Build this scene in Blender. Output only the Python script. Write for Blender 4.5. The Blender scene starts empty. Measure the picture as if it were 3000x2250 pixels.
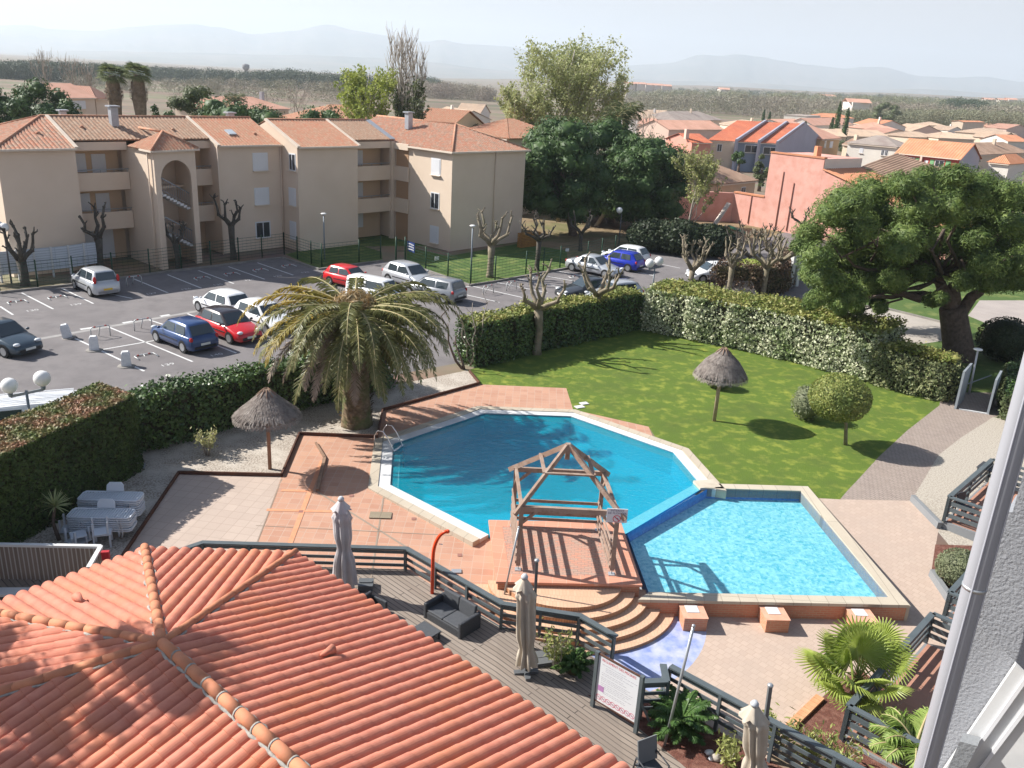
import bpy, math, random
import numpy as np
from mathutils import Vector, Matrix
from mathutils.geometry import delaunay_2d_cdt
random.seed(7); RNG = np.random.default_rng(11)
C = bpy.context.scene.collection
R_ = math.radians
# ------------------------------------------------------------ camera and pixel-to-world helper
CH = 13.8; FOC = 2500.0; PITCH = R_(19.6); ROLL = R_(3.2)
_F = Vector((0, math.cos(PITCH), -math.sin(PITCH))); _U0 = Vector((0, math.sin(PITCH), math.cos(PITCH))); _R0 = Vector((1, 0, 0))
_R = _R0 * math.cos(ROLL) + _U0 * math.sin(ROLL); _U = -_R0 * math.sin(ROLL) + _U0 * math.cos(ROLL)
def ray(px, py): return _F + _R * ((px - 1500) / FOC) - _U * ((py - 1125) / FOC)
def G(px, py, z=0.0):
    d = ray(px, py); t = (z - CH) / d.z
    return Vector((d.x * t, d.y * t, z))
def D(px, py, dist):
    d = ray(px, py); t = dist / d.y
    return Vector((d.x * t, dist, CH + d.z * t))
def gz(x, y):
    s = 0.25 + 0.27 * min(1, max(0, x / 3.0))
    y0 = 27.0 + 2.0 * min(1, max(0, x / 3.0))
    return -s * min(1, max(0, (y0 - y) / 6.5))
def GG(px, py, dz=0.0):
    z = 0.0
    for _ in range(12):
        p = G(px, py, z + dz); z = gz(p.x, p.y)
    return G(px, py, z + dz)
def g2(l, z=None):
    return [((GG(*q) if z is None else G(q[0], q[1], z)).to_2d()) for q in l]
cd = bpy.data.cameras.new('camera'); cam = bpy.data.objects.new('camera', cd); C.objects.link(cam)
cam.location = (0, 0, CH)
cam.matrix_world = Matrix.Translation((0, 0, CH)) @ Matrix((_R, _U, -_F)).transposed().to_4x4()
cd.sensor_width = 36; cd.sensor_fit = 'HORIZONTAL'; cd.lens = FOC / 3000 * 36
cd.clip_start = 0.05; cd.clip_end = 60000
bpy.context.scene.camera = cam
# ------------------------------------------------------------ materials
def nd(nt, t, **kw):
    n = nt.nodes.new(t)
    for k, v in kw.items():
        if k in ('inp',):
            for a, b in v.items(): n.inputs[a].default_value = b
        else: setattr(n, k, v)
    return n
def c4(c): return (c[0], c[1], c[2], 1)
_mc = {}
def M(name, col, col2=None, scale=3.0, rough=0.8, bump=0.0, bscale=None, metal=0.0, spec=0.3, col3=None, scale3=0.4, detail=4, lo=.35, hi=.65, trans=0.0, coat=0.0):
    if name in _mc: return _mc[name]
    m = bpy.data.materials.new(name); m.use_nodes = True; nt = m.node_tree; L = nt.links
    b = nt.nodes['Principled BSDF']; b.inputs['Roughness'].default_value = rough; b.inputs['Metallic'].default_value = metal
    b.inputs['Specular IOR Level'].default_value = spec; b.inputs['Base Color'].default_value = c4(col)
    if coat: b.inputs['Coat Weight'].default_value = coat; b.inputs['Coat Roughness'].default_value = 0.05
    tc = nd(nt, 'ShaderNodeTexCoord')
    out = None
    def mix(prev, c, sc, lo_, hi_):
        n = nd(nt, 'ShaderNodeTexNoise', inp={'Scale': sc, 'Detail': detail, 'Roughness': .6}); L.new(tc.outputs['Object'], n.inputs['Vector'])
        r = nd(nt, 'ShaderNodeMapRange', inp={'From Min': lo_, 'From Max': hi_}); L.new(n.outputs['Fac'], r.inputs['Value'])
        x = nd(nt, 'ShaderNodeMix', data_type='RGBA'); L.new(r.outputs['Result'], x.inputs['Factor'])
        if prev is None: x.inputs[6].default_value = c4(col)
        else: L.new(prev, x.inputs[6])
        x.inputs[7].default_value = c4(c)
        return x.outputs[2]
    if col2: out = mix(None, col2, scale, lo, hi)
    if col3: out = mix(out, col3, scale3, .45, .7)
    if out: L.new(out, b.inputs['Base Color'])
    if bump:
        n = nd(nt, 'ShaderNodeTexNoise', inp={'Scale': bscale or scale * 4, 'Detail': 5}); L.new(tc.outputs['Object'], n.inputs['Vector'])
        bp = nd(nt, 'ShaderNodeBump', inp={'Strength': min(1, bump), 'Distance': 0.02 * max(1, bump)}); L.new(n.outputs['Fac'], bp.inputs['Height']); L.new(bp.outputs['Normal'], b.inputs['Normal'])
    if trans:
        t = nd(nt, 'ShaderNodeBsdfTranslucent'); mx = nd(nt, 'ShaderNodeMixShader', inp={'Fac': trans})
        if out: L.new(out, t.inputs['Color'])
        else: t.inputs['Color'].default_value = c4(col)
        L.new(b.outputs[0], mx.inputs[1]); L.new(t.outputs[0], mx.inputs[2]); L.new(mx.outputs[0], nt.nodes['Material Output'].inputs['Surface'])
    _mc[name] = m; return m
def leafmat(name, c1, c2, c3=None, scale=9.0, trans=.3, scale3=.8, rough=.55, spec=.3):
    return M(name, c1, c2, scale=scale, rough=rough, spec=spec, col3=c3, scale3=scale3, trans=trans, lo=.38, hi=.62)
def brickmat(name, c1, c2, mortar, bw, bh, ms=.01, rot=0.0, rough=.8, bump=.3, offset=0.0, noise=None, plane='XY', sq=0.0, spec=.3):
    m = bpy.data.materials.new(name); m.use_nodes = True; nt = m.node_tree; L = nt.links
    b = nt.nodes['Principled BSDF']; b.inputs['Roughness'].default_value = rough; b.inputs['Specular IOR Level'].default_value = spec
    tc = nd(nt, 'ShaderNodeTexCoord'); mp = nd(nt, 'ShaderNodeMapping')
    if plane == 'XZ': mp.inputs['Rotation'].default_value = (R_(90), 0, 0)
    else: mp.inputs['Rotation'].default_value = (0, 0, rot)
    L.new(tc.outputs['Object'], mp.inputs['Vector'])
    vec = mp.outputs[0]
    if plane == 'WALL':   # any upright wall: run along x+y, height z
        mp.inputs['Rotation'].default_value = (0, 0, 0)
        sp = nd(nt, 'ShaderNodeSeparateXYZ'); L.new(vec, sp.inputs[0]); ad = nd(nt, 'ShaderNodeMath', operation='ADD'); L.new(sp.outputs[0], ad.inputs[0]); L.new(sp.outputs[1], ad.inputs[1])
        cb = nd(nt, 'ShaderNodeCombineXYZ'); L.new(ad.outputs[0], cb.inputs[0]); L.new(sp.outputs[2], cb.inputs[1]); vec = cb.outputs[0]
    br = nd(nt, 'ShaderNodeTexBrick', offset=offset, inp={'Color1': c4(c1), 'Color2': c4(c2), 'Mortar': c4(mortar), 'Scale': 1.0, 'Mortar Size': ms, 'Mortar Smooth': .2, 'Bias': 0.0, 'Brick Width': bw, 'Row Height': bh})
    L.new(vec, br.inputs['Vector']); out = br.outputs['Color']
    n = nd(nt, 'ShaderNodeTexNoise', inp={'Scale': .9, 'Detail': 6, 'Roughness': .65}); L.new(tc.outputs['Object'], n.inputs['Vector'])
    if noise:
        r = nd(nt, 'ShaderNodeMapRange', inp={'From Min': .4, 'From Max': .7, 'To Max': .6}); L.new(n.outputs['Fac'], r.inputs['Value'])
        x = nd(nt, 'ShaderNodeMix', data_type='RGBA'); L.new(r.outputs[0], x.inputs['Factor']); L.new(out, x.inputs[6]); x.inputs[7].default_value = c4(noise); out = x.outputs[2]
    L.new(out, b.inputs['Base Color'])
    bp = nd(nt, 'ShaderNodeBump', invert=True, inp={'Strength': bump, 'Distance': .01}); L.new(br.outputs['Fac'], bp.inputs['Height']); L.new(bp.outputs['Normal'], b.inputs['Normal'])
    return m
# ------------------------------------------------------------ mesh builder
class MB:
    def __init__(s): s.v = []; s.n = 0; s.loops = []; s.tot = []; s.mi = []; s.sm = []
    def add(s, verts, faces, mat=0, smooth=False):
        verts = np.asarray([tuple(q) for q in verts] if not isinstance(verts, np.ndarray) else verts, dtype=np.float32)
        s.v.append(verts)
        if isinstance(faces, np.ndarray):
            s.loops.append((faces + s.n).ravel()); s.tot.append(np.full(len(faces), faces.shape[1])); k = len(faces)
        else:
            s.loops.append(np.array([i + s.n for f in faces for i in f])); s.tot.append(np.array([len(f) for f in faces])); k = len(faces)
        s.mi.append(np.full(k, mat) if np.isscalar(mat) else np.asarray(mat)); s.sm.append(np.full(k, smooth)); s.n += len(verts); return s
    def box(s, c, d, rz=0, mat=0, tilt=None, taper=1.0):
        x, y, z = d[0] / 2, d[1] / 2, d[2] / 2
        vs = [Vector((sx * x * (taper if sz > 0 else 1), sy * y * (taper if sz > 0 else 1), sz * z)) for sz in (-1, 1) for sx, sy in ((-1, -1), (1, -1), (1, 1), (-1, 1))]
        rm = Matrix.Rotation(rz, 3, 'Z')
        if tilt: rm = rm @ Matrix.Rotation(tilt[0], 3, 'X') @ Matrix.Rotation(tilt[1], 3, 'Y')
        vs = [rm @ q + Vector(c) for q in vs]
        return s.add(vs, [(0, 3, 2, 1), (4, 5, 6, 7), (0, 1, 5, 4), (1, 2, 6, 5), (2, 3, 7, 6), (3, 0, 4, 7)], mat)
    def beam(s, a, b, w, h, mat=0, up=(0, 0, 1)):
        a = Vector(a); b = Vector(b); d = (b - a).normalized(); up = Vector(up)
        if abs(d.dot(up)) > .98: up = Vector((1, 0, 0))
        r = d.cross(up).normalized() * w / 2; u = r.cross(d).normalized() * h / 2
        vs = [a - r - u, a + r - u, a + r + u, a - r + u, b - r - u, b + r - u, b + r + u, b - r + u]
        return s.add(vs, [(0, 1, 2, 3), (5, 4, 7, 6), (0, 4, 5, 1), (1, 5, 6, 2), (2, 6, 7, 3), (3, 7, 4, 0)], mat)
    def tube(s, pts, rad, n=8, mat=0, cap=True, smooth=True):
        pts = [Vector(p) for p in pts]; k = len(pts)
        if not hasattr(rad, '__len__'): rad = [rad] * k
        vs = []; ref = Vector((0, 0, 1))
        d0 = (pts[1] - pts[0]).normalized()
        if abs(d0.dot(ref)) > .9: ref = Vector((1, 0, 0))
        for i, p in enumerate(pts):
            d = (pts[min(i + 1, k - 1)] - pts[max(i - 1, 0)]).normalized()
            r = ref - d * ref.dot(d)
            if r.length < 1e-4: r = d.orthogonal()
            r.normalize(); ref = r; u = d.cross(r)
            for j in range(n):
                a = 2 * math.pi * j / n; vs.append(p + (r * math.cos(a) + u * math.sin(a)) * rad[i])
        fs = [(i * n + j, i * n + (j + 1) % n, (i + 1) * n + (j + 1) % n, (i + 1) * n + j) for i in range(k - 1) for j in range(n)]
        if cap: fs += [tuple(range(n - 1, -1, -1)), tuple((k - 1) * n + j for j in range(n))]
        return s.add(vs, fs, mat, smooth)
    def prism(s, poly, z0, z1, mat=0, zf=None):
        n = len(poly); ar = sum(poly[i][0] * poly[(i + 1) % n][1] - poly[(i + 1) % n][0] * poly[i][1] for i in range(n))
        if ar < 0: poly = poly[::-1]
        vs = [(p[0], p[1], z0) for p in poly] + [(p[0], p[1], z1) for p in poly]
        return s.add(vs, [tuple(range(n - 1, -1, -1)), tuple(range(n, 2 * n))] + [(i, (i + 1) % n, n + (i + 1) % n, n + i) for i in range(n)], mat)
    def ring(s, outer, inner, z0, z1, mat=0):   # two matching loops, counter-clockwise
        n = len(outer); vs = [(p[0], p[1], z) for z in (z0, z1) for l in (outer, inner) for p in l]; fs = []
        for i in range(n):
            j = (i + 1) % n
            fs += [(i, j, 2 * n + j, 2 * n + i), (n + j, n + i, 3 * n + i, 3 * n + j), (2 * n + i, 2 * n + j, 3 * n + j, 3 * n + i), (j, i, n + i, n + j)]
        return s.add(vs, fs, mat)
    def lathe(s, prof, c=(0, 0, 0), n=16, mat=0, smooth=True, fn=None):
        vs = []; k = len(prof)
        for i, (r, z) in enumerate(prof):
            for j in range(n):
                a = 2 * math.pi * j / n; rr = r * (fn(a, i) if fn else 1); vs.append((c[0] + rr * math.cos(a), c[1] + rr * math.sin(a), c[2] + z))
        fs = [(i * n + j, i * n + (j + 1) % n, (i + 1) * n + (j + 1) % n, (i + 1) * n + j) for i in range(k - 1) for j in range(n)]
        fs += [tuple(range(n - 1, -1, -1)), tuple((k - 1) * n + j for j in range(n))]
        return s.add(vs, fs, mat, smooth)
    def ball(s, c, r, n=12, mat=0, noise=0.0):
        if not hasattr(r, '__len__'): r = (r, r, r)
        m = n // 2; vs = [(c[0], c[1], c[2] - r[2])]
        for i in range(1, m):
            a = -math.pi / 2 + math.pi * i / m
            for j in range(n):
                b = 2 * math.pi * j / n; q = 1 + random.uniform(-noise, noise)
                vs.append((c[0] + r[0] * q * math.cos(a) * math.cos(b), c[1] + r[1] * q * math.cos(a) * math.sin(b), c[2] + r[2] * q * math.sin(a)))
        vs.append((c[0], c[1], c[2] + r[2])); t = len(vs) - 1
        fs = [(0, 1 + (j + 1) % n, 1 + j) for j in range(n)] + [(1 + i * n + j, 1 + i * n + (j + 1) % n, 1 + (i + 1) * n + (j + 1) % n, 1 + (i + 1) * n + j) for i in range(m - 2) for j in range(n)]
        fs += [(t, 1 + (m - 2) * n + j, 1 + (m - 2) * n + (j + 1) % n) for j in range(n)]
        return s.add(vs, fs, mat, True)
    def quad(s, *p, mat=0): return s.add(p, [tuple(range(len(p)))], mat)
    def leaves(s, P, size, N=None, jit=1.0, asp=1.0, mat=0, tri=False, svar=.4):
        P = np.asarray(P, float); k = len(P)
        n = RNG.normal(size=(k, 3)); n /= np.linalg.norm(n, axis=1)[:, None]
        if N is not None: n = N + n * jit; n /= np.linalg.norm(n, axis=1)[:, None] + 1e-9
        a = np.cross(n, RNG.normal(size=(k, 3))); a /= np.linalg.norm(a, axis=1)[:, None] + 1e-9; b = np.cross(n, a)
        sz = size * (1 + svar * RNG.uniform(-1, 1, size=(k, 1))) / 2; a = a * sz * asp; b = b * sz
        if tri:
            V = np.stack([P - a - b * .6, P + a - b * .6, P + b], 1).reshape(-1, 3); return s.add(V, np.arange(k * 3).reshape(-1, 3), mat)
        V = np.stack([P - b, P + a * .8 - b * .1, P + b, P - a * .8 + b * .1], 1).reshape(-1, 3)
        return s.add(V, np.arange(k * 4).reshape(-1, 4), mat)
    def build(s, name, mats, parent=None, origin=None, label=None):
        me = bpy.data.meshes.new(name); V = np.concatenate(s.v)
        if parent is not None:
            l = parent.get('_o'); l = tuple(l) if l else tuple(parent.location); V = V - np.array(l, dtype=np.float32)
        elif origin is not None: V = V - np.array(origin, dtype=np.float32)
        me.vertices.add(len(V)); me.vertices.foreach_set('co', V.ravel().astype(np.float32))
        Lp = np.concatenate(s.loops).astype(np.int32); T = np.concatenate(s.tot).astype(np.int32)
        me.loops.add(len(Lp)); me.loops.foreach_set('vertex_index', Lp); me.polygons.add(len(T))
        st = np.zeros(len(T), np.int32); st[1:] = np.cumsum(T)[:-1]; me.polygons.foreach_set('loop_start', st)
        me.polygons.foreach_set('material_index', np.concatenate(s.mi).astype(np.int32)); me.polygons.foreach_set('use_smooth', np.concatenate(s.sm).astype(bool))
        me.update(calc_edges=True)
        for m in (mats if isinstance(mats, (list, tuple)) else [mats]): me.materials.append(m)
        o = bpy.data.objects.new(name, me); C.objects.link(o)
        if parent is not None: o.parent = parent
        elif origin is not None: o.location = origin
        if label: o['label'] = label
        return o
def tag(o, label=None, cat=None, group=None, kind=None):
    if label: o['label'] = label
    if cat: o['category'] = cat
    if group: o['group'] = group
    if kind: o['kind'] = kind
    return o
def thing(name, label, cat, loc=(0, 0, 0), rz=0, group=None):
    o = bpy.data.objects.new(name, None); C.objects.link(o); o.location = loc; o.rotation_euler = (0, 0, rz); o.empty_display_size = .3
    return tag(o, label, cat, group)
def wthing(name, label, cat, loc, group=None): return thing(name, label, cat, loc, 0, group)
def dup(root, loc, rz, label, scale=1.0, group=None):
    r = root.copy(); C.objects.link(r); r.location = loc; r.rotation_euler = (0, 0, rz); r.scale = (scale,) * 3; r['label'] = label
    if group: r['group'] = group
    def rec(a, b):
        for ch in list(a.children):
            if ch.parent is not a: continue
            c = ch.copy(); C.objects.link(c); c.parent = b; rec(ch, c)
    rec(root, r); return r
def dupm(root, loc, rz, label, scale=1.0, **mats):   # copy with recoloured parts: part name -> material
    r = dup(root, loc, rz, label, scale)
    for ch in r.children:
        k = ch.name.split('.')[0]
        if k in mats:
            ch.data = ch.data.copy(); ch.data.materials[0] = mats[k]
    return r
def inpoly(x, y, P):
    c = False; j = len(P) - 1
    for i in range(len(P)):
        if (P[i][1] > y) != (P[j][1] > y) and x < (P[j][0] - P[i][0]) * (y - P[i][1]) / (P[j][1] - P[i][1]) + P[i][0]: c = not c
        j = i
    return c
def offset(P, d):   # outward offset of a ccw polygon
    n = len(P); out = []
    for i in range(n):
        a = Vector(P[i - 1]); b = Vector(P[i]); c = Vector(P[(i + 1) % n]); d1 = (b - a).normalized(); d2 = (c - b).normalized()
        n1 = Vector((d1.y, -d1.x)); n2 = Vector((d2.y, -d2.x)); m = (n1 + n2).normalized(); out.append(b + m * (d / max(.35, m.dot(n1))))
    return out
def ccw(P):
    P = [Vector(p) for p in P]; ar = sum(P[i].x * P[(i + 1) % len(P)].y - P[(i + 1) % len(P)].x * P[i].y for i in range(len(P)))
    return P if ar > 0 else P[::-1]
# corrugated clay-tile slope over a planar convex polygon; first edge of the polygon is the eave
def tiles(mb, poly, pitch=.24, amp=.05, course=0.0, step=.012, n=6, mat=0, thick=.06, lift=0.0):
    P = [Vector(p) for p in poly]; o = P[0]; u = (P[1] - P[0]).normalized()
    nr = Vector((0, 0, 0))
    for i in range(1, len(P) - 1): nr += (P[i] - o).cross(P[i + 1] - o)
    nr.normalize()
    if nr.z < 0: nr = -nr
    v = nr.cross(u)
    if sum(((p - o).dot(v)) for p in P) < 0: v = -v
    q = [((p - o).dot(u), (p - o).dot(v)) for p in P]; u0 = min(a for a, b in q); u1 = max(a for a, b in q)
    def span(x):
        ys = []
        for i in range(len(q)):
            (a, b), (c, d) = q[i], q[(i + 1) % len(q)]
            if abs(a - c) < 1e-6:
                if abs(x - a) < 1e-4: ys += [b, d]
            elif min(a, c) - 1e-6 <= x <= max(a, c) + 1e-6: ys.append(b + (d - b) * (x - a) / (c - a))
        return (min(ys), max(ys)) if ys else (0, 0)
    N = max(1, int(round((u1 - u0) / pitch))); pt = (u1 - u0) / N; cols = []
    for k in range(N * n + 1):
        x = u0 + (u1 - u0) * k / (N * n); f = (k % n) / n; h = amp * abs(math.sin(math.pi * f)) ** .75 if n > 3 else amp * (0, 1, 1)[k % 3]
        x = min(max(x, u0 + 1e-4), u1 - 1e-4); a, b = span(x); cols.append((x, a, b, h))
    if course:
        vmax = max(c[2] for c in cols); rows = []; nv = int(vmax / course) + 1
        for r in range(nv): rows += [(r * course, step), ((r + 1) * course - .004, 0.0)]
    for i in range(len(cols) - 1):
        A, B = cols[i], cols[i + 1]
        if course:
            vs = []
            for (vv, st) in rows:
                for c in (A, B): vs.append(o + u * c[0] + v * min(max(vv, c[1]), c[2]) + nr * (c[3] + st + lift))
            vs = [o + u * c[0] + v * c[1] + nr * (lift - .01) for c in (A, B)] + vs
            fs = [(2 * r, 2 * r + 1, 2 * r + 3, 2 * r + 2) for r in range(len(vs) // 2 - 1)]
            mb.add(vs, fs, mat, False)
        else:
            vs = [o + u * c[0] + v * c[1] + nr * (lift - thick) for c in (A, B)] + [o + u * c[0] + v * c[1] + nr * (c[3] + lift) for c in (A, B)] + [o + u * c[0] + v * c[2] + nr * (c[3] + lift) for c in (A, B)]
            mb.add(vs, [(0, 1, 3, 2), (2, 3, 5, 4)], mat, False)
    return mb
# ------------------------------------------------------------ light, sky
SAZ, SEL = R_(-13), R_(38.5)     # heading the light travels to (from +x, ccw); elevation
w = bpy.data.worlds.new('World'); bpy.context.scene.world = w; w.use_nodes = True; nt = w.node_tree; L = nt.links
bg = nt.nodes['Background']; bg.inputs['Strength'].default_value = 0.062
sky = nt.nodes.new('ShaderNodeTexSky'); sky.sky_type = 'NISHITA'; sky.sun_disc = False; sky.sun_elevation = SEL
sd = Vector((-math.cos(SAZ), -math.sin(SAZ), 0))           # towards the sun
sky.sun_rotation = math.atan2(sd.x, sd.y)
sky.air_density = 1.0; sky.dust_density = 1.0; sky.ozone_density = 1.5; sky.altitude = 0
tc = nd(nt, 'ShaderNodeTexCoord'); mp = nd(nt, 'ShaderNodeMapping'); mp.inputs['Scale'].default_value = (1.2, 1.2, 9); L.new(tc.outputs['Generated'], mp.inputs[0])
cn = nd(nt, 'ShaderNodeTexNoise', inp={'Scale': 1.6, 'Detail': 7, 'Roughness': .5, 'Distortion': .6}); L.new(mp.outputs[0], cn.inputs['Vector'])
cr = nd(nt, 'ShaderNodeMapRange', inp={'From Min': .40, 'From Max': .60, 'To Min': .80, 'To Max': 1.0}); L.new(cn.outputs['Fac'], cr.inputs['Value'])
sx_ = nd(nt, 'ShaderNodeSeparateXYZ'); L.new(tc.outputs['Generated'], sx_.inputs[0]); el_ = nd(nt, 'ShaderNodeMapRange', interpolation_type='SMOOTHSTEP', inp={'From Min': .06, 'From Max': .42, 'To Min': 1.0, 'To Max': .04}); L.new(sx_.outputs[2], el_.inputs[0])
ml_ = nd(nt, 'ShaderNodeMath', operation='MULTIPLY'); L.new(cr.outputs[0], ml_.inputs[0]); L.new(el_.outputs[0], ml_.inputs[1])
cm = nd(nt, 'ShaderNodeMix', data_type='RGBA'); L.new(ml_.outputs[0], cm.inputs['Factor']); L.new(sky.outputs[0], cm.inputs[6]); cm.inputs[7].default_value = (6.3, 6.2, 6.3, 1)
L.new(cm.outputs[2], bg.inputs['Color'])
sl = bpy.data.lights.new('sun', 'SUN'); so = bpy.data.objects.new('sun', sl); C.objects.link(so); sl.energy = 5.0; sl.angle = R_(.53); sl.color = (1, .955, .88)
ld = Vector((math.cos(SEL) * math.cos(SAZ), math.cos(SEL) * math.sin(SAZ), -math.sin(SEL))); so.rotation_euler = ld.to_track_quat('-Z', 'Y').to_euler(); so.location = (-40, 10, 60)
vs = bpy.context.scene.view_settings; vs.view_transform = 'Standard'; vs.look = 'None'; vs.exposure = 0.93; vs.gamma = 1
cy = bpy.context.scene.cycles; cy.max_bounces = 6; cy.transparent_max_bounces = 10; cy.volume_bounces = 1; cy.caustics_reflective = False; cy.caustics_refractive = False
cy.sample_clamp_indirect = 4
try: cy.use_denoising = True
except Exception: pass
# ------------------------------------------------------------ ground sheets, all cut from one triangulation so they meet edge to edge
lawn_m = M('lawn', (.105, .165, .022), (.28, .31, .05), scale=1.8, col3=(.09, .135, .024), scale3=.5, rough=.9, bump=1.8, bscale=30, lo=.49, hi=.70, detail=9)
grass_m = M('grass_verge', (.07, .12, .028), (.17, .2, .06), scale=.8, rough=.9, bump=1, bscale=25, lo=.5, hi=.7)
asph_m = M('asphalt', (.165, .152, .155), (.20, .185, .186), scale=.25, rough=.9, bump=.35, bscale=90, col3=(.145, .134, .137), scale3=.9, detail=8)
gravel_m = M('gravel', (.50, .445, .385), (.24, .20, .165), scale=16, rough=.95, bump=1, bscale=28, lo=.42, hi=.6, detail=3, col3=(.54, .49, .43), scale3=1)
lgravel_m = M('pale_gravel', (.48, .435, .37), (.30, .26, .22), scale=18, rough=.95, bump=1, bscale=30, lo=.42, hi=.65, detail=3)
beige_m = brickmat('stamped_concrete', (.46, .355, .29), (.50, .39, .32), (.42, .32, .26), .21, .21, .010, rot=.8, noise=(.42, .335, .28), bump=.3, offset=.5)
beige2_m = brickmat('stamped_concrete_left', (.45, .36, .305), (.49, .395, .335), (.38, .30, .25), .40, .40, .012, rot=.16, noise=(.41, .33, .28), bump=.4, offset=.0)
terra_m = brickmat('terracotta_tiles', (.42, .22, .15), (.50, .285, .195), (.46, .33, .26), .34, .34, .012, rot=.02, noise=(.50, .31, .23), bump=.25)
path_m = brickmat('grey_pavers', (.30, .245, .215), (.36, .30, .265), (.18, .145, .125), .20, .12, .012, rot=1.0, noise=(.33, .27, .23), bump=.5, offset=.5)
soil_m = M('dry_ground', (.30, .22, .14), (.17, .125, .07), scale=.5, col3=(.13, .14, .05), scale3=.16, rough=.95, bump=1, bscale=9)
mulch_m = M('bark_mulch', (.19, .075, .055), (.09, .04, .03), scale=25, rough=.95, bump=1, bscale=40, col3=(.24, .12, .09), scale3=6)
mosaic_m = M('blue_mosaic', (.36, .41, .60), (.22, .28, .55), scale=3, rough=.5, bump=.2, bscale=40, col3=(.52, .53, .60), scale3=2.2, detail=9)
drive_m = M('driveway_gravel', (.36, .325, .29), (.43, .39, .35), scale=.6, rough=.95, bump=.6, bscale=30)
pave_m = M('pavement', (.34, .30, .28), (.39, .345, .32), scale=.7, rough=.9, bump=.3, bscale=40)
# far ground: reeds, salt marsh and fields
gm = bpy.data.materials.new('marsh_ground'); gm.use_nodes = True; nt = gm.node_tree; L = nt.links; b = nt.nodes['Principled BSDF']; b.inputs['Roughness'].default_value = .95
tc = nd(nt, 'ShaderNodeTexCoord'); mp = nd(nt, 'ShaderNodeMapping'); mp.inputs['Scale'].default_value = (.004, .012, .01); L.new(tc.outputs['Object'], mp.inputs[0])
n1 = nd(nt, 'ShaderNodeTexNoise', inp={'Scale': 1.0, 'Detail': 9, 'Roughness': .62, 'Distortion': .8}); L.new(mp.outputs[0], n1.inputs['Vector'])
rp = nt.nodes.new('ShaderNodeValToRGB'); L.new(n1.outputs['Fac'], rp.inputs[0]); e = rp.color_ramp.elements
e[0].position = .3; e[0].color = (.07, .075, .03, 1); e[1].position = .72; e[1].color = (.26, .19, .13, 1)
for p_, c_ in ((.42, (.15, .115, .075, 1)), (.5, (.21, .15, .11, 1)), (.58, (.13, .13, .065, 1)), (.64, (.24, .18, .14, 1))): x = e.new(p_); x.color = c_
n2 = nd(nt, 'ShaderNodeTexNoise', inp={'Scale': .25, 'Detail': 8}); L.new(tc.outputs['Object'], n2.inputs['Vector'])
mx = nd(nt, 'ShaderNodeMix', data_type='RGBA', blend_type='OVERLAY', inp={'Factor': .5}); L.new(rp.outputs[0], mx.inputs[6]); L.new(n2.outputs['Color'], mx.inputs[7]); L.new(mx.outputs[2], b.inputs['Base Color'])
ground_m = gm

OCT = ccw([G(*q, 0).to_2d() for q in ((1152, 1301), (1419, 1211), (1672, 1220), (1972, 1326), (2060, 1429), (1837, 1562), (1600, 1640), (1431, 1567), (1143, 1421))])
SMALL = ccw([G(*q, 0).to_2d() for q in ((1837, 1564), (2072, 1433), (2346, 1441), (2605, 1753), (1901, 1738))])
STEPC = G(1641, 1722, 0).to_2d()
circle = lambda c, r, n=40: [Vector((c.x + r * math.cos(2 * math.pi * i / n), c.y + r * math.sin(2 * math.pi * i / n))) for i in range(n)]
FENCE1 = [G(*q, .5).to_2d() for q in ((532, 1612), (594, 1591), (1000, 1603), (1192, 1609), (1472, 1770), (1701, 1806), (1803, 1866))]
FENCE2 = [G(*q, .5).to_2d() for q in ((1967, 1955), (2450, 2216))]; FENCE2.append(FENCE2[1] + (FENCE2[1] - FENCE2[0]) * .8)
BED_EDGE = g2([(1500, 1830), (1604, 1963), (1720, 2035), (1880, 2140), (1993, 2235), (2100, 2330)])
regions = []
def reg(name, mat, poly, off=0.0): regions.append((name, mat, [Vector(p) for p in poly], off))
V2 = lambda *l: [Vector(p) for p in l]
reg('HOLE', None, OCT); reg('HOLE', None, SMALL)
deck_poly = [FENCE1[0] + Vector((-6, .3))] + FENCE1 + [FENCE2[0]] + [BED_EDGE[2], BED_EDGE[3], BED_EDGE[4], BED_EDGE[5], Vector((3, 4)), Vector((-20, 4)), Vector((-20, 20))]
reg('deck_floor_base', M('deck_shadow', (.05, .045, .04)), deck_poly)
reg('planting_bed', mulch_m, [FENCE1[4], FENCE1[5], FENCE1[6], FENCE2[0], FENCE2[1], FENCE2[2], BED_EDGE[5], BED_EDGE[4], BED_EDGE[3], BED_EDGE[2], BED_EDGE[1]])
reg('mosaic_paving', mosaic_m, [Vector((STEPC.x - .4, STEPC.y))] + [Vector((STEPC.x + 4.25 * math.cos(R_(a)), STEPC.y + 4.25 * math.sin(R_(a)))) for a in range(15, -101, -5)])
LAWN = g2([(1370, 1085), (1450, 1060), (1558, 1030), (1880, 960), (2119, 1010), (2450, 1088), (2753, 1176), (2753, 1187), (2658, 1261), (2577, 1336), (2509, 1410), (2461, 1463), (2392, 1459), (2200, 1436), (2000, 1400), (1900, 1250), (1679, 1200), (1659, 1137), (1404, 1126)])
reg('path', path_m, g2([(2753, 1178), (2798, 1150), (2906, 1150), (2950, 1219), (2909, 1222), (2814, 1283), (2750, 1333), (2710, 1400), (2671, 1467), (2461, 1463), (2509, 1410), (2577, 1336), (2658, 1261), (2753, 1187)]))
reg('lawn', lawn_m, LAWN)
reg('mulch_bed', mulch_m, g2([(2400, 2050), (2312, 2133), (2450, 2220), (2640, 2380), (2700, 2100), (2520, 1960)]))
reg('bed_by_terrace', mulch_m, g2([(2740, 1595), (2727, 1687), (2779, 1764), (2850, 1900), (2990, 1700), (2900, 1600)]))
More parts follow.
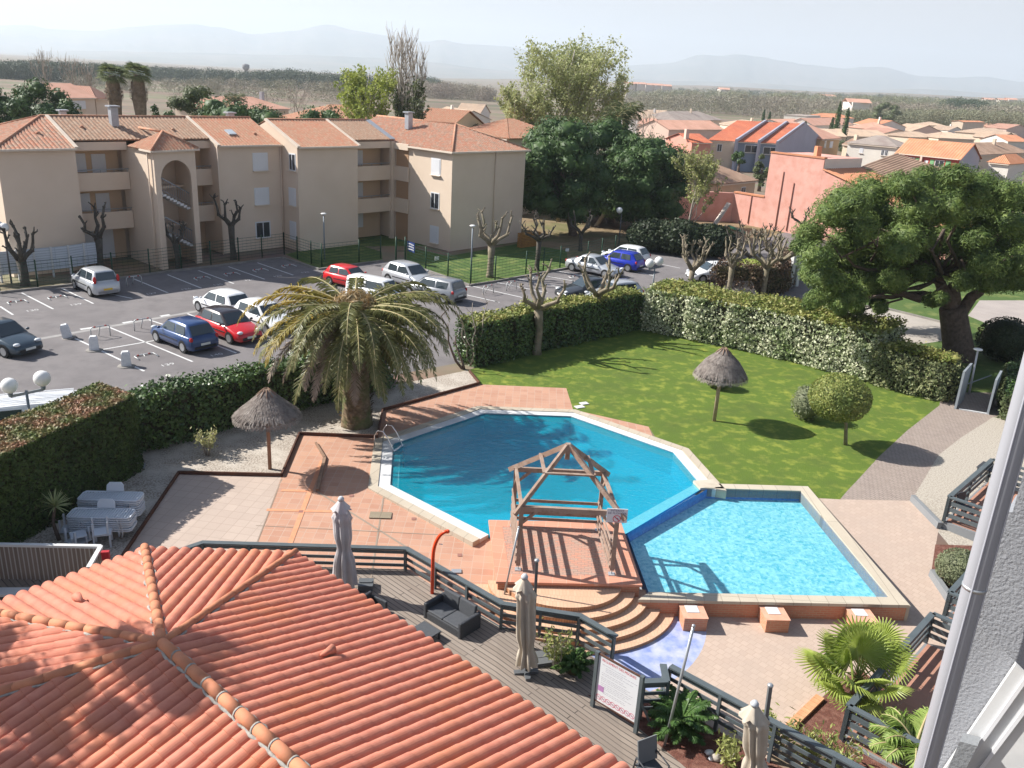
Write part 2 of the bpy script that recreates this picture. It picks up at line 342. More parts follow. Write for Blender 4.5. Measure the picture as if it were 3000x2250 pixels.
reg('patio', beige_m, g2([(2392, 1460), (2671, 1467), (2750, 1549), (2742, 1595), (2740, 1650), (2727, 1687), (2779, 1764), (2850, 1900), (2700, 2060), (2500, 1960), (2400, 2050), (2312, 2133), (2200, 2300), (1600, 2300), (1640, 1900), (1640, 1700), (2000, 1500)]))
reg('pale_gravel_strip', lgravel_m, g2([(2671, 1467), (2710, 1400), (2750, 1333), (2814, 1283), (2909, 1222), (3010, 1235), (3300, 1500), (3100, 1800), (2800, 1620)]))
reg('left_patio', beige2_m, g2([(524, 1389), (825, 1396), (749, 1600), (700, 1720), (200, 1900), (366, 1624)]))
reg('tile_patio', terra_m, g2([(1404, 1126), (1659, 1137), (1679, 1200), (1900, 1250), (2000, 1500), (1640, 1700), (1640, 1900), (1700, 2000), (700, 1990), (700, 1720), (749, 1600), (825, 1396), (877, 1274), (1105, 1283), (1121, 1204)]))
reg('gravel', gravel_m, [G(1370, 1085).to_2d(), G(1404, 1126).to_2d(), Vector((-2, 30)), Vector((-8, 14)), Vector((-40, 14)), Vector((-40, 24)), Vector((-13.5, 30)), Vector((-8.7, 35))])
reg('car_park', asph_m, g2([(1121, 765), (1243, 792), (1376, 836), (1450, 825), (1665, 785), (1800, 745), (1950, 735), (2119, 738), (2340, 668)], 0) + V2((36, 84), (22, 62), (7.6, 51.5), (-1, 43), (-9.5, 36), (-14.5, 30.6), (-17, 24), (-24, 14), (-90, 14), (-90, 45)) + g2([(0, 858), (217, 835), (475, 799), (827, 756), (935, 790)], 0))
reg('driveway', drive_m, g2([(2271, 896), (2352, 876), (2480, 880), (2601, 908), (2768, 948), (2764, 998), (2642, 1016), (2479, 975)], 0))
reg('side_road', pave_m, g2([(2836, 925), (2870, 880), (3100, 880), (3100, 1010), (2920, 960)], 0))
reg('front_verge', grass_m, g2([(835, 745), (935, 789), (1121, 764), (1118, 738), (1045, 715), (880, 735)], 0)); reg('side_verge', grass_m, g2([(1190, 768), (1245, 790), (1376, 836), (1450, 825), (1665, 785), (1660, 735), (1528, 712), (1314, 750), (1192, 724)], 0))
reg('pine_grove_soil', soil_m, V2((1, 73)) + g2([(1665, 785), (1800, 745), (1950, 735), (2119, 738), (2340, 668)], 0) + V2((60, 90), (60, 100), (24, 101), (-2, 100), (-6, 80)))
reg('verge', grass_m, V2((-95, 45), (-40, 84), (-6, 84), (1, 76), (40, 80), (75, 70), (75, 35), (30, 32), (8, 47), (7.6, 51.5), (22, 62), (36, 84), (24, 84), (-90, 44)))
def in_region(x, y):
    for r in regions:
        if inpoly(x, y, r[2]): return r
    return None
pts = []; edges = []
def addloop(P):
    k = len(pts); pts.extend(Vector((p[0], p[1])) for p in P); edges.extend((k + i, k + (i + 1) % len(P)) for i in range(len(P)))
for r in regions: addloop(r[2])
addloop(V2((-9000, -300), (9000, -300), (9000, 14000), (-9000, 14000)))
for y in (29, 27, 25, 22.5, 20.5, 15):
    k = len(pts); pts += V2((-45, y), (0, y), (3, y), (36, y)); edges += [(k, k + 1), (k + 1, k + 2), (k + 2, k + 3)]
for x in (0, 1, 2, 3): k = len(pts); pts += V2((x, 4), (x, 30)); edges.append((k, k + 1))
for y in range(6, 30, 2):
    for x in range(-44, 36, 4): pts.append(Vector((x + .01, y + .013)))
for x in (-46, 37):
    for y in (2, 31): pts.append(Vector((x, y)))
for ring_ in (60, 150, 300, 600, 1200, 2500, 5000):
    for i in range(24): pts.append(Vector((ring_ * 1.5 * math.cos(i * .2618), 60 + ring_ * math.sin(i * .2618))))
pts = [p for p in pts]
rv, re_, rf, _, _, _ = delaunay_2d_cdt(pts, edges, [], 1 if False else 0, 1e-4)
groups = {}
for f in rf:
    cx = sum(rv[i].x for i in f) / len(f); cy_ = sum(rv[i].y for i in f) / len(f); r = in_region(cx, cy_)
    key = r[0] if r else 'ground'
    if key == 'HOLE': continue
    groups.setdefault(key, (r[1] if r else ground_m, []))[1].append(f)
def gzz(p): return gz(p.x, p.y) if (-45.5 < p.x < 36.5 and 3 < p.y < 30) else (0.0 if p.y > 29 or abs(p.x) > 46 else gz(p.x, p.y))
for k, (m, fs) in groups.items():
    used = {}; vv = []; ff = []
    for f in fs:
        g = []
        for i in f:
            if i not in used: used[i] = len(vv); vv.append((rv[i].x, rv[i].y, gzz(rv[i])))
            g.append(used[i])
        ff.append(g)
    mb = MB(); mb.add(vv, ff); tag(mb.build(k, m), kind='structure')
# ------------------------------------------------------------ pools
def tilemat(name, c1, c2, sc, grout, rough=.3, blotch=None):
    m = bpy.data.materials.new(name); m.use_nodes = True; nt = m.node_tree; L = nt.links; b = nt.nodes['Principled BSDF']; b.inputs['Roughness'].default_value = rough
    tc = nd(nt, 'ShaderNodeTexCoord'); v = nd(nt, 'ShaderNodeTexVoronoi', inp={'Scale': sc, 'Randomness': .35}); L.new(tc.outputs['Object'], v.inputs['Vector'])
    sp = nd(nt, 'ShaderNodeSeparateColor'); L.new(v.outputs['Color'], sp.inputs[0])
    mx = nd(nt, 'ShaderNodeMix', data_type='RGBA'); L.new(sp.outputs[0], mx.inputs['Factor']); mx.inputs[6].default_value = c4(c1); mx.inputs[7].default_value = c4(c2)
    out = mx.outputs[2]
    n = nd(nt, 'ShaderNodeTexNoise', inp={'Scale': 4.6, 'Detail': 6, 'Distortion': 2.2}); L.new(tc.outputs['Object'], n.inputs['Vector'])
    if blotch:
        r = nd(nt, 'ShaderNodeMapRange', inp={'From Min': .45, 'From Max': .65, 'To Max': .7}); L.new(n.outputs['Fac'], r.inputs[0])
        m2 = nd(nt, 'ShaderNodeMix', data_type='RGBA'); L.new(r.outputs[0], m2.inputs['Factor']); L.new(out, m2.inputs[6]); m2.inputs[7].default_value = c4(blotch); out = m2.outputs[2]
    L.new(out, b.inputs['Base Color']); return m
deep_m = tilemat('deep_pool_lining', (.0, .38, .58), (.01, .43, .64), 9, None, blotch=(.0, .33, .54))
shal_m = tilemat('mosaic_with_sun_ripples', (.06, .38, .50), (.30, .62, .68), 9, None, blotch=(.36, .66, .72))  # pale tiles and blotches paint sunlit water ripples into the floor colour
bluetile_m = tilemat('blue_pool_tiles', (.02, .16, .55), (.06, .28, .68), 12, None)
def water_mat(name, tint, bs, strength, milk=0.0, mcol=(0, .4, .6)):
    m = bpy.data.materials.new(name); m.use_nodes = True; nt = m.node_tree; L = nt.links; nt.nodes.remove(nt.nodes['Principled BSDF'])
    tc = nd(nt, 'ShaderNodeTexCoord'); mp = nd(nt, 'ShaderNodeMapping'); mp.inputs['Scale'].default_value = (1, 1.5, 1); mp.inputs['Rotation'].default_value = (0, 0, .3); L.new(tc.outputs['Object'], mp.inputs[0])
    n = nd(nt, 'ShaderNodeTexNoise', inp={'Scale': bs, 'Detail': 3, 'Distortion': 1.0}); L.new(mp.outputs[0], n.inputs['Vector'])
    bp = nd(nt, 'ShaderNodeBump', inp={'Strength': strength, 'Distance': .05}); L.new(n.outputs['Fac'], bp.inputs['Height'])
    t = nd(nt, 'ShaderNodeBsdfTransparent', inp={'Color': c4(tint)}); g = nd(nt, 'ShaderNodeBsdfGlossy', inp={'Roughness': .06, 'Color': (1, 1, 1, 1)}); L.new(bp.outputs[0], g.inputs['Normal'])
    f = nd(nt, 'ShaderNodeFresnel', inp={'IOR': 1.33}); L.new(bp.outputs[0], f.inputs['Normal'])
    gm_ = nd(nt, 'ShaderNodeNewGeometry'); iv = nd(nt, 'ShaderNodeMath', operation='SUBTRACT', inp={0: 1.0}); L.new(gm_.outputs['Backfacing'], iv.inputs[1])
    ml = nd(nt, 'ShaderNodeMath', operation='MULTIPLY'); L.new(f.outputs[0], ml.inputs[0]); L.new(iv.outputs[0], ml.inputs[1])
    mx = nd(nt, 'ShaderNodeMixShader'); df = nd(nt, 'ShaderNodeBsdfDiffuse', inp={'Color': c4(mcol)}); mk_ = nd(nt, 'ShaderNodeMixShader', inp={0: milk}); L.new(t.outputs[0], mk_.inputs[1]); L.new(df.outputs[0], mk_.inputs[2])
    L.new(ml.outputs[0], mx.inputs[0]); L.new(mk_.outputs[0], mx.inputs[1]); L.new(g.outputs[0], mx.inputs[2]); L.new(mx.outputs[0], nt.nodes['Material Output'].inputs['Surface']); return m
white_m = M('white_paint', (.66, .66, .66), (.55, .56, .57), scale=2, rough=.5)
cream_m = M('pool_coping_stone', (.52, .46, .37), (.58, .52, .43), scale=3, rough=.8, bump=.3, bscale=20, col3=(.44, .38, .30), scale3=1.2)
def basin(name, P, depth, wallm, floorm):
    mb = MB(); n = len(P); mb.add([(p.x, p.y, -depth) for p in P], [tuple(range(n))], 0)
    mb.add([(p.x, p.y, z) for z in (-depth, .0) for p in P], [((i + 1) % n, i, n + i, n + (i + 1) % n) for i in range(n)], 1)
    return tag(mb.build(name, [floorm, wallm]), kind='structure')
def coping_of(P, lst, d0, d1, z0, z1, mb, mat=0, gap=True):
    O0 = offset(P, d0); O1 = offset(P, d1); n = len(P)
    for i in lst:
        j = (i + 1) % n
        a, b_, c_, d_ = O0[i], O0[j], O1[j], O1[i]; mb.prism([a, b_, c_, d_], z0, z1, mat)
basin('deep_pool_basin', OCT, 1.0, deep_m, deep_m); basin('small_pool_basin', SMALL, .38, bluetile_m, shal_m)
def wsheet(name, P, z, m):
    mb = MB(); mb.add([(p.x, p.y, z) for p in P], [tuple(range(len(P)))]); return tag(mb.build(name, m), kind='structure')
wsheet('deep_pool_water', OCT, -.05, water_mat('deep_water', (.70, .97, 1.0), 3.6, .8, .45, (.0, .36, .48))); wsheet('small_pool_water', SMALL, -.055, water_mat('small_water', (.86, .97, .99), 6.5, .55))
# which edges of the octagon carry coping: all but the shared wall and those under the platform
def near(p, px, py, tol=.25): return (Vector(p) - G(px, py, 0).to_2d()).length < tol
oi = {k: [i for i, p in enumerate(OCT) if near(p, *q)][0] for k, q in dict(v1=(1152, 1301), v2=(1419, 1211), v3=(1672, 1220), v4=(1972, 1326), v5=(2060, 1429), v6=(1837, 1562), pl=(1600, 1640), v7=(1431, 1567), v8=(1143, 1421)).items()}
n_ = len(OCT); skip = set()
for a_, b_ in (('v5', 'v6'), ('v6', 'pl'), ('pl', 'v7')):
    i, j = oi[a_], oi[b_]; skip.add(i if (i + 1) % n_ == j else j)
lst = [i for i in range(n_) if i not in skip]
cop = thing('deep_pool_coping', 'white and cream stone edging round the big octagonal pool', 'pool edging', (OCT[0].x, OCT[0].y, 0))
mb = MB(); coping_of(OCT, lst, 0.0, .42, -.3, .015, mb); mb.build('inner_edge', white_m, cop)
mb = MB(); coping_of(OCT, lst, .422, .76, -.3, .045, mb); mb.build('outer_stones', brickmat('coping_joints', (.47, .405, .32), (.52, .455, .365), (.30, .26, .21), .5, 5.0, .012, rot=.4, noise=(.40, .345, .27)), cop)
for p, r in ((OCT[oi['v1']], 1),):  # underwater ledge by the ladder
    mb = MB(); a_ = OCT[oi['v1']]; b_ = OCT[oi['v8']]; d = (b_ - a_).normalized(); nn = Vector((-d.y, d.x));
    if nn.x < 0: nn = -nn
    mb.prism([a_ + d * .2, b_ - d * .2, b_ - d * .2 + nn * .28, a_ + d * .2 + nn * .28], -1.6, -.2); mb.build('ledge', white_m, cop)
# shared wall between the pools
a_ = G(2068, 1431).to_2d(); b_ = G(1837, 1563).to_2d(); d = (b_ - a_).normalized(); nn = Vector((-d.y, d.x)); nn = nn if nn.x < 0 else -nn
mb = MB(); mb.prism([a_ - d * .1, b_ + d * .3, b_ + d * .3 + nn * .55, a_ - d * .1 + nn * .55], -1.7, -.075)
tag(mb.build('pool_dividing_wall', tilemat('pale_pool_tiles', (.60, .78, .86), (.74, .86, .90), 10, None)), 'pale tiled wall just under the water between the two pools', 'pool wall')
mb = MB(); vq = G(2064, 1424).to_2d(); mb.box((vq.x + .12, vq.y + .12, -.12), (.85, .62, .34), .25); mb.build('corner_stone', cream_m, cop)
# small pool coping: top edge, right, front
n_ = len(SMALL); si = {k: [i for i, p in enumerate(SMALL) if near(p, *q)][0] for k, q in dict(a=(1837, 1564), b=(2072, 1433), c=(2346, 1441), d=(2605, 1753), e=(1901, 1738)).items()}
def eidx(P, i, j): return i if (i + 1) % len(P) == j else j
e_top, e_right, e_front, e_plat = (eidx(SMALL, si[x], si[y]) for x, y in ('bc', 'cd', 'de', 'ea'))
sc_ = thing('small_pool_coping', 'cream coping stones round the small light blue pool', 'pool edging', (SMALL[0].x, SMALL[0].y, 0))
mb = MB(); coping_of(SMALL, [e_top], 0, .40, -.3, .045, mb); coping_of(SMALL, [e_right], 0, .42, -.7, .045, mb); coping_of(SMALL, [e_front], 0, .40, -.05, .047, mb)
mb.build('coping_stones', brickmat('coping_joints2', (.48, .42, .335), (.53, .47, .375), (.32, .27, .215), .52, 5.0, .012, rot=0, noise=(.42, .365, .29)), sc_)
brick_m = brickmat('orange_brick', (.50, .20, .115), (.58, .25, .15), (.52, .33, .22), .22, .072, .012, plane='WALL', bump=.5, noise=(.48, .22, .14), offset=.5)
mb = MB(); coping_of(SMALL, [e_front], -.12, .36, -1.0, -.052, mb); mb.build('brick_wall', brick_m, sc_)
pf = SMALL[si['d']] - SMALL[si['e']]; fd = pf.normalized(); fn = Vector((fd.y, -fd.x)); fn = fn if fn.y < 0 else -fn
for k, (px, lb) in enumerate(((2028, 'leftmost brick pier with white cap beside the blue mosaic'), (2262, 'middle of the three brick piers under the small pool edge'), (2512, 'right brick pier partly hidden by the fan palm'))):
    c = G(px, 1800, -.25).to_2d(); t_ = (c - SMALL[si['e']]).dot(fd); c = SMALL[si['e']] + fd * t_ + fn * .72
    pr = thing('brick_pier', lb, 'brick pier', (c.x, c.y, gz(c.x, c.y)), math.atan2(fd.y, fd.x), 'brick piers along the front of the small pool')
    pr['_o'] = (0, 0, 0); z = .42
    m1 = MB(); m1.box((0, 0, z / 2 - .05), (.66, .66, z + .1)); m1.build('pillar', brick_m, pr)
    m1 = MB(); m1.box((-.02, .10, z + .012), (.36, .34, .02)); m1.build('cap_tile', white_m, pr)
    m1 = MB(); m1.box((0, 0, z + .004), (.70, .70, .006)); m1.build('brick_top', M('brick_top', (.60, .31, .21), (.66, .37, .26), scale=6), pr)
# ------------------------------------------------------------ platform and steps
PLZ = .30
PL = ccw([G(*q, PLZ).to_2d() for q in ((1431, 1523), (1820, 1531), (1882, 1714), (1453, 1704))])
pt_ = thing('pergola_platform', 'raised brick platform with terracotta border under the pergola', 'platform', (PL[0].x, PL[0].y, 0))
mb = MB(); mb.prism(offset(PL, -.06), -1.7, PLZ - .075, 0); mb.build('base', brick_m, pt_)
bord_m = brickmat('terracotta_border', (.56, .25, .165), (.61, .29, .20), (.62, .38, .28), .4, .4, .008, rot=.08, bump=.2)
mb = MB(); mb.ring(PL, offset(PL, -.42), PLZ - .07, PLZ); mb.build('border_tiles', bord_m, pt_)
mb = MB(); mb.prism(offset(PL, -.422), PLZ - .05, PLZ - .004); mb.build('brick_floor', brickmat('brick_floor', (.52, .24, .17), (.42, .30, .24), (.26, .20, .17), .21, .105, .010, rot=.07, bump=.4, noise=(.55, .30, .21), offset=.5), pt_)
st = thing('curved_steps', 'five curved brick steps fanning down from the platform', 'steps', (STEPC.x, STEPC.y, 0))
treads = brickmat('step_treads', (.60, .38, .25), (.66, .43, .29), (.50, .33, .23), .10, .30, .010, rot=0, bump=.3, noise=(.55, .33, .22), offset=.5)
riser = brickmat('step_risers', (.50, .26, .14), (.56, .31, .18), (.36, .2, .13), .075, .2, .012, plane='WALL', bump=.4, offset=0)
zb = -.52; c = STEPC + Vector((.05, .22))
for k in range(5):
    r = 1.75 + .40 * k; zt = PLZ - .14 * (k + 1) - .02; a0, a1 = math.pi + .02, 2 * math.pi - .02 + (.10 if k > 1 else 0)
    n = 40; P = [Vector((c.x + r * math.cos(a0 + (a1 - a0) * i / n), c.y + (r * .80) * math.sin(a0 + (a1 - a0) * i / n))) for i in range(n + 1)]
    mb = MB(); N = len(P); vs_ = [(p.x, p.y, z) for z in (zb - .2, zt) for p in P]
    mb.add([(p.x, p.y, zt) for p in P], [tuple(range(N))], 0); mb.add(vs_, [(i, i + 1, N + i + 1, N + i) for i in range(N - 1)] + [(N - 1, 0, N, 2 * N - 1)], 1)
    mb.build('step', [treads, riser], st)
# ------------------------------------------------------------ apartment building across the car park
stucco_m = M('peach_stucco', (.68, .55, .435), (.72, .59, .475), scale=.35, rough=.9, bump=.15, bscale=60)
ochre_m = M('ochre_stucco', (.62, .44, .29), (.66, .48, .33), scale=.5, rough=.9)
atile_m = M('old_clay_tiles', (.47, .20, .125), (.33, .225, .165), scale=2.4, rough=.9, col3=(.50, .36, .27), scale3=5, detail=8, lo=.45, hi=.62)
atile2_m = M('old_clay_tiles_orange', (.48, .19, .115), (.40, .235, .155), scale=2.6, rough=.9, col3=(.50, .33, .23), scale3=4.5, detail=8)
atile3_m = M('lichened_clay_tiles', (.37, .20, .13), (.31, .215, .155), scale=3, rough=.9, col3=(.46, .34, .25), scale3=5, detail=8)
verge_m = M('cream_fascia', (.72, .62, .52), (.66, .56, .46), scale=1, rough=.8)
shut_m = M('white_shutter', (.72, .73, .76), (.68, .69, .72), scale=.8, rough=.5)
glass_m = M('dark_glass', (.03, .035, .045), rough=.08, spec=.8)
metal_m = M('grey_metal', (.35, .37, .40), rough=.4, metal=.3)
zinc_m = M('zinc_sheet', (.42, .44, .48), (.36, .38, .42), rough=.45, metal=.3)
wood_m = M('slat_wood', (.30, .17, .07), (.22, .12, .05), rough=.8)
AO = Vector((-31.5, 52.9)); Au = Vector((math.cos(R_(48)), math.sin(R_(48)))); An = Vector((-Au.y, Au.x))
def A2(s, t): return AO + Au * s + An * t
def A3(s, t, z): p = A2(s, t); return (p.x, p.y, z)
apt = thing('apartment_building', 'long three storey peach apartment block with clay tile roofs beyond the car park', 'apartment building', (AO.x, AO.y, 0))
ZE, ZR, SL = 8.05, 9.75, .39
def blockmesh(s0, s1, t0, t1, tr, gl=True, zr=ZR, ze=ZE, name='wall'):   # walls with gable ends, ridge along s at t=tr
    mb = MB(); g = [(t0, 0), (t1, 0), (t1, ze - .02), (tr, zr - .12), (t0, ze - .02)]
    vs = [A3(s, t, z) for s in (s0, s1) for t, z in g]; n = 5
    mb.add(vs, [(4, 3, 2, 1, 0), (5, 6, 7, 8, 9)] + [(i, (i + 1) % n, n + (i + 1) % n, n + i) for i in range(n)]); return mb
blockmesh(0, 4.7, 1.6, 10.2, 5.9, zr=8.0).build('wall', stucco_m, apt)
blockmesh(14.8, 20.25, 1.6, 10.2, 5.9).build('wall', stucco_m, apt)
blockmesh(20.25, 26.0, -.6, 8.0, 3.7).build('wall', stucco_m, apt)
mb = MB(); P = [A2(*q) for q in ((30.6, -7), (39.4, -7), (39.4, 8), (30.6, 8))]; mb.prism(P, 0, ZE); mb.build('wall', stucco_m, apt)
def roofpart(polys, mat, pitch=.27, amp=.055, lift=.03):
    mb = MB()
    for p in polys: tiles(mb, [A3(*q) for q in p], pitch, amp, n=3, lift=lift)
    return mb.build('roof', mat, apt)
ov = .22; zo = ZE - ov * SL + .06
roofpart([[(-ov, 1.6 - ov, zo), (4.7, 1.6 - ov, zo), (4.7, 5.9, ZR), (4.3, 5.9, ZR)], [(-ov, 10.4, zo), (-ov, 1.6 - ov, zo), (4.3, 5.9, ZR)], [(4.7, 10.4, zo), (-ov, 10.4, zo), (4.3, 5.9, ZR), (4.7, 5.9, ZR)]], atile_m)
zc = ZE + .06 + .9 * SL
roofpart([[(4.75, 2.5, zc), (14.78, 2.5, zc), (14.78, 5.9, ZR), (4.75, 5.9, ZR)], [(14.78, 10.4, zo), (4.75, 10.4, zo), (4.75, 5.9, ZR), (14.78, 5.9, ZR)]], atile3_m)
roofpart([[(14.8, 1.6 - ov, zo), (20.2, 1.6 - ov, zo), (20.2, 5.9, ZR), (14.8, 5.9, ZR)], [(20.2, 10.4, zo), (14.8, 10.4, zo), (14.8, 5.9, ZR), (20.2, 5.9, ZR)]], atile2_m)
roofpart([[(20.25, -.6 - ov, zo), (26.0, -.6 - ov, zo), (26.0, 3.7, ZR), (20.25, 3.7, ZR)], [(26, 8.2, zo), (20.25, 8.2, zo), (20.25, 3.7, ZR), (26, 3.7, ZR)]], atile2_m)
zc2 = ZE + .06 + .8 * SL
roofpart([[(26.05, .2, zc2), (30.4, .2, zc2), (30.4, 3.7, ZR), (26.05, 3.7, ZR)], [(30.4, 8.2, zo), (26.05, 8.2, zo), (26.05, 3.7, ZR), (30.4, 3.7, ZR)]], atile3_m)
roofpart([[(30.4, -7.2, zo), (39.6, -7.2, zo), (35.0, -2.6, ZR + .1)], [(39.6, -7.2, zo), (39.6, 8.2, zo), (35, 8.2, ZR + .1), (35, -2.6, ZR + .1)], [(30.4, 8.2, zo), (30.4, -7.2, zo), (35, -2.6, ZR + .1), (35, 8.2, ZR + .1)]], atile_m)
def ridge(lines, r=.09, mat=None, name='ridge_tiles'):
    for a, b in lines: mb = MB(); mb.tube([A3(*a), A3(*b)], r, 6); mb.build(name, mat or atile2_m, apt)
z = ZR + .07
ridge([((4.3, 5.9, z), (14.8, 5.9, z)), ((-ov, 1.6 - ov, zo + .07), (4.3, 5.9, z)), ((-ov, 10.4, zo + .07), (4.3, 5.9, z)), ((14.8, 5.9, z), (20.2, 5.9, z)), ((20.25, 3.7, z), (30.4, 3.7, z)), ((35, -2.6, z + .1), (35, 8.2, z + .1)), ((30.4, -7.2, zo + .07), (35, -2.6, z + .1)), ((39.6, -7.2, zo + .07), (35, -2.6, z + .1))])
vg = [((4.72, 1.6 - ov, zo + .06), (4.72, 5.9, z)), ((14.8, 1.3, zo + .05), (14.8, 5.9, z)), ((20.25, -.85, zo + .05), (20.25, 3.7, z)), ((26.02, -.85, zo + .05), (26.02, 3.7, z))]
for a, b in vg: mb = MB(); mb.beam(A3(*a), A3(*b), .24, .16); mb.build('verge', verge_m, apt)
mb = MB(); mb.beam(A3(30.35, .2, zc2 + .05), A3(30.35, 3.7, z), .5, .1); mb.build('flashing', zinc_m, apt)
for a, b in (((-.3, 1.3, zo), (4.7, 1.3, zo)), ((-.3, 10.4, zo), (-.3, 1.3, zo)), ((14.8, 1.3, zo), (20.2, 1.3, zo)), ((20.25, -.9, zo), (26, -.9, zo)), ((30.3, -7.3, zo), (39.7, -7.3, zo)), ((30.3, -1.8, zo), (30.3, -7.3, zo)), ((39.7, -7.3, zo), (39.7, 8, zo))): mb = MB(); mb.beam(A3(*a), A3(*b), .13, .13); mb.build('gutter', verge_m, apt)
# downpipes
for s, t in ((20.1, 1.5), (35.6, -7.08), (8.45, -.65), (14.7, 1.4)): mb = MB(); mb.tube([A3(s, t, 0), A3(s, t, zo)], .05, 6); mb.build('downpipe', stucco_m, apt)
# galleries: recessed back wall, slabs with parapets, rails, columns, doors and shuttered windows
def gallery(s0, s1, t, zt, doors):
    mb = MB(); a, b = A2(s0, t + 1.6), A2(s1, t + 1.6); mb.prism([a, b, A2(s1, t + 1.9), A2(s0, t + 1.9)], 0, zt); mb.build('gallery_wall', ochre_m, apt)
    for zf in (2.55, 5.25):
        mb = MB(); mb.prism([A2(s0, t), A2(s1, t), A2(s1, t + .16), A2(s0, t + .16)], zf - .15, zf + 1.05)
        mb.prism([A2(s0, t + .162), A2(s1, t + .162), A2(s1, t + 1.598), A2(s0, t + 1.598)], zf - .1, zf + .1); mb.build('gallery_front', stucco_m, apt)
    mb = MB(); mb.prism([A2(s0, t), A2(s1, t), A2(s1, t + 1.598), A2(s0, t + 1.598)], zt - .55, zt); mb.build('gallery_front', stucco_m, apt)
    for zf in (2.55, 5.25):
        mb = MB(); mb.tube([A3(s0, t + .05, zf + 1.25), A3(s1, t + .05, zf + 1.25)], .03, 6)
        k = int((s1 - s0) / 1.2) + 1
        for i in range(k + 1): s = s0 + .1 + (s1 - s0 - .2) * i / k; mb.tube([A3(s, t + .05, zf + 1.05), A3(s, t + .05, zf + 1.25)], .02, 5)
        mb.build('railing', metal_m, apt)
    for zf in (.05, 2.65, 5.35):
        for (s, wd, kind) in doors:
            if kind == 'door': z0, z1, m = zf, zf + 2.05, shut_m
            else: z0, z1, m = zf + .85, zf + 2.1, shut_m
            mb = MB(); mb.prism([A2(s, t + 1.54), A2(s + wd, t + 1.54), A2(s + wd, t + 1.598), A2(s, t + 1.598)], z0, z1); mb.build('door' if kind == 'door' else 'shutter', m, apt)
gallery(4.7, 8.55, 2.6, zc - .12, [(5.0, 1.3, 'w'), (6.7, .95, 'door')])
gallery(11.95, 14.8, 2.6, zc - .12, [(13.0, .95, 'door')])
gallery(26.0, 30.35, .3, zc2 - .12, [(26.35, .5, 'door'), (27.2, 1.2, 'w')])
mb = MB(); mb.prism([A2(*q) for q in ((4.75, 4.5), (14.78, 4.5), (14.78, 9.9), (4.75, 9.9))], 0, 7.9); mb.build('rear_wall', stucco_m, apt)
mb = MB(); mb.prism([A2(*q) for q in ((26.05, 2.3), (30.55, 2.3), (30.55, 7.9), (26.05, 7.9))], 0, 7.9); mb.build('rear_wall', stucco_m, apt)
# side gallery next to block D: column, parapets
mb = MB(); mb.prism([A2(*q) for q in ((30.15, .1), (30.5, .1), (30.5, .45), (30.15, .45))], 0, 8.3)
for zf in (2.55, 5.25): mb.prism([A2(*q) for q in ((30.4, -1.75), (30.56, -1.75), (30.56, .1), (30.4, .1))], zf - .15, zf + 1.05)
mb.prism([A2(*q) for q in ((30.35, -1.75), (30.56, -1.75), (30.56, .1), (30.35, .1))], 7.7, 8.2); mb.build('column', stucco_m, apt)
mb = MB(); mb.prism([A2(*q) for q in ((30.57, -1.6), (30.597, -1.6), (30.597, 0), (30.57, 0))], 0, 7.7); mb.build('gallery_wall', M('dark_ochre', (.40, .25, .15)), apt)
# stair tower with tall arch
_A2 = A2
def A2(s, t): return _A2(s, t - .75 * (11.95 - s) / 3.35)
tw = [(8.6, -.5), (11.95, -.5), (11.95, 2.88), (8.6, 2.88)]
mb = MB(); T0, T1 = -.5, -.2
mb.prism([A2(*q) for q in ((8.6, T0), (8.82, T0), (8.82, 4.45), (8.6, 4.45))], 0, ZE); mb.prism([A2(*q) for q in ((11.73, T0), (11.95, T0), (11.95, 4.45), (11.73, 4.45))], 0, ZE)
mb.prism([A2(*q) for q in ((8.821, T0), (9.05, T0), (9.05, T1), (8.821, T1))], 0, ZE); mb.prism([A2(*q) for q in ((11.5, T0), (11.729, T0), (11.729, T1), (11.5, T1))], 0, ZE)
cx, r, zs = 10.275, 1.225, 6.15; N = 14
for i in range(N):
    a0, a1 = math.pi - math.pi * i / N, math.pi - math.pi * (i + 1) / N; sa, sb = cx + r * math.cos(a0), cx + r * math.cos(a1); za, zb_ = zs + r * math.sin(a0), zs + r * math.sin(a1)
    v = [A3(sa, T0, za), A3(sb, T0, zb_), A3(sb, T0, ZE), A3(sa, T0, ZE), A3(sa, T1, za), A3(sb, T1, zb_), A3(sb, T1, ZE), A3(sa, T1, ZE)]
    mb.add(v, [(0, 1, 2, 3), (5, 4, 7, 6), (4, 5, 1, 0)])
mb.build('stair_tower', stucco_m, apt)
mb = MB(); mb.prism([A2(*q) for q in ((8.83, 2.2), (11.72, 2.2), (11.72, 2.4), (8.83, 2.4))], 0, ZE - .1); mb.build('stair_back_wall', M('pale_stucco', (.70, .58, .48)), apt)
ap = (10.275, 1.0, ZE + 1.05); zt_ = ZE - .02
mb = MB()
for p in ([(8.4, -.7, zt_), (12.15, -.7, zt_), ap], [(12.15, -.7, zt_), (12.15, 2.9, zt_), ap], [(8.4, 2.9, zt_), (8.4, -.7, zt_), ap], [(12.15, 2.9, zt_), (8.4, 2.9, zt_), ap]): tiles(mb, [A3(*q) for q in p], .27, .055, n=3, lift=.05)
mb.build('tower_roof', atile2_m, apt)
ridge([((8.4, -.7, zt_ + .1), (ap[0], ap[1], ap[2] + .1)), ((12.15, -.7, zt_ + .1), (ap[0], ap[1], ap[2] + .1)), ((ap[0], ap[1], ap[2] + .06), (10.275, 4.6, ap[2] + .06))])
mb = MB(); mb.beam(A3(8.35, -.75, zt_), A3(12.2, -.75, zt_), .12, .12); mb.beam(A3(8.35, -.75, zt_), A3(8.35, 1, zt_), .12, .12); mb.build('gutter', verge_m, apt)
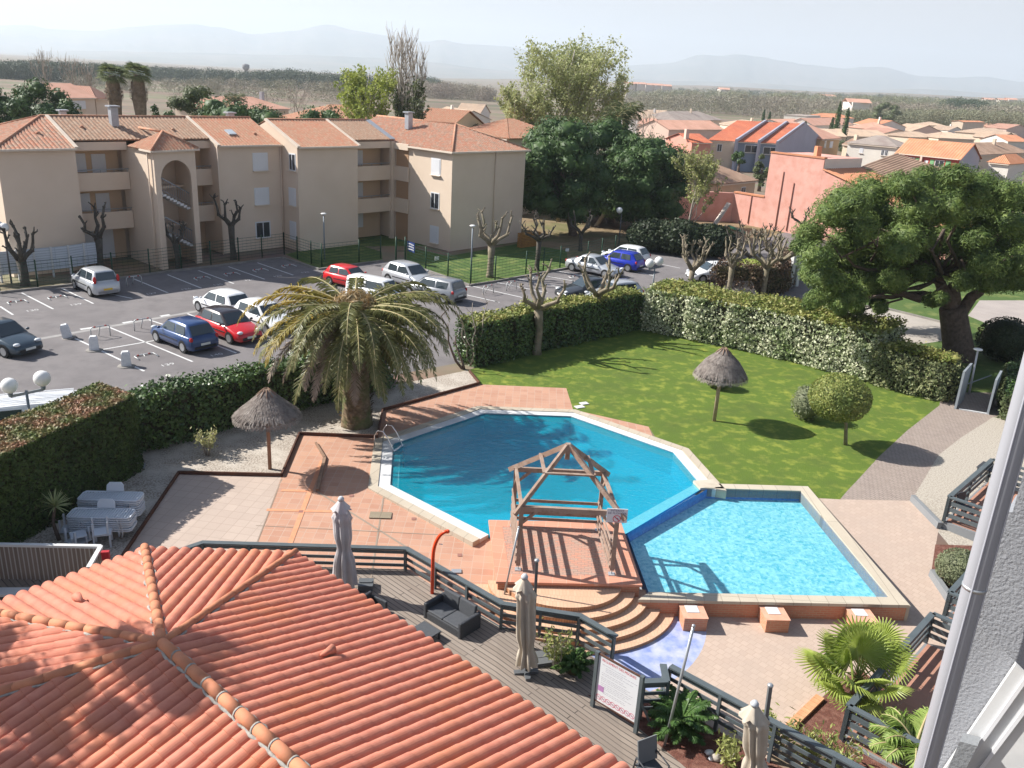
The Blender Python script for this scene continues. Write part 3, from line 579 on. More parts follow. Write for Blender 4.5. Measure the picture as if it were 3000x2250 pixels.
for zf in (.1, 2.75):   # stair flights rising to the left, white edge, rail
    mb = MB(); nst = 9
    for i in range(nst):
        s = 11.45 - i * .27; zz = zf + 1.3 - 0 + i * .15
        mb.prism([A2(*q) for q in ((s - .28, -.15), (s, -.15), (s, 1.0), (s - .28, 1.0))], zz - .16, zz)
    mb.build('stair_flight', white_m, apt)
    mb = MB(); za = zf + 1.3
    mb.tube([A3(11.45, -.12, za + .95), A3(9.1, -.12, za + 1.3 + .95)], .045, 5)
    mb.tube([A3(11.45, -.12, za + .12), A3(9.1, -.12, za + 1.3 + .12)], .02, 5)
    for i in range(14): s = 11.4 - i * .17; mb.tube([A3(s, -.12, za + .1 + (11.45 - s) * .55), A3(s, -.12, za + .95 + (11.45 - s) * .55)], .013, 4, cap=False)
    mb.build('stair_rail', metal_m, apt)
for zf in (2.6, 5.3): mb = MB(); mb.prism([A2(*q) for q in ((8.83, 1.05), (11.72, 1.05), (11.72, 2.19), (8.83, 2.19))], zf, zf + .15); mb.build('landing', stucco_m, apt)
A2 = _A2
# plain windows on the blocks: located on the wall planes
def hit(px, py, a, b):   # ray against the upright plane through a-b -> (distance along, z)
    d = ray(px, py); e = (b - a).normalized(); n = Vector((-e.y, e.x)); k = a.dot(n) / (d.x * n.x + d.y * n.y)
    p = Vector((d.x * k, d.y * k)); return (p - a).dot(e), CH + d.z * k
def window(a, b, x, z, wd, h, kind, parent=apt, frame=None):
    e = (b - a).normalized(); out = Vector((e.y, -e.x)); p = a + e * x
    rz = math.atan2(e.y, e.x); c = p + e * wd / 2
    mb = MB(); mb.box((c.x + out.x * .012, c.y + out.y * .012, z + h / 2), (wd + .16, .03, h + .14), rz); fr = mb.build('window', frame or shut_m, parent)
    fr['_o'] = tuple(parent.get('_o') or parent.location)
    mb = MB(); mb.box((c.x + out.x * .03, c.y + out.y * .03, z + h / 2), (wd - .05, .03, h - .05), rz)
    mb.build('pane' if kind == 'glass' else 'roller_shutter', glass_m if kind == 'glass' else shut_m, fr)
    if kind == 'glass': mb = MB(); mb.box((c.x + out.x * .05, c.y + out.y * .05, z + h / 2), (.06, .03, h), rz); mb.build('mullion', shut_m, fr)
    mb = MB(); mb.box((c.x + out.x * .09, c.y + out.y * .09, z - .08), (wd + .24, .2, .06), rz); mb.build('sill', verge_m, fr)
    return fr
def wpx(a, b, x0, y0, x1, y1, kind, **kw):
    p = hit(x0, y1, a, b); q = hit(x1, y0, a, b); wd = max(.5, q[0] - p[0]); h = max(.6, (hit((x0 + x1) / 2, y0, a, b)[1] - hit((x0 + x1) / 2, y1, a, b)[1])); return window(a, b, p[0], hit((x0 + x1) / 2, y1, a, b)[1], wd, h, kind, **kw)
Bf = (A2(14.8, 1.6), A2(20.25, 1.6)); Cl = (A2(20.25, 3), A2(20.25, -.6)); Dl = (A2(30.6, -1.7), A2(30.6, -7)); Al = (A2(0, 10.2), A2(0, 1.6))
for q in ((744, 450, 781, 498, 's'), (749, 552, 785, 598, 's'), (752, 651, 789, 695, 'glass')): wpx(*Bf, *q)
for q in ((850, 452, 864, 498, 'glass'), (849, 553, 865, 600, 's'), (852, 651, 866, 700, 's')): wpx(*Cl, *q)
for q in ((1265, 466, 1290, 511, 's'), (1263, 566, 1286, 610, 'glass'), (1261, 664, 1284, 710, 's')): wpx(*Dl, *q)
for t0, z0 in ((5.6, .7), (5.6, 3.4), (5.6, 6.0), (2.0, .8), (2.0, 3.5), (2.0, 6.1)): window(A2(0, t0 + 2.7), A2(0, 0), 0, z0, 1.0, 1.1, 's' if t0 > 3 else 'glass')
# chimneys, skylight, dormer vents
def chim(s, t, zb_, h=1.0, w_=.5, m=None):
    mb = MB(); p = A2(s, t); mb.box((p.x, p.y, zb_ + h / 2), (w_, w_, h), R_(48)); ch = mb.build('chimney', m or zinc_m, apt); ch['_o'] = tuple(apt.location)
    mb = MB(); mb.box((p.x, p.y, zb_ + h + .08), (w_ + .25, w_ + .25, .1), R_(48)); mb.build('cap', m or zinc_m, ch)
chim(8.7, 4.6, 9.0, 1.5); chim(33.2, 1.5, 9.2, 1.35); chim(6.5, 7.8, 8.9, 1.1, .4); chim(19.3, 7.4, 9.0, 1.0, .5)
mb = MB(); mb.beam(A3(16.9, 2.9, 8.75), A3(16.9, 3.6, 9.02), .6, .1); mb.build('skylight', M('sky_glass', (.5, .55, .6), rough=.1), apt)
mb = MB()
for s, t in ((3.2, 3.4), (6.3, 4.2), (12.6, 3.8), (18.9, 3.1), (32.8, -2.4), (37.0, -3.5), (31.9, 3.6)): p = A2(s, t); zz = ZE + (t - 1.6 if s < 20 else 0) * SL + .12; zz = 8.75 if s > 30 else zz; mb = MB(); mb.ball((p.x, p.y, zz), (.16, .16, .14), 8); mb.build('roof_vent', atile2_m, apt)
# ------------------------------------------------------------ restaurant roof in the foreground
rtile_m = M('salmon_barrel_tiles', (.485, .17, .115), (.56, .225, .155), scale=3.5, rough=.8, col3=(.54, .20, .11), scale3=.6, bump=.2, bscale=40, detail=6)
hip_m = M('orange_hip_tiles', (.54, .225, .12), (.47, .185, .105), scale=3, rough=.75, bump=.2, bscale=40)
mort_m = M('grey_mortar', (.40, .38, .34), (.28, .27, .25), scale=9, rough=.95, bump=1, bscale=25)
ZV, ZA = 2.15, 3.35
Pa, Pb = G(866, 1622, ZV), G(424, 1609, ZV); Ap = G(475, 1892, ZA); Re = G(868, 2250, ZA); rd = (Re - Ap).normalized(); Re = Ap + rd * 9
Pe = Vector((Pa.x, Pa.y, ZV)) + (rd * 12); Pe.z = ZV
sd_ = (Pa - Pb); L_ = 3.85; ang = math.atan2(rd.y, rd.x)
en = Vector((-rd.y, rd.x, 0)); half = (Pa - Ap).dot(en)        # eave distance from ridge line
def rotv(a, l): return Vector((math.cos(a) * l, math.sin(a) * l, 0))
d2 = ang + math.pi + R_(45); Pc = Pb + rotv(d2 + R_(45) , L_); Pc.z = ZV; Pd = Pc + rotv(d2 + R_(90), L_); Pf = Pd + rd * 14; 
rest = thing('restaurant_roof', 'large salmon clay barrel tile roof with hips fanning from one peak', 'roof', (Ap.x, Ap.y, 0))
rm_ = MB(); kw = dict(pitch=.285, amp=.085, course=.46, step=.016, n=8)
facets = [[Pe, Pa, Ap, Re], [Pa, Pb, Ap], [Pb, Pc, Ap], [Pc, Pd, Ap], [Pd, Pf, Re, Ap]]
for f in facets: tiles(rm_, f, **kw)
rm_.build('barrel_tiles', rtile_m, rest)
hm, mm = MB(), MB()
for a, b, r in ((Ap, Pa, .085), (Ap, Pb, .10), (Ap, Pc, .10), (Ap, Pd, .10), (Ap, Re, .115)):
    d = (b - a); big = r > .11; tl_ = .50; n = max(2, int(d.length / tl_)); e = d.normalized(); tl_ = d.length / n
    for i in range(n):
        p = a + e * (i * tl_); q = a + e * ((i + 1) * tl_ + .02); j_ = random.uniform(-.006, .006)
        hm.tube([p + Vector((0, j_, .07)), q + Vector((0, j_, .068))], [r * (.95 if big else 1.0), r * (1.04 if big else 1.0)], 14)
        if big: mm.tube([q + Vector((0, 0, .070)) - e * .015, q + Vector((0, 0, .070)) + e * .022], [r * 1.055, r * 1.0], 14)
    sdv = Vector((-e.y, e.x, 0)).normalized(); k = int(d.length / .11)
    for s in (-1, 1):
        pts_ = [a + e * (d.length * i / k) + sdv * s * (r + random.uniform(-.01, .03)) + Vector((0, 0, .03 + random.uniform(-.008, .012))) for i in range(k + 1)]
        mm.tube(pts_, [random.uniform(.018, .04) for _ in pts_], 6, smooth=True)
hm.build('hip_tiles', hip_m, rest); mm.build('mortar', mort_m, rest)
def vent(px, py, f, m=rtile_m):
    a, b, c_ = f[0], f[1], f[2]; n = (b - a).cross(c_ - a); d = ray(px, py); o = Vector((0, 0, CH)); t = (a - o).dot(n) / d.dot(n); p = o + d * t; n.normalize(); n = n if n.z > 0 else -n
    u = (b - a).normalized(); v = n.cross(u); v = v if v.z > 0 else -v
    mb = MB(); mb.tube([p + n * .09 + v * .12, p + n * .16 - v * .18], [.03, .11], 8); mb.build('vent_tile', m, rest)
vent(952, 1928, facets[0]); vent(238, 1772, facets[2])
mb = MB(); zz = ZV - .1
for a, b in ((Pa, Pe), (Pb, Pa), (Pc, Pb), (Pd, Pc)): mb.beam(Vector((a.x, a.y, zz)), Vector((b.x, b.y, zz)), .12, .16)
mb.build('eave_board', M('dark_eave', (.05, .045, .05)), rest)
ctr = (Pa + Pb + Pc + Pd + Pe + Pf) / 6
mb = MB(); P = [Vector((p.x, p.y)) + (Vector((ctr.x, ctr.y)) - Vector((p.x, p.y))).normalized() * .7 for p in (Pe, Pa, Pb, Pc, Pd, Pf)]; mb.prism(P, -.7, ZV - .2); mb.build('wall', M('restaurant_wall', (.45, .33, .26), (.40, .3, .24)), rest)

# tree that stands left of the picture and throws its dappled shade on the roof
def shade_tree():
    P0 = G(120, 2010, 2.8); t_ = 11.5; c_ = P0 - ld * t_; return c_
SHC = shade_tree()
# ------------------------------------------------------------ far land: low rise, mountains, haze
def z1(x, y): return (x / 2.212, y / 2.212)
def z2(x, y): return (750 + x / 2.212, y / 2.212)
def z3(x, y): return (1450 + x / 2.212, y / 2.212)
def z4(x, y): return (2000 + x / 2.212, y / 2.212)
def z1b(x, y): return (x / 2.212, 650 + y / 2.212)
def z2b(x, y): return (750 + x / 2.212, 650 + y / 2.212)
def z3b(x, y): return (1450 + x / 2.212, 650 + y / 2.212)
def z4b(x, y): return (2000 + x / 2.212, 650 + y / 2.212)
def z1c(x, y): return (x / 1.843, 1350 + y / 1.843)
def z2c(x, y): return (750 + x / 1.843, 1350 + y / 1.843)
def z3c(x, y): return (1450 + x / 1.952, 1400 + y / 1.952)
def z4c(x, y): return (2000 + x / 1.952, 1400 + y / 1.952)
def zp(x, y): return (1400 + x / 3.016, 1250 + y / 3.016)      # pergola close-up
def interp(prof, x):
    for (a, b), (c, d) in zip(prof, prof[1:]):
        if a <= x <= c: t = (x - a) / (c - a); t = t * t * (3 - 2 * t); return b + (d - b) * t
    return prof[0][1] if x < prof[0][0] else prof[-1][1]
def ridge_mesh(name, prof, dist, mat, foot, jag=0.0, seed=1, step=30, rows=6):
    rnd = random.Random(seed); xs = list(range(-500, 3501, step)); vs = []; n = len(xs)
    ph = [(rnd.uniform(.002, .02), rnd.uniform(0, 6), rnd.uniform(.4, 1)) for _ in range(7)]
    for r in range(rows + 1):
        for x in xs:
            y = interp(prof, x) + jag * sum(a * math.sin(f * x + p) for f, p, a in ph) / 3 + rnd.uniform(-jag, jag) * .25
            p = D(x, y, dist); k = r / rows; zt = max(2.0, p.z); q = D(x, y, dist - (dist - foot) * k)
            vs.append((q.x, q.y, (zt + 3) * (1 - k) ** 1.6 + (rnd.uniform(-1, 1) * zt * .07 if 0 < k < 1 else 0) - 3))
    mb = MB(); mb.add(vs, [(r * n + i, r * n + i + 1, (r + 1) * n + i + 1, (r + 1) * n + i) for r in range(rows) for i in range(n - 1)], 0, True)
    return tag(mb.build(name, mat), kind='structure')
mount_m = M('mountain_forest', (.10, .115, .09), (.19, .165, .13), scale=.002, rough=.95, detail=8)
ridge_mesh('mountains', [(-500, 110), (0, 76), (90, 74), (150, 84), (280, 90), (400, 80), (480, 72), (560, 70), (640, 80), (740, 101), (850, 93), (960, 75), (1060, 93), (1130, 102), (1250, 121), (1290, 116), (1360, 130), (1480, 136), (1560, 147), (1700, 182), (1850, 191), (1950, 186), (2060, 159), (2110, 162), (2160, 156), (2220, 164), (2300, 180), (2360, 190), (2480, 200), (2530, 195), (2580, 196), (2700, 224), (2800, 228), (2870, 224), (3000, 240), (3500, 262)], 9500, mount_m, 6000, 2.2, 5, 20)
ridge_mesh('foothills', [(-500, 190), (0, 150), (300, 150), (700, 158), (1100, 168), (1500, 205), (2000, 238), (2600, 262), (3500, 300)], 6500, mount_m, 4200, 3, 9)
ridge_mesh('far_plain', [(-500, 225), (0, 224), (700, 226), (1300, 229), (1550, 232), (1750, 240), (2000, 250), (2500, 270), (3000, 288), (3500, 305)], 3000, gm, 1300, 1.0, 3, 40)
hz = MB(); hz.box((0, 5200, 300), (26000, 11800, 603)); hm_ = bpy.data.materials.new('haze'); hm_.use_nodes = True; nt = hm_.node_tree; nt.nodes.remove(nt.nodes['Principled BSDF'])
vp = nd(nt, 'ShaderNodeVolumePrincipled', inp={'Density': .00017, 'Color': (.78, .88, 1.0, 1), 'Anisotropy': .2}); nt.links.new(vp.outputs[0], nt.nodes['Material Output'].inputs['Volume'])
tag(hz.build('haze', hm_), kind='stuff')
# ------------------------------------------------------------ vegetation tools
pine_m = leafmat('pine_needles', (.095, .155, .038), (.20, .26, .07), (.06, .105, .03), scale=3.0, trans=.25)
dpine_m = leafmat('dark_pine_needles', (.045, .095, .026), (.09, .15, .042), (.026, .06, .02), scale=2.2, trans=.15)
willow_m = leafmat('spring_leaves', (.36, .40, .17), (.50, .50, .27), (.28, .33, .12), scale=2.5, trans=.35)
yg_m = leafmat('yellow_green_leaves', (.30, .36, .07), (.40, .44, .12), (.22, .28, .06), scale=2.0, trans=.35)
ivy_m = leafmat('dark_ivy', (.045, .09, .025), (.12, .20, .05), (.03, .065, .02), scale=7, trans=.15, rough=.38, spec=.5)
var_m = leafmat('variegated_leaves', (.20, .26, .11), (.78, .76, .58), (.13, .20, .05), scale=13, trans=.2, scale3=1.1, rough=.45)
vtop_m = leafmat('hedge_top_leaves', (.20, .25, .05), (.42, .38, .14), (.12, .18, .04), scale=3, trans=.25)
cyp_m = leafmat('cypress_hedge', (.045, .08, .02), (.085, .135, .035), (.03, .055, .016), scale=6, trans=.15)
cyptop_m = leafmat('browned_cypress', (.11, .15, .04), (.34, .17, .10), (.14, .18, .05), scale=1.5, trans=.15, scale3=1.1)
brown_m = leafmat('brown_hedge', (.17, .10, .065), (.10, .065, .04), (.12, .12, .05), scale=5, trans=.15)
oliv_m = leafmat('olive_foliage', (.09, .12, .05), (.17, .20, .09), (.06, .085, .035), scale=2.5)
topi_m = leafmat('topiary_leaves', (.14, .20, .05), (.36, .36, .11), (.10, .15, .04), scale=11, trans=.25)
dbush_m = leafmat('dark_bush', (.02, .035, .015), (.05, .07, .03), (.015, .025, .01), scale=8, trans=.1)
gbush_m = leafmat('grey_bush', (.15, .18, .10), (.28, .30, .18), (.12, .13, .07), scale=8)
bark_m = M('bark', (.17, .125, .10), (.10, .075, .06), scale=5, rough=.95, bump=1, bscale=14)
pbark_m = M('plane_bark', (.30, .255, .19), (.19, .155, .115), scale=3.5, rough=.95, bump=1, bscale=18, col3=(.14, .13, .08), scale3=1.3)
dbark_m = M('dark_plane_bark', (.10, .09, .075), (.06, .052, .045), scale=4, rough=.95, bump=1, bscale=18)
twig_m = M('pale_twigs', (.40, .35, .30), (.28, .24, .21), scale=3, rough=.9)
def shell(c, r, k, rmin=.72, lower=1.0):   # points and outward normals on an ellipsoid shell
    n = RNG.normal(size=(k, 3)); n /= np.linalg.norm(n, axis=1)[:, None]; n[:, 2] = np.where(n[:, 2] < 0, n[:, 2] * lower, n[:, 2])
    rr = rmin + (1 - rmin) * RNG.random((k, 1)) ** .5; r = np.array(r if hasattr(r, '__len__') else (r, r, r))
    return np.array(c) + n * r * rr, n
def puffs(mb, cs, per, size, asp=.45, core=.66, mat=0, noise=.22):
    for c, r in cs:
        rr = r if hasattr(r, '__len__') else (r, r, r * .8); P, N = shell(c, rr, per, .6, .8); P += RNG.normal(size=P.shape) * size * .25
        N[:, 2] += .25
        mb.leaves(P, size, N, .62, asp, mat)
        if core: mb.ball(c, [q * core for q in rr], 8, mat, noise)
def branch(mb, a, b, r0, r1, kink=.12, n=4, sides=6):
    a, b = Vector(a), Vector(b); L = (b - a).length; pts_ = [a]
    for i in range(1, n): pts_.append(a.lerp(b, i / n) + Vector([random.uniform(-1, 1) for _ in range(3)]) * L * kink * .5)
    pts_.append(b); mb.tube(pts_, [r0 + (r1 - r0) * i / n for i in range(n + 1)], sides); return pts_
def pine(label, base, puff_list, trunk_top, tr, per, size, mat=pine_m, cat='pine tree', name='pine_tree', group=None, limb=True, bark=bark_m, lean=None, core=.66):
    t = wthing(name, label, cat, base, group); mb = MB(); base = Vector(base); tt = Vector(trunk_top)
    mb.tube([base - Vector((0, 0, .3)), base.lerp(tt, .25) + Vector((.05, 0, 0)), base.lerp(tt, .7), tt], [tr * 1.25, tr, tr * .85, tr * .7], 12)
    if limb:
        for c, r in puff_list[::max(1, len(puff_list) // 14)]: branch(mb, tt - Vector((0, 0, random.uniform(0, .6))), Vector(c), tr * .42, tr * .1, .25, 5, 7)
    mb.build('trunk', bark, t); mb = MB(); puffs(mb, puff_list, per, size, core=core); mb.build('crown', mat, t); return t
def ellfill(c, R, n, r, seed=0, zmin=-.5, hollow=.45):
    rnd = random.Random(seed); out = []
    while len(out) < n:
        v = [rnd.uniform(-1, 1) for _ in range(3)]; q = sum(x * x for x in v)
        if q < 1 and q > hollow and v[2] > zmin: k = rnd.uniform(.75, 1.25); out.append(((c[0] + v[0] * R[0], c[1] + v[1] * R[1], c[2] + v[2] * R[2]), (r * k, r * k, r * k * .78)))
    return out
# big umbrella pine beside the lawn
def DP(px, py, dist, rpx, sq=.8): p = D(px, py, dist); r = rpx * dist * 1.05 / FOC; return (tuple(p), (r, r, r * sq))
rnd = random.Random(4); PB = G(2812, 1050, 0); pd = PB.y; lst_ = []
for q in ((2385, 690, 70), (2440, 640, 80), (2400, 770, 75), (2470, 720, 90), (2410, 850, 60), (2470, 840, 75), (2360, 720, 45), (2380, 800, 50), (2450, 900, 38), (2510, 600, 80), (2560, 560, 75), (2640, 540, 75), (2720, 530, 70), (2800, 525, 70), (2880, 540, 75), (2960, 570, 80), (2540, 660, 95), (2620, 640, 95), (2700, 620, 95), (2790, 610, 95), (2880, 630, 95), (2970, 660, 95), (3040, 600, 90), (2560, 760, 90), (2640, 740, 95), (2740, 720, 85), (2840, 730, 90), (2930, 750, 95), (3010, 770, 90), (2560, 840, 55), (2620, 830, 62), (2820, 820, 55), (2900, 820, 60), (2980, 830, 60), (2500, 910, 30), (2590, 900, 34), (2700, 800, 45), (3080, 700, 110), (2740, 870, 42), (2480, 760, 80), (2660, 560, 60), (2860, 580, 60), (2430, 820, 80), (2500, 860, 70), (2400, 760, 70), (2450, 870, 60), (2540, 800, 80), (2520, 730, 90), (2390, 880, 40), (2660, 690, 95), (2760, 690, 95), (2860, 690, 95), (2600, 700, 90), (2940, 810, 80), (2880, 780, 80), (2560, 640, 80)):
    for k in range(2): lst_.append(DP(q[0] + rnd.uniform(-18, 18), q[1] + rnd.uniform(-12, 12), pd + rnd.uniform(-4.5, 2.0) - 1.0, q[2] * rnd.uniform(.48, .78)))
for k in range(45): lst_.append(DP(rnd.uniform(2450, 3050), rnd.uniform(540, 800), pd + rnd.uniform(1, 7), rnd.uniform(50, 80)))
bp_ = wthing('umbrella_pine', 'huge umbrella pine with thick trunk standing right of the lawn hedge', 'pine tree', PB); mb = MB()
TT = D(2790, 900, pd); mb.tube([PB - Vector((0, 0, .3)), PB.lerp(TT, .3), PB.lerp(TT, .7), TT], [.95, .80, .74, .70], 16)
for a, b, r0 in ((TT, D(2560, 840, pd - 1), .34), (TT, D(2700, 760, pd), .42), (TT - Vector((0, 0, .5)), D(2960, 790, pd), .40), (TT, D(2820, 700, pd + 1), .38), (D(2700, 860, pd), D(2420, 870, pd - 2), .16), (D(2650, 850, pd), D(2480, 750, pd - 2), .16), (D(2700, 790, pd), D(2600, 640, pd), .2)): branch(mb, a, b, r0, r0 * .35, .12, 6, 10)
for q in lst_[:84:4]: branch(mb, D(2760, 800, pd), q[0], .12, .03, .3, 5, 5)
mb.build('trunk', bark_m, bp_); mb = MB(); puffs(mb, lst_, 1050, .23, asp=.26, core=.62, noise=.3); mb.build('crown', pine_m, bp_)
# dark stone pines behind the car park
def stone(label, bx, by, cx, cy_, rx, ry, n, seed, r=1.5, tr=.38):
    b = G(bx, by, 0); c = D(cx, cy_, b.y); s = b.y / FOC * 1.05; return pine(label, b, ellfill(c, (rx * s, rx * s * .9, ry * s), n, r, seed, -.75, .35), D((bx + cx) / 2, cy_ + ry * .75, b.y), tr, 260, .36, dpine_m)
stone('tall dark stone pine nearest the apartment block corner', 1680, 690, 1640, 512, 112, 128, 105, 1)
stone('dark stone pine in the middle of the grove behind the parked cars', 1790, 655, 1765, 518, 112, 130, 105, 2)
stone('dark stone pine right in the grove beside the pink garden wall', 1900, 680, 1895, 535, 105, 118, 90, 3)
stone('low dark pine filling the back of the grove', 1625, 610, 1600, 500, 70, 95, 45, 4, 1.4, .3)
p_ = G(1575, 660, 0); 
for px, py, lx, lb in ((1638, 650, 1612, 'leaning pale trunk at the left of the pine grove'), (1745, 665, 1790, 'thin slanting pale trunk between the grove pines')):
    a = G(px, py, 0); t = wthing('leaning_tree', lb, 'tree', a); mb = MB(); mb.tube([a, D(lx, py - 70, a.y), D(lx + (lx - px) * .4, py - 150, a.y)], [.22, .17, .12], 8); mb.build('trunk', twig_m, t)
# hedges: leaves all over an added dark solid that blocks light inside
def hedge(label, P, zt, mats, size, dens, zb=0.0, name='hedge', asp=.8, topm=1, rough_=.12, zs=None, cat='hedge'):
    P = ccw(P); zt_ = zs or [zt] * len(P); c = sum(P, Vector((0, 0))) / len(P); t = wthing(name, label, cat, (c.x, c.y, zb)); mb = MB(); n = len(P)
    Q = offset(P, -.14); mb.add([(p.x, p.y, zb) for p in Q] + [(p.x, p.y, z - .14) for p, z in zip(Q, zt_)], [tuple(range(n, 2 * n))] + [(i, (i + 1) % n, n + (i + 1) % n, n + i) for i in range(n)], 0)
    mb.build('light_block_core', M('hedge_core', (.03, .04, .018), (.05, .04, .025), scale=4), t); mb = MB()
    for i in range(n):
        a, b = P[i], P[(i + 1) % n]; d = (b - a); Ln = d.length; k = int(Ln * ((zt_[i] + zt_[(i + 1) % n]) / 2 - zb) * dens)
        if k < 1: continue
        u = RNG.random((k, 1)); v = RNG.random((k, 1)) ; zz = zb + v * ((zt_[i] * (1 - u) + zt_[(i + 1) % n] * u) - zb); nn = np.array([d.y / Ln, -d.x / Ln, .25])
        bul = (np.sin(u * Ln * 1.7 + i) * .6 + np.sin(u * Ln * .7 + v * 3)) * rough_ * .6
        pos = np.concatenate([a.x + d.x * u, a.y + d.y * u, zz], 1) + nn * (bul + RNG.normal(size=(k, 1)) * rough_ * .5); mb.leaves(pos, size, np.tile(nn, (k, 1)), .9, asp, 0)
    xs = [p.x for p in P]; ys = [p.y for p in P]; k = int((max(xs) - min(xs)) * (max(ys) - min(ys)) * dens * 1.3); R2 = np.stack([RNG.uniform(min(xs), max(xs), k), RNG.uniform(min(ys), max(ys), k)], 1)
    keep = [i for i in range(k) if inpoly(R2[i, 0], R2[i, 1], P)]; R2 = R2[keep]
    if zs:
        A = np.array([[p.x, p.y, 1] for p in P]); co = np.linalg.lstsq(A, np.array(zt_), rcond=None)[0]; zz = R2 @ co[:2] + co[2]
    else: zz = np.full(len(R2), zt)
    zz = zz + (np.sin(R2[:, 0] * 1.3) + np.sin(R2[:, 1] * 1.7 + R2[:, 0])) * rough_ * .35 + RNG.normal(size=len(R2)) * rough_ * .45
    mb.leaves(np.column_stack([R2, zz]), size, np.tile([0, 0, 1.0], (len(R2), 1)), .9, asp, topm); mb.build('foliage', mats, t); return t
def strip(pl, wd):   # widen a polyline to its left side (away from camera)
    L_ = [Vector(p) for p in pl]; out = []
    for i, p in enumerate(L_):
        d = (L_[min(i + 1, len(L_) - 1)] - L_[max(i - 1, 0)]).normalized(); out.append(p + Vector((-d.y, d.x)) * wd)
    return L_ + out[::-1]
ft = G(398, 1162, 2.8).to_2d(); fl = G(0, 1336, 2.8).to_2d(); bk = G(288, 1122, 2.8).to_2d(); d = (fl - ft).normalized()
hedge('tall boxy cypress hedge with browned flat top beside the stacked loungers', [ft, bk, bk + d * 14, ft + d * 14], 2.82, [cyp_m, cyptop_m], .095, 620, zb=-.3, rough_=.06)
a0 = G(411, 1325, 0).to_2d(); P = [a0 + Vector((-1.6, -.8)), a0, G(570, 1285).to_2d(), G(696, 1246).to_2d(), G(886, 1196).to_2d(), G(1020, 1165).to_2d(), G(1148, 1133).to_2d()]
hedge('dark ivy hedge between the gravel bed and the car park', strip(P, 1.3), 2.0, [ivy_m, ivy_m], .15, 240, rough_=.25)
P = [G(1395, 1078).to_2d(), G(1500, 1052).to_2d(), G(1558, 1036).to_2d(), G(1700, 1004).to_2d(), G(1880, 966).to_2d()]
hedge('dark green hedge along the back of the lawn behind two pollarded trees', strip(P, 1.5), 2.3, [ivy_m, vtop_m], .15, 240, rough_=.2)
P = [G(1880, 966).to_2d(), G(2000, 990).to_2d(), G(2119, 1014).to_2d(), G(2290, 1052).to_2d(), G(2450, 1091).to_2d(), G(2540, 1118).to_2d()]
hedge('long variegated hedge with pale leaves along the far side of the lawn', strip(P, 3.3), 2.55, [var_m, vtop_m], .17, 230, rough_=.28)
P = [G(2540, 1118).to_2d(), G(2610, 1140).to_2d(), G(2700, 1164).to_2d(), G(2770, 1180).to_2d()]
hedge('lower end of the variegated hedge leading up to the garden gate', strip(P, 2.2), 1.95, [leafmat('dull_variegated', (.10, .15, .06), (.34, .33, .17), (.07, .10, .04), scale=11), vtop_m], .16, 230, rough_=.28)
P = g2([(2925, 1225), (2935, 1130), (3100, 1180), (3110, 1300)], 0); hedge('clipped dark hedge right of the garden gate', P, 1.3, [oliv_m, ivy_m], .13, 260)
P = [G(2090, 852).to_2d(), G(2180, 862).to_2d(), G(2290, 862).to_2d(), G(2335, 800).to_2d()]
hedge('brown winter hedge behind the row of pollards', strip(P, 1.2), 1.9, [brown_m, brown_m], .17, 150, rough_=.3)
def bush(label, px, py, r, mat, size=.12, per=1500, z=None, dx=0.0, name='shrub', cat='shrub', core=.75, asp=.7, sq=.9, stem=None, zc=None):
    b = GG(px, py); t = wthing(name, label, cat, b); mb = MB(); zc = r * sq * .95 if zc is None else zc
    if stem:
        mb.tube([b, b + Vector((stem * .3, 0, zc * .45)), b + Vector((dx, 0, zc - r * .3))], [.09, .07, .06], 8); mb.build('trunk', pbark_m, t); mb = MB()
    c = (b.x + dx, b.y, b.z + zc); P_, N_ = shell(c, (r, r, r * sq), per, .84); mb.leaves(P_, size, N_, .9, asp)
    if core: mb.ball(c, (r * .86, r * .86, r * sq * .86), 14, 0, .05)
    mb.build('foliage', mat, t); return t
bush('round clipped topiary tree with yellow green crown on a thin white trunk', 2477, 1303, 1.27, topi_m, .10, 6200, name='topiary_tree', cat='topiary tree', stem=-.5, zc=2.1, sq=.80, dx=-.62)
bush('wispy grey green shrub touching the topiary tree', 2358, 1228, .74, gbush_m, .11, 900, sq=1.15, core=.6)
bush('small variegated shrub standing behind the straw parasol on the lawn', 2098, 1135, .62, leafmat('small_variegated', (.12, .17, .06), (.36, .36, .2), scale=9), .11, 1100)
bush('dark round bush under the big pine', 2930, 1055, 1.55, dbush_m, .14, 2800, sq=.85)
bush('round olive grey shrub between the right terraces', 2800, 1712, .72, gbush_m, .07, 3600, sq=.85)
bush('low green weed tuft behind the brown hedge', 2200, 800, 1.2, yg_m, .2, 350, core=.5, sq=.5)
for k, (px, py, r, lb) in enumerate(((1985, 742, 2.5, 'large dark leafy thicket in front of the pink garden wall'), (2075, 748, 2.3, 'dark thicket beside the wooden seesaw board'), (1905, 732, 2.3, 'dark undergrowth left of the big thicket'))): bush(lb, px, py, r, dbush_m, .35, 2600, sq=.62, name='thicket', cat='bushes')
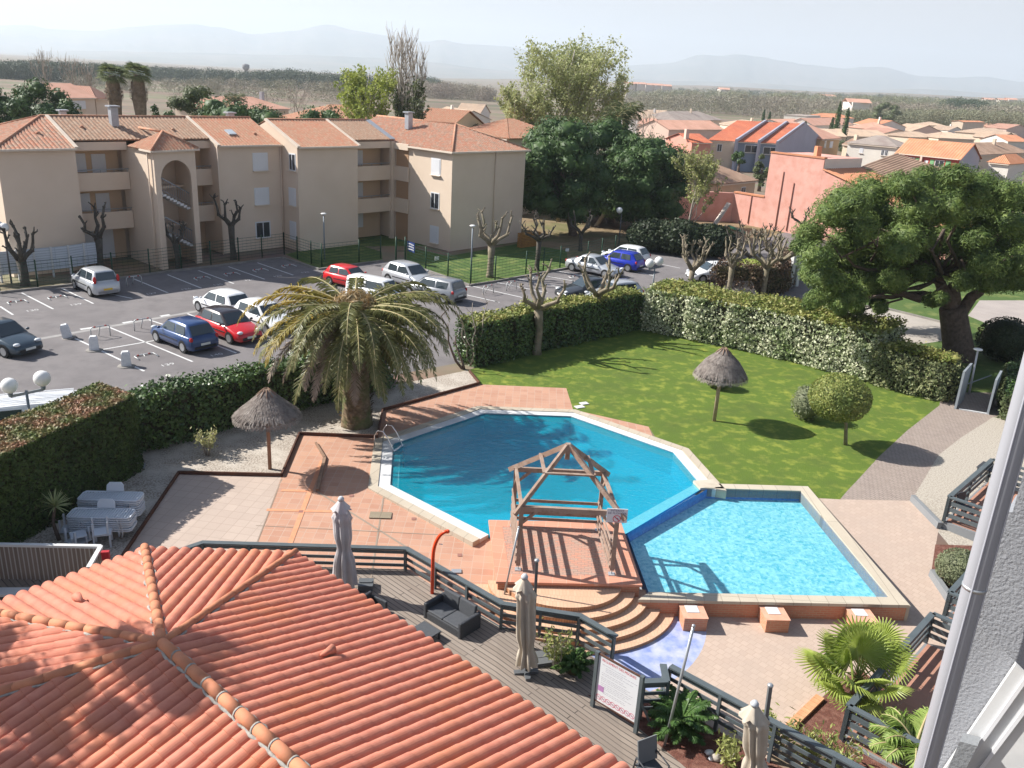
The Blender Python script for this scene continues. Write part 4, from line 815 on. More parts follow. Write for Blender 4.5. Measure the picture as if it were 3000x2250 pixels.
# young variegated shrub on the gravel
def sprig(label, px, py, h, r, mat, stemm, n=9, size=.12, per=16, name='young_shrub', cat='shrub', top=.45):
    b = GG(px, py); t = wthing(name, label, cat, b); m1, m2 = MB(), MB()
    for k in range(n):
        a = random.uniform(0, 6.28); rr = r * random.uniform(.3, 1); e = b + Vector((math.cos(a) * rr, math.sin(a) * rr, h * random.uniform(.65, 1.05))); pp = branch(m1, b + Vector((math.cos(a), math.sin(a), 0)) * .05, e, .016, .007, .15, 3, 5)
        P_ = np.array([tuple(b.lerp(e, random.uniform(top, 1.05)) + Vector([random.gauss(0, .09) for _ in range(3)])) for _ in range(per)]); m2.leaves(P_, size, None, 1, .4)
    m1.build('stems', stemm, t); m2.build('leaves', mat, t); return t
sprig('small yellow variegated shrub on the gravel by the ivy hedge', *z1b(1345, 1515), 1.05, .42, leafmat('sprig_leaves', (.40, .42, .16), (.55, .52, .28), scale=8), twig_m, 14, .12, 34)

t = wthing('shade_tree', 'pine standing just outside the left edge that shades the tiled roof', 'pine tree', (SHC.x, SHC.y, -.3)); mb = MB(); mb.tube([(SHC.x, SHC.y, -.3), (SHC.x, SHC.y, SHC.z)], [.3, .2], 10); mb.build('trunk', bark_m, t)
mb = MB(); puffs(mb, ellfill(tuple(SHC), (2.9, 2.6, 2.3), 34, .8, 77, -1, .1), 150, .2, .4, core=.55); mb.build('crown', pine_m, t)
# ------------------------------------------------------------ cars
tyre_m = M('tyre_rubber', (.02, .02, .022), rough=.8); rim_m = M('alloy_rim', (.42, .43, .45), rough=.3, metal=.6); plast_m = M('black_plastic', (.03, .03, .033), rough=.55)
lampw_m = M('headlight_glass', (.65, .68, .72), rough=.1, spec=.8); lampr_m = M('tail_light_red', (.50, .02, .02), rough=.2); plate_m = M('number_plate', (.75, .75, .72), rough=.5); carglass_m = M('car_glass', (.035, .05, .06), rough=.06, spec=1.0)
def paint(name, c, met=.15): return M('paint_' + name, c, rough=.28, metal=met, coat=.6, spec=.5)
P_sil = paint('silver', (.50, .52, .55), .35); P_wh = paint('white', (.80, .81, .83), 0); P_red = paint('red', (.60, .015, .02), .05); P_blue = paint('navy', (.015, .05, .16), .2)
P_slate = paint('slate', (.05, .075, .10), .3); P_royal = paint('royal_blue', (.01, .03, .42), .2); P_grey = paint('grey', (.27, .28, .30), .35); P_dark = paint('graphite', (.045, .05, .06), .3); P_blk = paint('black_roof', (.02, .012, .014), .1)
def make_car(name, label, cat, body, L=3.9, W=1.68, Hh=1.45, kind='hatch', doors=5, roofm=None):
    t = thing(name, label, cat, (0, 0, 0)); t['_o'] = (0, 0, 0); h = L / 2; w = W / 2
    belt = Hh * .62; cow = {'hatch': h - 1.08, 'sedan': h - 1.35, 'estate': h - 1.2, 'mpv': h - .95, 'van': h - .45}[kind]
    rb = {'hatch': -h + .10, 'sedan': -h + .78, 'estate': -h + .08, 'mpv': -h + .08, 'van': -h + .05}[kind]
    prof = [(-h, .50, .86), (-h + .05, belt - .10, .93), (-h + .16, belt - .01, .97), (rb + .12 if kind != 'sedan' else -h + .5, belt, 1), (-.4, belt, 1), (cow - .05, belt - .02, 1), (cow + .25, belt - .08, .99), (h - .38, belt - .22, .96), (h - .12, belt - .32, .90), (h - .01, .46, .80)]
    prof.sort(); vs = []; fs = []; zlo = .22
    for x, zt, wf in prof:
        ww = w * wf; vs += [(x, -ww * .90, zlo), (x, -ww * .99, zlo + .1), (x, -ww, zt * .62), (x, -ww * .97, zt - .05), (x, -ww * .86, zt), (x, 0, zt + .035), (x, ww * .86, zt), (x, ww * .97, zt - .05), (x, ww, zt * .62), (x, ww * .99, zlo + .1), (x, ww * .90, zlo)]
    n = 11
    for i in range(len(prof) - 1):
        for j in range(n - 1): a = i * n + j; fs.append((a, a + n, a + n + 1, a + 1))
    fs += [tuple(range(n - 1, -1, -1))[::-1], tuple((len(prof) - 1) * n + j for j in range(n))[::-1]]
    mb = MB(); mb.add(vs, fs, 0, True); mb.build('body', body, t)
    rf = {'hatch': (cow - .62, rb + .42), 'sedan': (cow - .68, rb + .62), 'estate': (cow - .65, rb + .18), 'mpv': (cow - .72, rb + .22), 'van': (cow - .55, rb + .05)}[kind]
    wb, wr = w * .90, w * .73; zb_ = belt - .03; zr = Hh - .02
    st = [(cow + .02, wb, zb_), (rf[0], wr, zr - .04), (rf[0] - .25, wr, zr), ((rf[0] + rf[1]) / 2, wr, zr + .025), (rf[1] + .2, wr, zr), (rf[1], wr * .98, zr - .05), (rb, wb * .96, zb_)]
    def base(x): return wb * (1 - .04 * (x < -h + .6))
    bv = []
    for i, (x, ww, z) in enumerate(st):
        if i in (0, 6): bv += [(x, -ww, z), (x, -ww * .5, z), (x, 0, z), (x, ww * .5, z), (x, ww, z)]
        else: bv += [(x, -ww, z - .035), (x, -ww * .82, z), (x, 0, z + .03), (x, ww * .82, z), (x, ww, z - .035)]
    fs = [(i * 5 + j, i * 5 + j + 1, (i + 1) * 5 + j + 1, (i + 1) * 5 + j) for i in range(6) for j in range(4)]
    k = len(bv); xs = [q[0] for q in st]; bv += [(x, s * base(x), zb_) for s in (-1, 1) for x in xs]
    for i in range(6): fs.append((i * 5, (i + 1) * 5, k + i + 1, k + i)); fs.append((i * 5 + 4, k + 7 + i, k + 7 + i + 1, (i + 1) * 5 + 4))
    mb = MB(); mb.add(bv, fs, 0, True); mb.build('cabin', roofm or body, t)
    def side(s, xa0, xb0, xa1, xb1, nm):   # quad on the side wall (bottom a->b, top a->b)
        def pt(x, f):
            yb, yr = base(x), wr; return Vector((x, s * (yb + (yr - yb) * f + .012), zb_ + (zr - .035 - zb_) * f))
        mb = MB(); mb.add([pt(xa0, .10), pt(xb0, .10), pt(xb1, .88), pt(xa1, .88)], [(0, 1, 2, 3)]); mb.build(nm, carglass_m, t)
    def xf(f): return cow + .02 + (rf[0] - cow - .02) * f
    def xr(f): return rb + (rf[1] - rb) * f
    mid = (rf[0] + rf[1]) / 2 + .12
    for s in (-1, 1):
        side(s, xf(.1) - .14, mid + .05, xf(.88) - .10, mid + .03, 'side_window')
        if kind in ('van',): continue
        e = .22 if kind != 'estate' else .25; side(s, mid - .05, xr(.1) + e + .25, mid - .05, xr(.88) + e, 'side_window')
    def endq(x0, z0, x1, z1, y0, y1, nm, m, dx):
        mb = MB(); mb.add([(x0 + dx, -y0, z0), (x0 + dx, y0, z0), (x1 + dx, y1, z1), (x1 + dx, -y1, z1)], [(0, 1, 2, 3)]); mb.build(nm, m, t)
    def lin(a, b, f): return a + (b - a) * f
    endq(lin(cow + .02, rf[0], .08), lin(zb_, zr - .02, .08) + .015, lin(cow + .02, rf[0], .92), lin(zb_, zr - .02, .92) + .015, wb * .86, wr * .90, 'windscreen', carglass_m, .02)
    endq(lin(rb, rf[1], .12), lin(zb_, zr - .02, .12) + .015, lin(rb, rf[1], .90), lin(zb_, zr - .02, .90) + .015, wb * .82, wr * .88, 'rear_window', carglass_m, -.02)
    wr_ = .31; ax = (h - .78, -h + .72)
    for x in ax:
        for s in (-1, 1):
            mb = MB(); mb.tube([(x, s * (w - .20), wr_), (x, s * (w + .012), wr_)], wr_, 18, smooth=False); wh = mb.build('wheel', tyre_m, t); wh['_o'] = (0, 0, 0)
            mb = MB(); mb.tube([(x, s * (w + .0), wr_), (x, s * (w + .022), wr_)], wr_ * .66, 14, smooth=False); mb.build('rim', rim_m, wh)
            mb = MB(); P_ = [(x + (wr_ + .05) * math.cos(math.pi * i / 10), s * (w * .995 + .004), wr_ + (wr_ + .05) * math.sin(math.pi * i / 10)) for i in range(11)] + [(x - wr_ - .05, s * (w * .97), .2), (x + wr_ + .05, s * (w * .97), .2)]
            mb.add(P_, [tuple(range(13))]); mb.build('wheel_arch', plast_m, t)
    for s in (-1, 1):
        mb = MB(); mb.ball((h - .17, s * w * .66, belt * .74), (.15, .17, .085), 10); mb.build('headlight', lampw_m, t)
        zt = belt * .86 if kind != 'mpv' else belt * 1.12; mb = MB(); mb.ball((-h + .09, s * w * .84, zt), (.09, .10, .13 if kind != 'mpv' else .24), 10); mb.build('tail_light', lampr_m, t)
        mb = MB(); mb.ball((cow - .22, s * (w + .09), belt + .06), (.07, .10, .07), 8); mb.build('mirror', roofm or body, t)
        mb = MB(); mb.box((0, s * (w * .995), belt * .62), (L * .42, .03, .06)); mb.build('side_trim', plast_m, t)
    mb = MB(); mb.box((h - .03, 0, .33), (.10, W * .62, .16)); mb.build('grille', plast_m, t)
    mb = MB(); mb.box((-h + .0, 0, .34), (.08, W * .72, .12)); mb.build('rear_bumper', plast_m if kind != 'mpv' else P_grey, t)
    mb = MB(); mb.box((-h - .035 + .06 * 0, 0, .50), (.02, .52, .11)); mb.build('number_plate', M('yellow_plate', (.75, .5, .05)) if kind == 'mpv' else plate_m, t)
    mb = MB(); mb.box((h + .03, 0, .40), (.02, .52, .11)); mb.build('number_plate', plate_m, t)
    return t
def dirang(a, b): p, q = G(*a), G(*b); return math.atan2(q.y - p.y, q.x - p.x)
up1 = dirang((154, 905), (64, 857)); up2 = dirang(z1b(1245, 905), z1b(700, 680)); dn2 = up2 + math.pi
def put(car, px, py, ang, lx=0.0, ly=0.0):   # (lx, ly): car-local position of the wheel whose ground point is given
    g = G(px, py, 0); c, s = math.cos(ang), math.sin(ang); car.location = (g.x - c * lx + s * ly, g.y - s * lx - c * ly, .004); car.rotation_euler = (0, 0, ang); return car
hatch = make_car('parked_car', 'white three door hatchback behind the blue and red cars', 'car', P_wh, 3.95, 1.70, 1.46)
mpv = make_car('parked_car', 'silver minivan with yellow rear plate parked alone in the shaded row', 'car', P_sil, 3.75, 1.66, 1.58, 'mpv')
sedan = make_car('parked_car', 'silver saloon parked at the lawn corner beside the royal blue hatchback', 'car', P_sil, 4.55, 1.75, 1.42, 'sedan')
estate = make_car('parked_car', 'grey estate car with dark rear window right of the big palm crown', 'car', P_grey, 4.35, 1.72, 1.46, 'estate')
van = make_car('parked_van', 'white van with ribbed roof behind the boxy hedge', 'van', P_wh, 4.6, 1.85, 1.95, 'van')
put(mpv, 265, 869, up1, -1.15, .8)
put(hatch, *z1b(1293, 582), up2, 1.15, .8)
def cp(src, label, px, py, ang, lx, ly, body=None, cabin=None, sc=1.0):
    r = dup(src, (0, 0, 0), 0, label, sc); put(r, px, py, ang, lx * sc, ly * sc)
    for ch in r.children:
        k = ch.name.split('.')[0]; m = {'body': body, 'cabin': cabin or body, 'mirror': cabin or body}.get(k)
        if m: ch.data = ch.data.copy(); ch.data.materials[0] = m
    return r
cp(hatch, 'navy blue five door hatchback seen from behind in the sunny row', *z1b(1190, 850), up2, -1.25, .8, P_blue)
cp(hatch, 'red hatchback with black roof next to the navy blue car', *z1b(1487, 790), dn2, 1.15, -.8, P_red, P_blk)
cp(hatch, 'white hatchback nosing forward behind the palm fronds', *z1b(1722, 730), dn2, 1.15, -.8, P_wh)
cp(hatch, 'slate blue car cut off by the left edge of the picture', *z1b(30, 880), dn2 + .25, 1.15, -.8, P_slate)
cp(hatch, 'small bright red hatchback behind the top of the palm', *z2b(610, 415), dn2 + .1, 0, 0, P_red, sc=.93)
cp(van, 'white van roof right behind the palm crown between the red and silver cars', *z2b(770, 520), dn2 + .12, 0, 0, P_wh, sc=.82)
cp(hatch, 'silver hatchback with roof bars beside the path gate', *z2b(858, 398), dn2 - .05, -1.25, -.8, P_sil, sc=1.05)
put(estate, *z2b(1150, 490), up2 + .1)
put(sedan, 1676, 795, dn2, -1.5, -.85)
cp(hatch, 'royal blue hatchback between the silver saloon and the white hatchback', 1812, 785, up2 + .05, 0, 0, P_royal)
cp(hatch, 'white hatchback at the far right end of the shaded row', 1856, 779, up2 + .05, -1.25, .8, P_wh)
cp(sedan, 'dark graphite saloon half hidden by the lawn hedge and a pollard', 1722, 872, math.radians(208), 0, 0, P_dark)
cp(hatch, 'pale silver car behind the hedge corner with only its roof showing', 1795, 885, math.radians(208), 0, 0, P_sil)
cp(hatch, 'white car parked behind the brown hedge and pollard row', 2085, 822, math.radians(195), 0, 0, P_wh)
vg_ = G(50, 1185, 1.9); van.location = (vg_.x - .3, vg_.y + .3, 0); van.rotation_euler = (0, 0, R_(205))
mb = MB()
for i in range(9): mb.box((-1.9 + 0 * i, -.6 + i * .15, 1.965), (.01, .01, .01)) if False else mb.box((-.35, -.6 + i * .15, 1.985), (3.2, .03, .02))
mb.build('roof_ribs', P_wh, van)
# ------------------------------------------------------------ markings, kerbs
line_m = M('road_paint', (.62, .62, .62), (.50, .50, .50), scale=3, rough=.8, lo=.45, hi=.75)
def stripe(a, b, w_=.11, z=.005, name='parking_line', m=None):
    p, q = G(*a), G(*b); d = (q - p).normalized(); s = Vector((-d.y, d.x, 0)) * w_ / 2; mb = MB(); mb.add([tuple(v)[:2] + (z,) for v in (p - s, q - s, q + s, p + s)], [(0, 1, 2, 3)]); return tag(mb.build(name, m or line_m), kind='structure')
for a, b in (((0, 548), (85, 603)), ((140, 460), (345, 565)), ((400, 430), (605, 530)), ((640, 452), (858, 497)), ((868, 370), (1088, 460)), ((1085, 342), (1305, 430)), ((1285, 315), (1515, 400)), ((1480, 290), (1715, 372)), ((1668, 265), (1900, 345)), ((480, 752), (935, 968)), ((700, 680), (1248, 906)), ((655, 829), (1025, 765)), ((965, 635), (1300, 745)), ((1215, 595), (1420, 680)), ((1300, 760), (1530, 850)), ((1500, 560), (1640, 610))): stripe(z1b(*a), z1b(*b))
for a, b in (((1395, 415), (1725, 490)), ((1270, 452), (1572, 520)), ((1550, 390), (1890, 460)), ((1690, 367), (2025, 433)), ((1830, 342), (2150, 400)), ((1280, 432), (1400, 416)), ((300, 470), (480, 520)), ((430, 460), (600, 510))): stripe(z2b(*a), z2b(*b))
for a, b in (((415, 320), (760, 385)), ((870, 312), (1030, 350)), ((1080, 275), (1200, 300)), ((0, 515), (30, 522))): stripe(z3b(*a), z3b(*b))
gut_m = M('concrete_gutter', (.27, .26, .26), (.33, .32, .31), scale=1.5, rough=.9)
stripe(z1b(190, 770), z1b(1270, 580), .34, .004, 'drain_channel', gut_m); stripe(z1b(1270, 580), z1b(2060, 455), .34, .004, 'drain_channel', gut_m); stripe(z1b(2060, 455), z2b(640, 425), .34, .004, 'drain_channel', gut_m)
for i, (a, b) in enumerate((((520, 697), (600, 686)), ((795, 656), (860, 645)), ((1040, 612), (1100, 602)), ((1560, 528), (1620, 517)))): stripe(z1b(*a), z1b(*b), .25, .006, 'painted_dash')
def text(body, size, mat, loc, rot, name, parent=None, kind=None, ext=0.0, align='LEFT', sx=1.0):
    cu = bpy.data.curves.new(name, 'FONT'); cu.body = body; cu.size = size; cu.extrude = ext; cu.align_x = align; cu.align_y = 'CENTER'; tmp = bpy.data.objects.new(name, cu)
    C.objects.link(tmp); dg = bpy.context.evaluated_depsgraph_get(); me = bpy.data.meshes.new_from_object(tmp.evaluated_get(dg)); bpy.data.objects.remove(tmp)
    o = bpy.data.objects.new(name, me); C.objects.link(o); me.materials.clear(); me.materials.append(mat); o.location = loc; o.rotation_euler = rot; o.scale = (sx, 1, 1)
    if parent is not None: o.parent = parent
    if kind: o['kind'] = kind
    return o
nang = dirang(z1b(655, 829), z1b(1025, 765))
for num, q in (('139', (1040, 935)), ('140', (1360, 870)), ('130', (165, 580)), ('129', (450, 541)), ('127', (945, 470)), ('126', (1170, 440)), ('125', (1380, 411)), ('124', (1585, 381)), ('123', (1770, 356)), ('122', (1950, 331))):
    p = G(*z1b(*q)); text(num, .42, line_m, (p.x, p.y, .006), (0, 0, nang), 'bay_number', kind='structure', sx=1.1)
kerb_m = M('kerb_concrete', (.20, .19, .18), (.27, .25, .23), scale=2, rough=.95)
def kerb(pts_, name='kerb', w_=.14, h=.13, z=0.0, m=None):
    for a, b in zip(pts_, pts_[1:]):
        p, q = G(*a), G(*b); mb = MB(); mb.beam((p.x, p.y, z + h / 2 - .03), (q.x, q.y, z + h / 2 - .03), w_, h + .06); tag(mb.build(name, m or kerb_m), kind='structure')
kerb([(0, 860), (217, 836), (475, 800), (827, 757), (935, 791), (1121, 766)]); kerb([(1243, 792), (1376, 838), (1450, 827), (1665, 787), (1800, 746)])
kerb([z4b(595, 545), z4b(780, 500), z4b(1330, 568), z4b(1500, 610), z4b(1700, 660)], h=.12)
white_b = M('white_stone_paint', (.75, .76, .78), (.64, .65, .68), scale=6, rough=.8)
def bollard(label, px, py, lean=(0, 0)):
    t = thing('white_bollard', label, 'bollard', G(px, py, 0), .4, 'white painted stone bollards in the car park'); t['_o'] = (0, 0, 0); mb = MB()
    mb.add([(sx * x, sy * y, z) for z, x, y in ((0, .22, .16), (.62, .19, .14), (.74, .13, .12)) for sx, sy in ((-1, -1), (1, -1), (1, 1), (-1, 1))], [(0, 3, 2, 1), (8, 9, 10, 11)] + [(k * 4 + i, k * 4 + (i + 1) % 4, k * 4 + 4 + (i + 1) % 4, k * 4 + 4 + i) for k in (0, 1) for i in range(4)])
    mb.build('stone', white_b, t); mb = MB(); mb.lathe([(.42, -.01), (.40, .03), (.30, .05)], n=10); mb.build('concrete_foot', kerb_m, t); t.rotation_euler = (lean[0], lean[1], .4); return t
bollard('leaning white bollard at the far end of the painted bay edge', *z1b(440, 752), (0, -.18)); bollard('middle white bollard on the bay edge line', *z1b(612, 832)); bollard('nearest white bollard standing on a splash of white paint', *z1b(820, 935))
bar_m = M('barrier_tube', (.55, .56, .56), rough=.4, metal=.2); barr_m = M('barrier_red', (.45, .05, .04), rough=.5)
def barrier_proto():
    t = thing('parking_barrier', 'upright tube barrier in the bay left of the navy car', 'parking barrier', (0, 0, 0), 0, 'fold down tube barriers in the parking bays'); t['_o'] = (0, 0, 0)
    P_ = [(-.48, 0, 0), (-.48, 0, .50), (-.40, 0, .60), (.40, 0, .60), (.48, 0, .50), (.48, 0, 0)]; mb = MB(); mb.tube(P_, .032, 8); mb.build('hoop', bar_m, t)
    mb = MB(); mb.tube([(0, 0, .58), (.0, .30, .02)], .028, 8); mb.build('strut', bar_m, t)
    for s in (-1, 1): mb = MB(); mb.tube([(s * .22, 0, .60), (s * .34, 0, .60)], .034, 8); mb.build('red_band', barr_m, t)
    return t
br0 = barrier_proto(); first = True
for k, (q, flat, lb) in enumerate(((z1b(655, 748), 0, 'upright tube barrier beside the middle white bollard'), (z1b(930, 698), 0, 'upright tube barrier in the bay left of the navy blue car'), (z1b(965, 885), 1, 'folded red and white barrier in bay 139'), (z1b(385, 502), 1, 'folded barrier in the shaded bay left of the minivan'), (z1b(125, 532), 1, 'folded white barrier in the shaded bay at far left'), (z1b(872, 412), 0, 'upright barrier in the shaded bay right of the minivan'), (z1b(1322, 375), 1, 'folded barrier in the middle of the shaded row'), (z1b(1515, 348), 1, 'folded red striped barrier in the shaded row, second from its right end'), (z1b(1700, 322), 1, 'folded barrier in the shaded row next to its last bay'), (z1b(1885, 295), 1, 'folded barrier in the last shaded bay by the kerb corner'), (z2b(1505, 468), 0, 'upright barrier in the sunny bay right of the grey estate'), (z2b(1655, 442), 0, 'upright barrier in the sunny bay near the tall lamp post'), (z3b(250, 405), 0, 'upright barrier behind the left lawn pollard'), (z3b(540, 365), 1, 'folded white barrier in front of the silver saloon'), (z2b(1330, 500), 1, 'folded barrier right of the grey estate rear bumper'))):
    g = G(*q); o = br0 if k == 0 else dup(br0, g, 0, lb); o['label'] = lb; o.location = (g.x, g.y, .03 if flat else 0); o.rotation_euler = (R_(-88) if flat else 0, 0, nang)
# ------------------------------------------------------------ lamps
globe_m = M('opal_globe', (.80, .80, .79), rough=.25, spec=.5); pole_m = M('lamp_pole_grey', (.22, .25, .28), rough=.5, metal=.2); dpole_m = M('lamp_pole_dark', (.10, .10, .11), rough=.5)
def globe_lamp(label, base, globes, arm_z, r=.24, group=None, pm=pole_m):
    t = wthing('globe_lamp', label, 'street lamp', base, group); base = Vector(base); mb = MB(); mb.tube([base, base + Vector((0, 0, arm_z))], [.06, .045], 8); mb.build('pole', pm, t)
    if len(globes) > 1: mb = MB(); mb.beam(globes[0] - Vector((0, 0, r + .12)), globes[1] - Vector((0, 0, r + .12)), .05, .09); mb.build('arm', pm, t)
    for g in globes:
        mb = MB(); mb.ball(g, r, 20); gl = mb.build('globe', globe_m, t); mb = MB(); mb.tube([g - Vector((0, 0, r + .12)), g - Vector((0, 0, r - .03))], [.07, .09], 8); mb.build('socket', pm, t)
    return t
def at(px, py, p): d = ray(px, py); k = p.y / d.y; return Vector((d.x * k, p.y, CH + d.z * k))
b = D(85, 1200, 27.5); globe_lamp('twin globe lamp above the boxy hedge with two white balls on a crossbar', (b.x, b.y, 0), [at(27, 1130, b), at(123, 1109, b)], at(80, 1144, b).z, .28)
b = G(1908, 880, 0); globe_lamp('twin globe lamp behind the hedge corner near the shaded cars', (b.x, b.y, 0), [at(1904, 771, b), at(1931, 765, b)], at(1915, 785, b).z, .31)
b = G(34, 830, 0); globe_lamp('twin globe lamp at the left edge before the peach building', (b.x, b.y, 0), [at(12, 666, b), at(-5, 660, b)], at(11, 680, b).z, .28, pm=dpole_m)
b = G(1812, 722, 0); globe_lamp('single globe lamp on a dark post in front of the pine grove', (b.x, b.y, 0), [at(1815, 616, b)], at(1814, 626, b).z, .28, pm=dpole_m)
def post_lamp(label, px, py, tx, ty, r=.035, cap=.22, m=pole_m):
    b = G(px, py, 0); t = wthing('lamp_post', label, 'street lamp', b); h = at(tx, ty, b).z; mb = MB(); mb.tube([b, b + Vector((0, 0, h))], [.06, .05], 8); mb.build('pole', m, t)
    mb = MB(); mb.lathe([(.05, -.12), (cap * .5, -.05), (cap, 0), (cap, .04), (cap * .6, .08)], (b.x, b.y, h), 12); mb.build('lamp_head', globe_m, t); return t
post_lamp('tall grey lamp post in front of the middle blocks of the building', 951, 762, 948, 627); post_lamp('grey lamp post at the corner of the sunlit verge', 1379, 824, 1381, 662)
b = G(*z4b(1855, 1115)); tt = at(2865, 1025, b); t = wthing('garden_lamp', 'slender leaning garden lamp beside the grey gate', 'garden lamp', b); mb = MB(); mb.tube([b, Vector(tt)], [.06, .05], 8); mb.build('pole', M('pale_pole', (.55, .56, .58)), t); mb = MB(); mb.lathe([(.06, -.05), (.22, .0), (.22, .05), (.1, .08)], tuple(tt), 12); mb.build('lamp_head', globe_m, t)
# ------------------------------------------------------------ fences
green_m = M('fence_green', (.015, .055, .03), rough=.5)
def mesh_fence(label, pts_, h=1.75, nw=8, sp=2.6):
    P_ = [G(*q) for q in pts_]; t = wthing('wire_fence', label, 'fence', P_[0]); 
    for a, b in zip(P_, P_[1:]):
        k = max(1, round((b - a).length / sp))
        for i in range(k): p = a.lerp(b, i / k); mb = MB(); mb.tube([p, p + Vector((0, 0, h))], .05, 6); mb.build('post', green_m, t)
        mb = MB()
        for j in range(nw): z = .15 + (h - .25) * j / (nw - 1); mb.beam(a + Vector((0, 0, z)), b + Vector((0, 0, z)), .014, .022)
        kk = int((b - a).length / .35)
        for i in range(kk): p = a.lerp(b, i / kk); mb.beam(p + Vector((0, 0, .1)), p + Vector((0, 0, h - .1)), .006, .006)
        mb.build('wire_panel', green_m, t)
    p = P_[-1]; mb = MB(); mb.tube([p, p + Vector((0, 0, h))], .05, 6); mb.build('post', green_m, t); return t
mesh_fence('long green wire fence along the shaded parking row', [(-40, 862), (0, 855), (217, 829), (440, 803), (700, 764), (833, 746)])
mesh_fence('green wire fence round the small grass plot before the middle block', [(833, 746), (912, 773), (943, 781), (1052, 768), (1115, 757)])
gf = mesh_fence('green wire fence round the sunlit verge by the right block', [(1187, 769), (1247, 790), (1312, 810), (1378, 834), (1450, 820), (1540, 802), (1640, 784), (1720, 768), (1800, 748), (1930, 728)])
a, b = G(1160, 769), G(1187, 769)
t = wthing('fence_gate', 'green pedestrian gate post pair at the end of the entrance path', 'gate', a)
for p in (a, b): mb = MB(); mb.tube([p, p + Vector((0, 0, 2.0))], .07, 6); mb.build('post', green_m, t)
mb = MB(); [mb.beam(a + Vector((0, 0, z)), b + Vector((0, 0, z)), .03, .05) for z in (.2, .9, 1.7)]; mb.build('gate_leaf', green_m, t)
# blue and white striped board on the fence
bs = G(1192, 768); be = G(1212, 776); t = wthing('fence_sign', 'blue board with white lettered lines hung on the green fence', 'sign', bs); d = (be - bs).normalized(); z0 = .95
mb = MB(); mb.beam(bs + Vector((0, 0, z0 + .35)) + d * .1, be + Vector((0, 0, z0 + .35)) + d * .1, .04, .75); mb.build('board', M('sign_blue', (.01, .03, .20)), t)
out = Vector((d.y, -d.x, 0)) * .03
for k in range(3): mb = MB(); mb.beam(bs + Vector((0, 0, z0 + .16 + .2 * k)) + d * .16 + out, be + Vector((0, 0, z0 + .16 + .2 * k)) + d * .04 + out, .01, .09); mb.build('white_line', shut_m, t)
for px, py, lb in ((1280, 757, 'small white notice on the green fence by the right block'), (1662, 732, 'small white notice on the shaded stretch of green fence')):
    g = G(px, py + 30); mb = MB(); q = at(px, py, g); mb.box(q, (.34, .03, .28), .6); tag(mb.build('fence_notice', shut_m, origin=tuple(q)), lb, 'sign')
# white panel fence at left, woodpile
P_ = [G(-40, 834), G(8, 828), G(60, 822), G(110, 816), G(160, 811), G(210, 805), G(254, 797), G(300, 790)]
t = wthing('white_panel_fence', 'white slatted panel fence with posts before the peach block at far left', 'fence', P_[0]); wf_m = brickmat('white_planks', (.60, .64, .70), (.55, .59, .66), (.38, .42, .48), 3.0, .16, .02, plane='WALL', bump=.5)
for a, b in zip(P_, P_[1:]): mb = MB(); mb.prism([a.to_2d(), b.to_2d(), b.to_2d() + Vector((-.03, .05)), a.to_2d() + Vector((-.03, .05))], .5, 1.95); mb.build('panel', wf_m, t)
for p in P_: mb = MB(); mb.box((p.x, p.y - .05, 1.0), (.11, .11, 2.0), .8); mb.build('post', white_m, t)
g = G(*z2b(1755, 165)); t = wthing('woodpile', 'stack of orange brown boards at the right corner of the building', 'woodpile', g); mb = MB()
for k in range(9): mb.beam(g + Vector((-.7, -.4, .08 + .14 * k)), g + Vector((1.0, 1.2, .08 + .14 * k)), .5, .10)
mb.build('boards', M('orange_boards', (.45, .22, .06), (.34, .16, .05), scale=3), t)
g = G(*z3(1455, 1475)); t = wthing('seesaw', 'long board and green beam lying on the ground by the pink wall', 'playground equipment', g); mb = MB(); mb.beam(g + Vector((-.6, 0, .2)), g + Vector((.8, .5, 2.6)), .75, .10); mb.build('board', M('pale_board', (.60, .52, .46)), t)
mb = MB(); mb.beam(G(2135, 662, .2), G(2180, 681, .2), .3, .2); mb.build('green_beam', M('playground_green', (.06, .25, .16)), t)
g = G(*z4b(370, 475)); mb = MB(); mb.add([g + Vector(q) for q in ((-1.3, 0, 0), (1.2, -.3, 0), (.9, .5, 1.0), (-.9, .7, .9), (-1.2, 1.0, 0), (1.1, .9, 0))], [(0, 1, 2, 3), (3, 2, 5, 4), (0, 3, 4), (1, 5, 2)]); tag(mb.build('stone_block', M('grey_block', (.33, .28, .25)), origin=tuple(g)), 'grey sloping stone slab at the foot of the brown hedge', 'stone')
